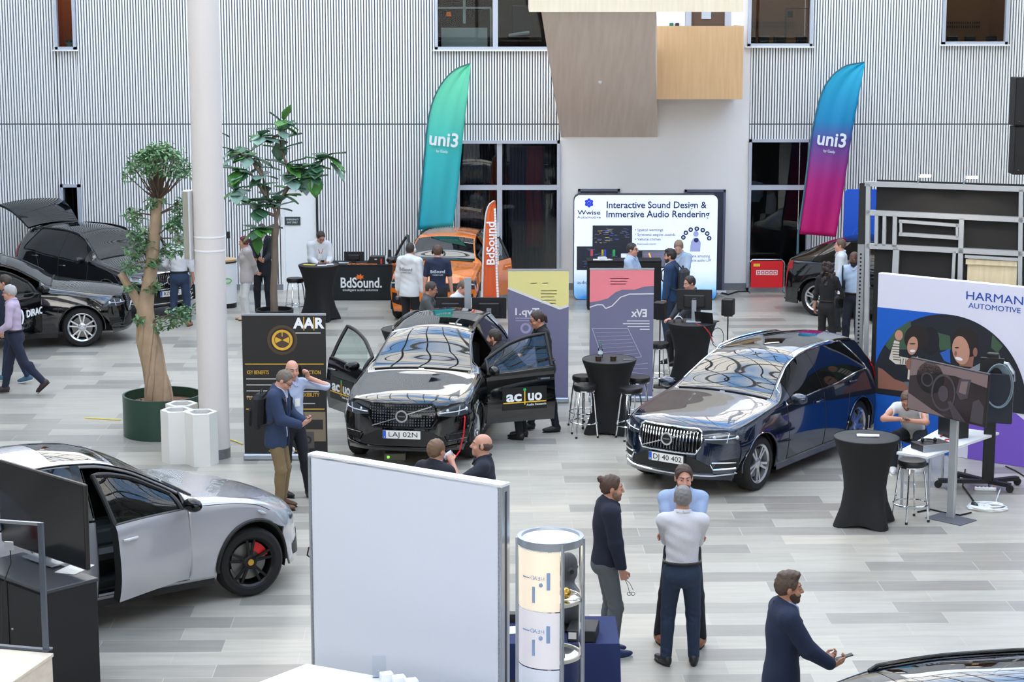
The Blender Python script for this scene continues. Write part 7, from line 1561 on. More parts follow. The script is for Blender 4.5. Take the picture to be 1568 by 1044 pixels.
def bar_px(pts, th, name='frame_bar', dep=.09, yo=-.0, mt=None):
    a, b = fpx(*pts[0]), fpx(*pts[1]); return MB().bar((a[0], yo, a[1]), (b[0], yo, b[1]), dep, th).build(name, mt or M_alub, fw_)
for pts, th in ((((1325, 281), (1605, 291)), .07), (((1327, 325), (1605, 338)), .075), (((1327, 376), (1605, 390)), .075), (((1330, 280), (1325, 650)), .06), (((1564, 290), (1562, 440)), .06), (((1343, 328), (1342, 376)), .05), (((1355, 330), (1354, 376)), .05), (((1371, 330), (1370, 378)), .06), (((1473, 334), (1470, 440)), .07), (((1373, 380), (1370, 440)), .09), (((1377, 338), (1470, 345)), .045), (((1377, 358), (1470, 364)), .05), (((1380, 338), (1380, 360)), .035), (((1466, 343), (1466, 364)), .035), (((1478, 392), (1560, 397)), .045), (((1462, 384), (1459, 440)), .045)): bar_px(pts, th)
mb = MB(); frect(mb, 1479, 397, 1558, 470, .03, 0, .02); mb.build('bare_wood_panel', wood_mat('spruce_ply', (206, 190, 154), (222, 208, 176), .6), fw_); mb = MB(); frect(mb, 1479, 400, 1558, 404, .05, 0, .0); mb.build('wood_batten', wood_mat('spruce_ply', (206, 190, 154), (222, 208, 176), .6), fw_)
mb = MB(); mb.box((-.045, .02, hF/2), (.10, .12, hF)); mb.build('end_post', mat('post_grey', (150, 154, 158), .4, .4), fw_); hl = MB()
for i in range(44): hl.cyl((0, 0, 0), .016, .004, 8, 0, frame_M((-.045, -.041, .12+i*.058), (1, 0, 0), (0, 0, 1)))
hl.build('post_holes', M_blackm, fw_); MB().box((-.045, .02, hF-.45), (.11, .125, .9)).build('post_sleeve', M_black, fw_)
for (ax, ay), (bx_, by_) in (((1405, 278), (1423, 269)), ((1475, 281), (1495, 272))):
    q = fpx(ax, ay); l = thing('arm_lamp', 'small glowing lamp on a bent arm atop the frame wall, %s one' % ('left' if ax < 1440 else 'right'), 'lamp', PA*0+Vector((PA.x, PA.y, 0))+dF*q[0]+Vector((0, 0, hF+.03)))
    e = dF*.17+nF*.45+Vector((0, 0, .16)); MB().tube([(0, 0, 0), e*.3+Vector((0, 0, .04)), e], .010, 8).build('arm', M_alu, l); MB().box(e, (.17, .10, .03), bev=.01).build('lamp_head', M_alu, l)
    MB().box(e+Vector((0, 0, -.017)), (.15, .085, .006)).box(e+Vector((0, -.055, 0)), (.15, .006, .03)).build('led', mat('led_warm', (255, 214, 160), .5, emit=(255, 205, 150), estr=14), l)
    ld = bpy.data.lights.new('arm_lamp_light', 'SPOT'); ld.energy = 25; ld.color = (1, .85, .68); ld.spot_size = 2.2; ld.shadow_soft_size = .06; lo = bpy.data.objects.new('arm_lamp_light', ld); COL.objects.link(lo); lo.parent = l; lo.location = e+Vector((0, 0, -.04))
# ---- brand wall with large photograph
H1 = 2.5; B0 = F(1345, 418, H1); B1 = F(1568, 440, H1); dB = (B1-B0); dB.z = 0; dB.normalize(); nB = Vector((dB.y, -dB.x, 0)); LB = 3.2
bw_ = thing('brand_wall', 'large white and blue fabric wall with a round car photograph and blue lettering', 'display wall', (B0.x, B0.y, 0), math.atan2(dB.y, dB.x))
def bp(px, py): q = on_plane(px, py, B0, nB); return ((q-Vector((B0.x, B0.y, 0))).dot(dB), q.z)
MB().box((LB/2, .06, H1/2), (LB, .10, H1)).build('frame_case', M_white, bw_)
MB().box((LB/2, .003, H1/2), (LB-.01, .012, H1-.01)).build('white_field', mat('wall_lilac_white', (214, 214, 230), .6), bw_)
BP = frame_M((0, -.004, 0), (1, 0, 0), (0, 0, 1))
def bpoly(name, pxs, mt, lift=0, raw=None):
    P = [bp(x, y) for x, y in pxs] if raw is None else raw
    P = [(max(.006, min(LB-.006, x)), max(.006, z)) for x, z in P]
    ar = sum(P[i][0]*P[(i+1) % len(P)][1]-P[(i+1) % len(P)][0]*P[i][1] for i in range(len(P)))
    if ar < 0: P = P[::-1]
    return MB().prism(P, .002, 0, frame_M((0, -.0045-lift, 0), (1, 0, 0), (0, 0, 1))).build(name, mt, bw_)
c0 = bp(1458, 600); top_ = bp(1448, 482); rad = .0
# circle through three picture points
def circ(p, q, r):
    ax, ay, bx, by, cx, cy = *p, *q, *r; d = 2*(ax*(by-cy)+bx*(cy-ay)+cx*(ay-by)); ux = ((ax*ax+ay*ay)*(by-cy)+(bx*bx+by*by)*(cy-ay)+(cx*cx+cy*cy)*(ay-by))/d; uy = ((ax*ax+ay*ay)*(cx-bx)+(bx*bx+by*by)*(ax-cx)+(cx*cx+cy*cy)*(bx-ax))/d; return ux, uy, math.hypot(ax-ux, ay-uy)
ux, uy, ur = circ(bp(1358, 524), bp(1446, 481), bp(1540, 530))
zl = bp(1345, 597)[1]; za = bp(1345, 470)[1]
bpoly('blue_field', None, mat('wall_blue', (14, 88, 186), .6), 0, [(.006, .006), (.006, za), (ux, uy+ur*1.0), (ux+.1, .006)])
arcp = [(ux+ur*math.cos(a), uy+ur*math.sin(a)) for a in np.linspace(-.55, PI+.55, 60)]
arcp = [(x, max(z, .75)) for x, z in arcp]
bpoly('photo_backdrop', None, mat('photo_night', (30, 32, 40), .5), .002, arcp)
bpoly('purple_field', None, mat('wall_purple', (116, 84, 190), .6), .0015, [(ux+.35, .006), (ux+.35, .70), (ux+.7, .80), (ux+1.05, .74), (ux+1.35, .55), (LB, .3), (LB, .006)])
M_pskin = mat('photo_skin', (184, 136, 114), .6); M_phair = mat('photo_hair', (34, 26, 24), .6); M_pgreen = mat('photo_green', (58, 84, 62), .6); M_pstripe = mat('photo_cream', (206, 198, 184), .6); M_pdark = mat('photo_stripe_dark', (70, 66, 66), .6); M_pshirt = mat('photo_blue_shirt', (40, 92, 176), .6); M_psh = mat('photo_skin_shade', (140, 94, 80), .6)
bpoly('photo_window', [(1356, 528), (1372, 505), (1395, 490), (1397, 535), (1362, 535)], M_pgreen, .004); bpoly('photo_window_rear', [(1433, 508), (1455, 514), (1457, 536), (1440, 536)], M_pgreen, .004); bpoly('photo_window_side', [(1520, 512), (1536, 530), (1528, 540), (1518, 532)], M_pgreen, .004)
def ell(px, py, rx, ry, n=24, rot=0): return [(px+rx*math.cos(a)*math.cos(rot)-ry*math.sin(a)*math.sin(rot), py+rx*math.cos(a)*math.sin(rot)+ry*math.sin(a)*math.cos(rot)) for a in np.linspace(0, 2*PI, n, endpoint=False)]
bpoly('photo_curly_hair', ell(1404, 518, 19, 20), M_phair, .005); bpoly('photo_face', ell(1398, 529, 8, 14, rot=.15), M_pskin, .007); bpoly('photo_smile', ell(1398, 537, 4, 2), M_pw, .009); bpoly('photo_brow', ell(1398, 526, 5, 1), M_phair, .009)
bpoly('photo_hand', ell(1377, 513, 6, 8), M_pskin, .007); bpoly('photo_sleeve', [(1370, 521), (1378, 523), (1377, 545), (1400, 550), (1398, 559), (1372, 557), (1362, 549)], M_pstripe, .006)
st_ = MB()
for k in range(7): a, b = bp(1366+k*.4, 526+k*4), bp(1378+k*.2, 527+k*4); st_.bar((a[0], -.0125, a[1]), (b[0], -.0125, b[1]), .002, .012)
for k in range(5): a, b = bp(1380+k*4, 548.5), bp(1379+k*4, 557); st_.bar((a[0], -.0125, a[1]), (b[0], -.0125, b[1]), .002, .012)
st_.build('photo_sleeve_stripes', M_pdark, bw_)
bpoly('photo_body', [(1392, 555), (1406, 545), (1406, 586), (1390, 580)], M_pstripe, .0055); bpoly('photo_lower_hand', ell(1394, 557, 6, 9), M_psh, .008)
bpoly('photo_legs', [(1345, 562), (1352, 565), (1370, 580), (1398, 590), (1404, 602), (1372, 597), (1345, 594)], M_psh, .006); bpoly('photo_shorts', [(1385, 584), (1406, 585), (1406, 603), (1396, 600)], mat('photo_denim', (96, 110, 122), .6), .007)
bpoly('photo_second_hair', ell(1478, 524, 20, 24), M_phair, .005); bpoly('photo_second_face', ell(1472, 536, 13, 22, rot=-.15), M_pskin, .007); bpoly('photo_second_ear', ell(1494, 539, 3.5, 7), M_psh, .008); bpoly('photo_second_neck', [(1468, 550), (1492, 545), (1490, 562), (1470, 560)], M_psh, .006); bpoly('photo_second_smile', ell(1469, 549, 6, 2.4, rot=.3), M_pw, .009); bpoly('photo_second_eye', ell(1466, 532, 3.4, 1.2), M_phair, .009); bpoly('photo_second_nose', ell(1464, 541, 2, 4), M_psh, .009)
bpoly('photo_shirt', [(1440, 540), (1455, 534), (1456, 556), (1446, 552)], M_pshirt, .006); bpoly('photo_seat', ell(1425, 522, 14, 22), mat('photo_seat', (20, 22, 28), .6), .0045); bpoly('photo_belt', [(1484, 565), (1530, 541), (1533, 549), (1490, 572)], mat('photo_grey', (128, 134, 142), .6), .008)
a_ = MB(); p, q = bp(1523, 457), bp(1523, 469.5); wd_ = bp(1566, 461)[0]-bp(1479, 453)[0]
text_mb(a_, 'HARMAN', .165, frame_M((p[0], -.006, p[1]), (1, 0, 0), (0, 0, 1)), 0, width=wd_); text_mb(a_, 'AUTOMOTIVE', .105, frame_M((q[0], -.006, q[1]-.02), (1, 0, 0), (0, 0, 1)), 0, width=wd_*.92); a_.build('lettering', mat('letter_blue', (28, 74, 160), .5), bw_)
# ---- screen on an aluminium post
tp_ = F(1456, 793); an = R(-46); tv = thing('screen_on_post', 'large flat screen showing a dim car cockpit on an aluminium post with plate foot', 'screen', tp_, an)
zt_ = 1.62; T = Matrix.Translation((-.04, -.10, zt_)) @ Matrix.Rotation(R(3), 4, 'Y')
MB().box((0, 0, 0), (1.15, .05, .67), 0, T, bev=.008).build('housing', M_black, tv); MB().box((0, -.027, 0), (1.12, .004, .64), 0, T).build('screen', mat('cockpit_screen', (34, 28, 30), .15, emit=(54, 44, 48), estr=.5), tv)
a_ = MB(); TT = T @ frame_M((0, -.031, 0), (1, 0, 0), (0, 0, 1)); pz = lambda P, mi, l=0: a_.prism(P, .002, mi, TT @ Matrix.Translation((0, 0, l)))
pz([(-.56, .10), (-.56, .32), (.56, .32), (.56, .16), (.1, .22), (-.2, .20)], 0); pz([(-.56, -.32), (-.56, -.12), (-.2, -.26), (.0, -.32)], 0, .001)
a_.lathe([(.205, 0), (.235, .003), (.235, 0)], 36, 1, TT @ Matrix.Translation((-.05, -.02, .002)) @ Matrix.Diagonal((.75, 1, 1, 1))); a_.lathe([(0, .002), (.10, .002)], 24, 1, TT @ Matrix.Translation((-.05, -.03, .002)) @ Matrix.Diagonal((.75, 1, 1, 1))); a_.lathe([(.07, .002), (.09, .003)], 24, 1, TT @ Matrix.Translation((-.30, .10, .002))); a_.lathe([(0, .001), (.2, .001)], 24, 2, TT @ Matrix.Translation((-.26, .13, .001)))
pz([(.13, .02), (.16, .20), (.33, .22), (.30, -.02), (.20, -.06)], 1, .001); pz([(.17, .03), (.19, .17), (.29, .19), (.27, .02)], 0, .003); pz([(.12, -.32), (.02, -.12), (.06, -.10), (.3, -.32)], 1, .001); pz([(.36, -.30), (.38, -.05), (.46, .0), (.54, -.08), (.54, -.30)], 1, .001)
a_.build('cockpit_picture', [mat('cockpit_tan', (112, 96, 96), .3, emit=(112, 92, 94), estr=.25), mat('cockpit_grey', (66, 60, 66), .3, emit=(66, 60, 66), estr=.2), mat('cockpit_dark', (22, 20, 22), .3)], tv)
MB().box((0, 0, zt_/2+.1), (.11, .05, zt_+.2), bev=.008).build('post', M_alub, tv); MB().box((0, 0, 0), (.0001, .0001, .0001)) if False else None
MB().box((.04, -.06, .006), (.52, .36, .012), bev=.003).build('foot_plate', mat('plate_grey', (104, 108, 114), .4, .4), tv)
# ---- rolling display stand with coiled cable
rs = F(1512, 748); r_ = thing('rolling_stand', 'black rolling display stand with coiled grey cable at the right edge', 'stand', rs, R(-20))
MB().box((0, 0, .95), (.15, .10, 1.75), bev=.01).build('column', M_black, r_); MB().box((0, -.07, 1.62), (.30, .05, .30)).build('mount', M_black, r_); MB().box((-.02, -.12, 1.25), (.62, .06, .66), bev=.01).build('display_back', mat('display_navy', (22, 28, 42), .4), r_)
for sx, sy in ((-.62, -.18), (.30, -.12), (-.45, .30), (.35, .32)):
    l = MB().bar((0, 0, .10), (sx, sy, .10), .08, .05).build('base_leg', M_black, r_); MB().lathe([(0, -.02), (.05, -.02), (.05, .02), (0, .02)], 18, 0, Matrix.Translation((sx, sy, .052)) @ Matrix.Rotation(PI/2, 4, 'X')).build('caster', M_rubber, l)
a_ = MB()
for k in range(6): a_.tube([(.06+(.12+.012*k)*math.cos(a)+.01*k, -.10-.012*k, 1.42+(.24+.010*k)*math.sin(a)) for a in np.linspace(0, 2*PI, 28, endpoint=False)], .009, 6, closed=True)
a_.build('cable_coil', mat('cable_slate', (112, 130, 140), .5), r_); MB().tube([(.10, -.06, 1.72), (.20, -.08, 1.70), (.27, -.09, 1.60), (.29, -.09, 1.48)], [.02, .03, .03, .02], 8).build('cable_hook', M_alu, r_)
# ---- white desk with gear
dA, dB_, dC, dD = F(1373, 692, .74), F(1421, 699, .74), F(1530, 662, .74), F(1446, 652, .74); o = (dA+dB_+dC+dD)/4; o.z = 0
ds = thing('white_desk', 'white topped desk with thin grey legs carrying the amplifier, before the brand wall', 'desk', o); P = [(q.x-o.x, q.y-o.y) for q in (dA, dB_, dC, dD)]
MB().prism(P, .03, 0, Matrix.Translation((0, 0, .71))).build('desk_top', mat('desk_white', (234, 236, 238), .35), ds)
for q in P: MB().cyl((q[0]*.86, q[1]*.86, 0), .018, .71, 10).build('leg', M_alu, ds)
a1 = F(1428, 683, .78); am = thing('amplifier', 'flat black rack amplifier with silver front on the white desk', 'amplifier', (a1.x, a1.y, .74), R(24)); MB().box((0, .03, .045), (.43, .28, .085), bev=.004).build('case', M_black, am); MB().box((0, -.115, .045), (.44, .012, .09)).build('front_plate', M_alu, am)
hp_ = thing('headset', 'black headset lying on top of the amplifier', 'headset', (a1.x-.05, a1.y+.02, .832)); MB().tube([(.08*math.cos(a), .08*math.sin(a), .02) for a in np.linspace(0, PI, 14)], .009, 8).build('band', M_black, hp_)
for sg in (-1, 1): MB().sphere((sg*.08, -.01, .03), (.025, .035, .03), 12).build('ear_cup', M_black, hp_)
p1 = F(1462, 668, .76); pc = thing('computer_tower', 'black computer tower with red cables on the white desk', 'computer', (p1.x, p1.y+.1, .74), R(20)); MB().box((0, 0, .20), (.26, .34, .40), bev=.008).build('case', M_black, pc); a_ = MB()
for k in range(5): a_.box((.132, -.1+k*.05, .28-.03*(k % 2)), (.004, .03, .03))
a_.build('ports', M_alu, pc)
for i, (c, lab, pts) in enumerate((((200, 36, 60), 'red cable curling on the white desk beside the tower', [(1440, 668), (1447, 664), (1441, 660), (1449, 660)]), ((196, 40, 60), 'red cable running from the amplifier across the white desk', [(1440, 682), (1450, 678), (1447, 673), (1465, 672)]))): tag(MB().tube([F(x, y, .75) for x, y in pts], .009, 6).build('cable', mat('cable_red', (190, 40, 52), .5)), lab, 'cable')
gl_ = thing('drinking_glass', 'small clear drinking glass at the near left corner of the white desk', 'glass', F(1378, 690, .74)); MB().lathe([(0, 0), (.03, 0), (.036, .10), (.033, .10), (.028, .01)], 18).build('glass_body', M_glass, gl_)
ps = F(1511, 741); pw = thing('power_strip', 'white power strip with a red switch on the floor at the rolling stand', 'power strip', (ps.x-.1, ps.y-.35, 0), R(-8)); MB().box((0, 0, .025), (.28, .06, .05), bev=.01).build('body', M_white, pw); MB().box((.11, 0, .052), (.03, .025, .008)).build('switch', M_red, pw); a_ = MB()
for k in range(4): a_.cyl((-.10+k*.05, 0, .049), .016, .003, 12)
a_.build('sockets', M_black, pw)
rg_ = random.Random(21); a_ = MB(); cc = F(1512, 779); pts = []
for k in range(150): a = k*.55; r = .10+.08*math.sin(k*.37); pts.append(cc+Vector((r*1.5*math.cos(a), r*.9*math.sin(a)*1.2, .012+.0006*k*.4)))
tag(a_.tube(pts, .008, 5).tube([cc+Vector((.15, .1, .03)), cc+Vector((.18, .3, .03)), ps+Vector((.1, -.35, .03))], .008, 5).build('cable_pile', M_white), 'heap of white cable on the floor in front of the rolling stand', 'cable')
for i, (pts, lab) in enumerate((([(1540, 715), (1555, 722), (1568, 730), (1580, 726)], 'thick black cable on the floor at the far right edge behind the rolling stand'), ([(1487, 786), (1470, 790), (1450, 787), (1425, 781), (1405, 785)], 'black power lead crossing in front of the screen post foot'), ([(1478, 720), (1474, 745), (1485, 760), (1493, 772)], 'black adapter lead hanging between the desk and the white cable heap'))): tag(MB().tube([F(x, y)+Vector((0, 0, .012)) for x, y in pts], .011, 6).build('floor_cable', M_rubber), lab, 'cable')
ad = thing('power_adapter', 'small black power adapter on the floor by the white cable heap', 'adapter', F(1492, 777)); MB().box((0, 0, .03), (.07, .14, .06), bev=.01).build('body', M_black, ad); MB().box((0, -.05, .062), (.02, .02, .004)).build('lamp', mat('led_green', (60, 220, 120), .4), ad)
# ---- seat of the bent person and hanging loudspeakers
for ch, zz, lab in ((F(1397, 714, .0), 0, 'low dark stool under the seated person at the white desk'), (top_at(652, 433, 1.42), .08, 'low dark stool under the person in the grey shirt behind the black car'), (top_at(701, 430, 1.40), .08, 'low dark stool under the person in white behind the black monitors')):
  sc_ = thing('office_stool', lab, 'stool', (ch.x, ch.y, 0)); MB().lathe([(0, .36+zz), (.17, .36+zz), (.19, .38+zz), (.18, .41+zz), (0, .42+zz)], 28).build('seat', M_black, sc_); MB().cyl((0, 0, .05), .025, .32+zz, 12).build('post', M_steel, sc_)
  for q in range(5): MB().bar((0, 0, .05), (.24*math.cos(q*1.257), .24*math.sin(q*1.257), .03), .04, .03).build('foot', M_black, sc_)
ls0 = W(1551, 117, 37); 
for i in range(2):
    q = W(1551-1.5*i, 117+i*75, 37); l = thing('line_loudspeaker', '%s black column loudspeaker hanging in front of the ribbed wall at the right edge' % ('upper' if i == 0 else 'lower'), 'loudspeaker', (q.x+.22, 37, q.z-.45), 0, 'hanging column loudspeakers'); MB().box((0, 0, 0), (.42, .4, .87), bev=.01).build('cabinet', M_blackm, l); MB().box((0, -.205, 0), (.38, .01, .82)).build('front_grille', M_black, l); MB().cyl((-.12, -.214, -.35), .012, .006, 8, 0).build('emblem', M_alu, l)
MB().tube([(ls0.x+.22, 37, ls0.z), (ls0.x+.22, 37, 10)], .012, 6).build('hanging_wire', M_steel, None)
hw = bpy.data.objects['hanging_wire']; tag(hw, 'steel wire holding the black loudspeakers at the right edge', 'wire')
# ================================================================== foreground and left side
H2 = 2.5; Q0, Q1 = F(475, 697, H2), F(766, 745, H2); dP = Q1-Q0; dP.z = 0; wP = dP.length; dP.normalize(); nP = Vector((dP.y, -dP.x, 0))
pn = thing('partition_panel', 'large plain white exhibition panel in the foreground seen from its blank side', 'panel', (Q0.x, Q0.y, 0), math.atan2(dP.y, dP.x))
MB().box((wP/2, .0, H2/2), (wP, .02, H2)).build('fabric_face', mat('panel_white', (222, 228, 240), .65), pn); MB().box((wP/2, .10, H2/2), (wP, .02, H2)).build('rear_face', M_white, pn)
for x in (.0, wP): MB().box((x, .05, H2/2), (.045, .12, H2), bev=.004).build('edge_profile', M_alu, pn)
for z in (.02, H2): MB().box((wP/2, .05, z), (wP+.04, .12, .035)).build('edge_profile', M_white, pn)
MB().box((wP+.002, .05, H2/2), (.047, .03, H2-.1)).build('edge_groove', mat('groove_dark', (70, 74, 82), .6), pn)
tvb = thing('wall_screen', 'black screen mounted on the far side of the white panel, one edge showing', 'screen', Vector((Q0.x, Q0.y, 0))-nP*.20, math.atan2(dP.y, dP.x)); MB().box((.60, 0, 1.75), (1.42, .06, .82), bev=.01).build('housing', M_black, tvb); MB().box((.6, .033, 1.75), (1.38, .006, .78)).build('screen', mat('screen_off', (14, 15, 18), .12), tvb); MB().box((.5, -.05, 1.75), (.4, .06, .3)).build('bracket', M_black, tvb)
MB().tube([(-.09, -.02, 1.62), (-.16, -.05, 1.60), (-.17, -.06, 1.53), (-.12, -.05, 1.50), (-.08, -.03, 1.52)], .008, 6).build('lead', M_rubber, tvb)
# counter under the panel
k0, k1, k2 = F(470, 1016, 1.0), F(640, 1046, 1.0), F(392, 1046, 1.0); ct = thing('white_counter', 'white counter top corner at the bottom of the frame before the white panel', 'counter', (k0.x, k0.y, 0)); u1, u2 = (k1-k0).normalized(), (k2-k0).normalized()
A_ = [(0, 0), tuple((u1*2.0)[:2]), tuple((u1*2.0+u2*1.0)[:2]), tuple((u2*1.0)[:2])]; sg_ = sum(A_[i][0]*A_[(i+1) % 4][1]-A_[(i+1) % 4][0]*A_[i][1] for i in range(4)); A_ = A_ if sg_ > 0 else A_[::-1]
MB().prism(A_, .04, 0, Matrix.Translation((0, 0, .96))).build('counter_top', mat('counter_white', (232, 234, 238), .4), ct); cx, cy = sum(a[0] for a in A_)/4, sum(a[1] for a in A_)/4; MB().prism([(cx+(a[0]-cx)*.95, cy+(a[1]-cy)*.95) for a in A_], .96).build('counter_body', M_white, ct)
for i in range(3):
    q = F(592+i*19, 1037+i*5, 1.03); tag(MB().box((q.x, q.y, 1.035), (.10, .09, .07), rz=.3, bev=.004).build('sample_box', M_white), 'small white box %s on the counter' % ('nearest the card holder', 'in the middle of three', 'farthest right of three')[i], 'box', 'small white boxes on the counter')
q = F(581, 1036, 1.0); hd_ = thing('card_holder', 'clear acrylic leaflet holder on the white counter', 'holder', q); MB().box((0, 0, .09), (.11, .004, .18)).box((0, -.03, .03), (.11, .004, .06)).box((0, -.015, .002), (.11, .03, .004)).build('acrylic', glass_mat('acrylic', (.93, .95, .97), 1.3), hd_)
# ---- round glass showcase
ZC = 2.0; sc0 = F(843, 821, ZC); rC = 51/ (proj(sc0)[2]); sh = thing('showcase', 'round glass showcase tower with backlit white panel and pale blue reversed emblem', 'showcase', (sc0.x, sc0.y, 0))
MB().lathe([(0, ZC-.01), (rC*.86, ZC-.01)], 40).build('top_disc', mat('disc_white', (238, 240, 242), .5), sh); MB().lathe([(rC*.86, ZC-.012), (rC*.88, ZC+.012), (rC, ZC+.010), (rC*1.01, ZC-.05), (rC*.96, ZC-.06)], 40).build('top_ring', mat('ring_grey', (166, 172, 182), .35, .5), sh)
for a in (-175, -70, -12, 90): 
    c, s = math.cos(R(a)), math.sin(R(a)); MB().cyl((rC*1.0*c, rC*1.0*s, 0), .016, ZC+.0, 14).build('post', M_alu, sh)
def lit(name, c, st):
    m = mat(name, c, .5, emit=c, estr=st); return m
for i, (z0, z1, cc, e_) in enumerate(((1.42, ZC-.07, (250, 234, 210), .55), (.92, 1.41, (236, 232, 238), .3), (.05, .91, (222, 228, 240), .25))):
    MB().lathe([(rC*.965, z0), (rC*.965, z1)], 30, a0=R(-172), a1=R(-74)).build('backlit_panel', lit('panel_glow%d' % i, cc, e_), sh)
for z in (1.46, .97, .50): MB().lathe([(0, z), (rC*.90, z)], 36).build('glass_shelf', M_glass, sh); MB().lathe([(rC*.90, z-.015), (rC*.95, z-.015), (rC*.95, z+.015), (rC*.90, z+.015), (rC*.90, z-.015)], 40).build('shelf_ring', mat('ring_warm', (206, 202, 192), .35, .3), sh)
MB().lathe([(rC*.93, .08), (rC*.93, ZC-.07)], 24, a0=R(-70), a1=R(20)).build('glass_wall', glass_mat('case_glass', (.93, .95, .95), 1.25), sh); MB().lathe([(0, .0), (rC*1.02, 0), (rC*1.02, .05), (0, .06)], 36).build('base', M_alu, sh)
for z in (1.63, 1.17):
    a_ = MB(); 
    for dx, z0, z1 in ((.085, -.02, .13), (-.045, -.14, -.0)): 
        for k in range(1): th = R(-112)+dx/rC; p = Vector((rC*.972*math.cos(th), rC*.972*math.sin(th), z)); a_.bar(p+Vector((0, 0, z0)), p+Vector((0, 0, z1)), .006, .032)
    th = R(-112)+.02/rC; a_.sphere((rC*.972*math.cos(th), rC*.972*math.sin(th), z+.02), (.02, .006, .02), 10); 
    for k, chh in enumerate('HEAD'): 
        th = R(-112)+(.035-.033*k)/rC; text_mb(a_, chh, .05, frame_M((rC*.974*math.cos(th), rC*.974*math.sin(th), z+.075), (-math.sin(th), math.cos(th), 0), (0, 0, 1)), 0, mirror=True, depth=.002)
    for k in range(5):
        th = R(-112)+(-.10-.018*k)/rC; a_.box((rC*.974*math.cos(th), rC*.974*math.sin(th), z+.07), (.012, .003, .012), rz=th+PI/2)
    a_.build('reversed_emblem', mat('emblem_blue', (150, 176, 214), .5), sh)
vz = thing('artificial_ear', 'gold and steel measuring device on the upper shelf of the round showcase', 'device', (sc0.x+rC*.45, sc0.y-.05, 1.462)); MB().sphere((0, 0, .055), .05, 16).build('gold_sphere', mat('brass', (210, 170, 80), .25, .8), vz); MB().tube([(.05, 0, .04), (.10, -.02, .06), (.13, -.02, .02), (.09, 0, .005)], .006, 6).tube([(-.02, -.05, .01), (.06, -.08, .02), (.12, -.06, .005)], .006, 6).build('steel_arms', M_steel, vz); MB().box((-.13, 0, .05), (.12, .08, .10), bev=.01).build('cream_block', mat('cream_block', (230, 216, 196), .5), vz)
bl_ = thing('product_cylinder', 'black cylinder on the lower shelf of the round showcase', 'device', (sc0.x+rC*.25, sc0.y-.04, .972)); MB().cyl((0, 0, 0), .035, .16, 18).build('body', M_black, bl_); MB().lathe([(0, 0), (.055, 0), (.055, .02), (0, .02)], 20).build('foot', M_black, bl_)
ll = bpy.data.lights.new('showcase_light', 'POINT'); ll.energy = 4; ll.color = (1, .86, .66); ll.shadow_soft_size = .08; lo = bpy.data.objects.new('showcase_light', ll); COL.objects.link(lo); lo.parent = sh; lo.location = (0, 0, ZC-.16)
# ---- table under a blue cloth with a dummy head
c0 = F(862, 986, .75); tb = thing('cloth_table', 'table under a dark blue cloth behind the round showcase', 'table', (c0.x+.0, 17.75, 0)); x0_, x1_ = F(776, 960, .75).x-c0.x, F(946, 968, .75).x-c0.x
n_ = 40; rows = []; x0_ = max(x0_, -.52)
per = [(x0_, -.4), (x1_, -.4), (x1_, .4), (x0_, .4)]; ring = []
for i in range(4):
    a, b = per[i], per[(i+1) % 4]
    for k in range(12): u = k/12; ring.append((a[0]+(b[0]-a[0])*u, a[1]+(b[1]-a[1])*u))
ring.append(ring[0]); mxx, myy = (x0_+x1_)/2, 0
for z, e in ((.75, 0), (.73, .008), (.5, .02), (.25, .035), (.02, .05)): rows.append([(mxx+(x-mxx)*(1+e*(1+.8*math.sin(i*1.3))), y*(1+e*(1+.8*math.sin(i*1.7))), z) for i, (x, y) in enumerate(ring)])
mb = MB(); mb.grid(rows, 0, True, flip=True); mb.box((mxx, 0, .745), (x1_-x0_, .8, .012)); mb.build('blue_cloth', mat('cloth_navy_table', (30, 44, 92), .85), tb); MB().box((mxx, 0, .37), (x1_-x0_-.1, .7, .7)).build('table_frame', M_black, tb)
S_ = SDF(); hx_ = F(868, 880, 1.2).x; E_ = S_.ell
E_((0, 0, .66), (.078, .10, .12)); E_((0, .03, .58), (.06, .07, .08)); S_.cone((0, 0, .45), (0, 0, .58), .06, .055, .03); E_((0, 0, .30), (.19, .11, .20), None, .05); S_.cone((-.16, 0, .40), (.16, 0, .40), .07, .07, .05); E_((0, .10, .63), (.012, .02, .02), None, .01); E_((-.08, -.01, .62), (.012, .025, .035), None, .008); E_((.08, -.01, .62), (.012, .025, .035), None, .008); S_.cut((0, 0, .08), (0, 0, -1))
V, Q = S_.mesh(.009); V[:, 2] -= .08
dm = thing('dummy_head', 'dark grey head and shoulders test dummy on the blue table', 'dummy', (hx_+.0, 17.85, .755), R(-60)); mesh_from('bust', V, Q, mat('dummy_grey', (74, 74, 78), .6), dm); MB().box((0, 0, .01), (.34, .24, .02)).build('base', M_black, dm)
for sg in (-1, 1): MB().cyl((0, 0, 0), .022, .008, 14, 0, frame_M((sg*.092, -.01, .54), (0, 1, 0), (0, 0, sg))).build('ear_microphone', M_black, dm)
bx1 = F(893, 962, .82); eb = thing('audio_interface', 'flat black box with white front sticker on the blue table', 'box', (bx1.x, 17.55, .752), R(-8)); MB().box((0, 0, .055), (.26, .34, .11), bev=.006).build('case', M_black, eb); MB().box((-.08, -.172, .06), (.07, .004, .06)).build('sticker', M_platew, eb)
q = F(783, 951, .76); tag(MB().box((q.x+.02, 17.72, .757), (.16, .2, .008), rz=.3).build('leaflet', M_platew), 'white leaflet on the blue table beside the white panel', 'leaflet'); nb = thing('router_box', 'small black box with a blue light at the rear left of the blue table', 'box', (F(778, 940, .8).x+.05, 18.0, .752)); MB().box((0, 0, .04), (.12, .1, .08)).build('case', M_black, nb); MB().box((.03, -.052, .05), (.012, .004, .012)).build('lamp', mat('led_blue', (60, 110, 255), .4, emit=(60, 110, 255), estr=2), nb)
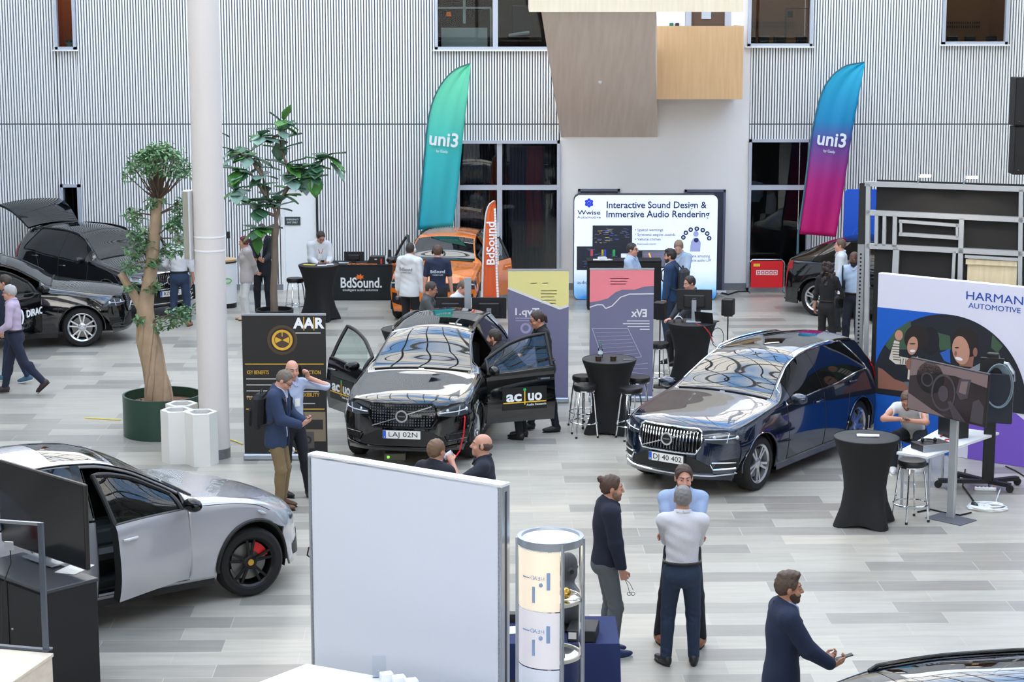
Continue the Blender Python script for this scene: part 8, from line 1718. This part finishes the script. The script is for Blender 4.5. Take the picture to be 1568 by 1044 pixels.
fc = thing('folding_chair', 'dark seat and pale metal legs of a folding chair under the blue table', 'chair', (F(783, 1035, .4).x, 17.05, 0)); MB().box((0, 0, .44), (.36, .36, .03)).build('seat', M_black, fc)
for sx, sy in ((-1, -1), (1, -1), (-1, 1), (1, 1)): MB().bar((sx*.15, sy*.15, 0), (sx*.13, sy*.02, .43), .018).build('leg', M_alu, fc)
# ---- left foreground: black cabinet, large display from behind, metal frame, wooden counter
Zc = 1.1; e0 = F(148, 884, Zc); dL = Vector((-.72, .69, 0)).normalized(); nL = Vector((dL.y, -dL.x, 0))
cab = thing('black_cabinet', 'black cabinet with grey top at the left edge under the large display', 'cabinet', (e0.x, e0.y, 0), math.atan2(dL.y, dL.x)); 
MB().box((.62, .28, .53), (1.24, .56, 1.06)).build('carcass', mat('cabinet_black', (20, 20, 23), .55), cab); MB().box((.62, .28, 1.08), (1.26, .58, .035), bev=.004).build('top_board', mat('cabinet_top', (64, 66, 70), .3), cab)
for x in (.31, .93): d = MB().box((x, .565, .53), (.60, .02, 1.02)).build('door', mat('cabinet_black2', (26, 26, 30), .5), cab); MB().cyl((x+.25, .575, .6), .012, .02, 10).build('knob', M_steel, d)
tl = F(142, 745, 1.98); bd = thing('large_display', 'large dark display seen from behind with vent slot and sockets at the left edge', 'screen', (e0.x+.02, e0.y+.12, 1.118), math.atan2(dL.y, dL.x))
MB().box((.72, .14, .46), (1.46, .05, .83), bev=.012).build('back_shell', mat('display_back', (40, 37, 36), .35), bd); MB().box((.72, .10, .24), (1.2, .06, .34), bev=.025).build('electronics_hump', mat('display_back', (40, 37, 36), .35), bd)
MB().box((.72, .167, .46), (1.43, .004, .80)).build('screen', mat('screen_off', (14, 15, 18), .12), bd); MB().box((.58, .113, .66), (.36, .004, .012)).build('vent_slot', M_blackm, bd); MB().box((.50, .068, .26), (.12, .006, .09)).box((.34, .112, .32), (.03, .006, .20)).build('sockets', M_blackm, bd); MB().box((.72, .12, .03), (.06, .05, .08)).box((.72, .12, -.004+.01), (.5, .24, .012)).build('stand', M_alu, bd)
t_ = MB().box((e0.x+.30*dL.x-.05, e0.y+.30*dL.y-.02+.1, 1.101), (.34, .22, .004), rz=1.2).build('paper_sheet', M_platew); tag(t_, 'white paper sheet on top of the black cabinet', 'paper')
w0 = F(82, 1000, 1.05); wc = thing('wooden_counter', 'pale birch counter corner at the bottom left of the frame', 'counter', (w0.x, w0.y, 0), R(166)); M_birch = wood_mat('pale_birch', (212, 198, 180), (226, 214, 198), .5, (3, 3, 9)); MB().box((.9, .4, .51), (1.78, .78, 1.02)).build('body', M_birch, wc); MB().box((.9, .4, 1.035), (1.8, .8, .03), bev=.003).build('counter_top', M_birch, wc)
wf = F(72, 1000, 1.05); mf_ = thing('metal_frame', 'thin grey metal frame standing on the wooden counter at the left edge', 'frame', (wf.x-.02, wf.y+.05, 1.05), R(166)); hf = W(68, 800, wf.y+.05).z-1.05
MB().box((0, 0, hf/2), (.045, .03, hf)).build('upright', mat('frame_slate', (92, 100, 112), .35, .6), mf_); MB().box((.70, 0, hf-.012), (1.4, .03, .025)).build('top_bar', mat('frame_slate2', (150, 156, 164), .3, .6), mf_); MB().box((.7, .0, .012), (1.45, .05, .02)).build('bottom_bar', mat('frame_slate', (92, 100, 112), .35, .6), mf_); MB().cyl((.0, -.05, 0), .035, .012, 14).build('foot_disc', mat('frame_slate', (92, 100, 112), .35, .6), mf_)
MB().box((1.38, 0, hf/2), (.045, .03, hf)).build('upright', mat('frame_slate', (92, 100, 112), .35, .6), mf_); MB().box((.3, .0, hf-.22), (.075, .02, .07)).build('socket_plate', M_alu, mf_); MB().tube([(.3, -.02, hf-.24), (.31, -.04, hf-.38), (.40, -.04, hf-.60), (.42, -.04, .05)], .006, 6).build('lead', M_black, mf_)
# ---- ficus in the green tub, hexagonal bins, big-leaved tree
pf = F(240, 677); pc_ = Vector((pf.x, pf.y+.59, 0)); rP, hP = .585, .60
tr = thing('tree_planter', 'large round dark green tub full of brown bark', 'planter', pc_); MB().lathe([(0, 0), (rP, 0), (rP, hP), (rP-.03, hP), (rP-.03, hP-.16)], 56).build('tub', mat('tub_green', (36, 66, 52), .3), tr); MB().lathe([(0, hP-.14), (rP*.5, hP-.13), (rP-.03, hP-.15)], 40).build('bark_mulch', mat('mulch', (112, 84, 68), .95, bump=(60, .8), var=(50, .5)), tr); sp_ = MB().cyl((-.26, -.30, hP-.14), .012, .13, 8).build('sensor_stick', M_steel, tr)
def treeX(px, py, Y=None): return W(px, py, Y or pc_.y)-pc_
M_bark = mat('ficus_bark', (168, 144, 118), .8, bump=(24, .7), var=(9, .25)); M_leafs = mat('ficus_leaf', (74, 118, 76), .45, var=(30, .35)); M_leafl = mat('ficus_leaf_pale', (122, 158, 112), .45, var=(30, .3))
fx = thing('ficus_tree', 'slender ficus tree with twisted trunk and rounded bare-stemmed crown in the green tub', 'tree', pc_)
trunk = [(244, 604), (238, 570), (229, 530), (224, 495), (222, 470), (227, 440), (233, 400), (236, 365), (239, 330), (242, 303)]; zt = [treeX(x, y) for x, y in trunk]; zt[0].z = hP-.16
mb = MB(); mb.tube(zt, [.17, .165, .15, .135, .125, .10, .095, .09, .085, .075], 14); st = [treeX(x, y) for x, y in ((219, 476), (205, 452), (192, 430), (185, 418))]; mb.tube(st, [.075, .065, .06, .058], 10)
rg_ = random.Random(3)
for k in range(9):
    a0 = rg_.uniform(0, 6.28); pts = [];
    for j in range(12): u = j/11; z = zt[0].lerp(zt[3], u) if True else 0; i_ = u*3; b = zt[int(i_)].lerp(zt[min(int(i_)+1, 3)], i_-int(i_)); r = .175-.045*u; a = a0+u*2.2; pts.append(b+Vector((r*math.cos(a), r*math.sin(a), 0)))
    mb.tube(pts, [.035+.012*math.sin(j) for j in range(12)], 7)
mb.build('trunk', M_bark, fx)
def leafcloud(mb, ctrs, n, size, rg, shell=None, mis=(0, 1)):
    for i in range(n):
        c, r = ctrs[rg.randrange(len(ctrs))]
        while True:
            q = Vector((rg.uniform(-1, 1), rg.uniform(-1, 1), rg.uniform(-1, 1)))
            if q.length <= 1 and (shell is None or (q.length > shell)): break
        p = c+Vector((q.x*r[0], q.y*r[1], q.z*r[2])); d = Vector((rg.uniform(-1, 1), rg.uniform(-1, 1), rg.uniform(-.7, .5))).normalized(); s = size*rg.uniform(.7, 1.25); t = d.cross(Vector((0, 0, 1))).normalized()*s*.28; u = t.cross(d).normalized()*s*.12
        mb.add([p, p+d*s*.45+t+u, p+d*s, p+d*s*.45-t+u, p+d*s*.5-u*.3], [(0, 4, 1), (1, 4, 2), (2, 4, 3), (3, 4, 0)], mis[rg.randrange(len(mis))], True)
cr = treeX(241, 268); top = zt[-1]; tw = MB(); ends = []
for k in range(70):
    a = rg_.uniform(0, 6.28); e = rg_.uniform(.15, 1.45); r = rg_.uniform(.75, 1.0); q = cr+Vector((.55*math.cos(a)*math.cos(e)*r, .55*math.sin(a)*math.cos(e)*r, -.10+.52*math.sin(e)*r)); m1 = top.lerp(q, .4)+Vector((rg_.uniform(-.04, .04), rg_.uniform(-.04, .04), -.04)); tw.tube([top+Vector((rg_.uniform(-.04, .04), rg_.uniform(-.04, .04), -.02)), m1, q], [.013, .009, .004], 5); ends.append(q)
low = [((276, 322), .16), ((268, 345), .13), ((206, 330), .15), ((212, 355), .16), ((205, 385), .15), ((222, 372), .14), ((262, 385), .13), ((283, 372), .14), ((288, 310), .14), ((238, 310), .12), ((200, 408), .12), ((233, 402), .10), ((270, 485), .17), ((250, 495), .15), ((283, 478), .12), ((216, 488), .08), ((235, 440), .08), ((200, 440), .08)]
for (px, py), r in low:
    q = treeX(px, py)+Vector((0, rg_.uniform(-.25, .25), 0)); bz = min(zt, key=lambda v: abs(v.z-q.z+.1)); tw.tube([bz, bz.lerp(q, .6)+Vector((0, 0, .04)), q], [.016, .01, .005], 5)
tw.build('branches', mat('twig', (96, 78, 66), .8), fx)
lf = MB(); leafcloud(lf, [(q, (.11, .11, .08)) for q in ends], 1500, .085, rg_); leafcloud(lf, [(treeX(px, py), (r*1.15, .25, r*.85)) for (px, py), r in low], 1700, .095, rg_); lf.build('foliage', [M_leafs, M_leafl], fx)
def hexbin(label, loc, rz, h=.74, r=.225):
    t = thing('hex_bin', label, 'bin', loc, rz, 'white hexagonal bins'); o = [(r*math.cos(k*PI/3), r*math.sin(k*PI/3)) for k in range(6)]; i_ = [(x*.72, y*.72) for x, y in o]; mb = MB(); vs = [(x, y, 0) for x, y in o]+[(x, y, h) for x, y in o]+[(x, y, h) for x, y in i_]+[(x, y, h-.30) for x, y in i_]; fs = []
    for k in range(6): q = (k+1) % 6; fs += [(k, q, 6+q, 6+k), (6+k, 6+q, 12+q, 12+k), (12+k, 12+q, 18+q, 18+k)]
    mb.add(vs, fs+[tuple(range(5, -1, -1))]); mb.build('casing', mat('bin_white', (226, 224, 218), .5), t); MB().prism([(x*.99, y*.99) for x, y in i_], .01, 0, Matrix.Translation((0, 0, h-.12))).build('dark_liner', M_blackm, t); return t
p1 = F(307, 714.5); hexbin('white hexagonal bin standing in front of the column', p1+Vector((0, .18, 0)), R(8)); hexbin('white hexagonal bin beside the green tub', p1+Vector((-.36, .32, 0)), R(8)); hexbin('white hexagonal bin at the back of the three', p1+Vector((-.36, .74, 0)), R(8))
# big-leaved tree
lb_ = Vector((W(421, 480, 38.2).x, 38.2, 0)); bl = thing('fiddle_leaf_tree', 'fiddle-leaf fig tree with large leathery leaves behind the dark banner', 'tree', lb_); LXp = lambda px, py: W(px, py, lb_.y)-lb_
pt_ = thing('tree_planter', 'low dark tub under the fiddle-leaf fig behind the dark banner', 'planter', lb_); MB().lathe([(0, 0), (.34, 0), (.36, .42), (.33, .42), (.33, .34), (0, .34)], 32).build('tub', M_black, pt_)
tk = [LXp(x, y) for x, y in ((420, 470), (419, 445), (421, 400), (420, 370), (422, 345))]; tk[0].z = .36; mb = MB(); mb.tube(tk, [.075, .07, .065, .065, .08], 12)
br_ = [((422, 345), (428, 310), (440, 290), (450, 260), (470, 262), (485, 254), (500, 240)), ((424, 345), (420, 320), (408, 300), (402, 270), (395, 245), (370, 240)), ((428, 310), (446, 275), (432, 230), (430, 200), (435, 185)), ((420, 330), (395, 320), (380, 310), (360, 292)), ((420, 345), (405, 350), (395, 350)), ((450, 262), (470, 268), (488, 272)), ((408, 300), (385, 268), (365, 262)), ((402, 270), (380, 240), (356, 232)), ((430, 205), (410, 215), (400, 208))]
bp_ = []
for B_ in br_:
    yo = rg_.uniform(-.15, .15); P = [LXp(x, y)+Vector((0, yo*i/len(B_), 0)) for i, (x, y) in enumerate(B_)]; mb.tube(P, [.034-.024*i/(len(P)-1) for i in range(len(P))], 7); bp_ += P[1:]+[P[i].lerp(P[i+1], .5) for i in range(1, len(P)-1)]
mb.build('trunk', mat('fig_bark', (112, 98, 86), .85, bump=(20, .5), var=(8, .2)), bl)
lf = MB()
def bigleaf(p, d, s, mi):
    d = d.normalized(); t = d.cross(Vector((0, 0, 1)));  t = (t.normalized() if t.length > .05 else Vector((1, 0, 0))); n = t.cross(d); G = []
    for i in range(7):
        u = i/6; w = s*.34*(math.sin(PI*min(1, u**.75)))**.8*(1.15 if u > .4 else .8)+.004; c = p+d*s*u-n*s*.18*u*u; G.append([c+t*w*v+n*s*(.06*abs(v)+.015*math.sin(v*5+i)) for v in np.linspace(-1, 1, 5)])
    lf.grid(G, mi, True)
for q in bp_:
    for k in range(4):
        a = rg_.uniform(0, 6.28); bigleaf(q, Vector((math.cos(a), math.sin(a)*.8, rg_.uniform(-.5, .6))), rg_.uniform(.26, .42), rg_.choice((0, 0, 1, 2)))
for (px, py), (dx, dz), s in (((500, 240), (.9, -.55), .46), ((505, 250), (.8, -.75), .44), ((470, 262), (-.1, -1), .46), ((480, 264), (.15, -1), .48), ((435, 185), (.3, .9), .36), ((432, 190), (-.5, .7), .34), ((428, 215), (0, -1), .4), ((398, 355), (-.2, -1), .44), ((395, 352), (-.8, -.5), .38), ((362, 292), (-.8, -.4), .36), ((360, 290), (.3, .8), .28), ((362, 240), (-.6, -.3), .36), ((350, 210), (-.4, .3), .3)): bigleaf(LXp(px, py), Vector((dx, -.2, dz)), s, rg_.choice((0, 1, 2)))
lo_ = lf.build('foliage', [mat('fig_leaf', (66, 106, 80), .35, var=(6, .25)), mat('fig_leaf_pale', (138, 170, 156), .35, var=(6, .2)), mat('fig_leaf_bright', (70, 128, 54), .4, var=(6, .2))], bl); so = lo_.modifiers.new('leaf', 'SOLIDIFY'); so.thickness = .003
# ---- loose cables round the cars
def cable(label, pts, col, r=.009, nm='floor_cable', z=None): tag(MB().tube(pts, r, 6).build(nm, mat('cable_%d_%d' % (col[0], col[1]), col, .5)), label, 'cable')
G = lambda px, py, z=.012: F(px, py, 0)+Vector((0, 0, z))
cable('yellow cord on the floor left of the green tub', [G(130, 641), G(145, 641.5), G(160, 642.5), G(185, 644)], (224, 206, 70)); cable('yellow cord on the floor between the column and the dark banner', [G(352, 674), G(362, 677), G(372, 681)], (224, 206, 71))
n_ = F(712, 640, .95); cable('red lead hanging down from the bonnet of the black car', [W(708, 625, 27.45), W(712, 640, 27.15), W(710, 665, 27.1), W(704, 690, 27.1), W(695, 703, 27.0), W(684, 711, 27.0)], (206, 30, 44), .010, 'jump_lead')
cable('black leads on the floor under the nose of the black car', [G(505, 700), G(520, 697), G(532, 706), G(548, 704), G(560, 712), G(575, 707)], (24, 25, 26)); cable('green lead on the floor beside the black leads at the black car', [G(503, 693), G(515, 696), G(528, 702), G(540, 709)], (120, 190, 60))
bx = thing('battery_charger', 'small grey box with green light on the floor under the black car', 'charger', G(605, 703, 0)+Vector((0, .0, 0))); MB().box((0, 0, .05), (.30, .16, .10), bev=.01).build('case', mat('charger_grey', (138, 136, 118), .5), bx); MB().box((-.09, -.082, .05), (.03, .004, .03)).build('lamp', mat('led_lime', (120, 240, 60), .4, emit=(120, 240, 60), estr=3), bx)
cable('black cable on the floor right of the light box', [G(1100, 448), G(1115, 452), G(1130, 447), G(1147, 447)], (25, 26, 27), .02); cable('white cable on the floor behind the black cable at the light box', [G(1098, 446), G(1103, 448), G(1100, 452), G(1112, 455)], (226, 226, 230), .012)
tag(MB().box(G(1104, 449, .03), (.22, .08, .05), bev=.01).build('power_strip', M_white), 'white power strip on the floor right of the light box', 'power strip')
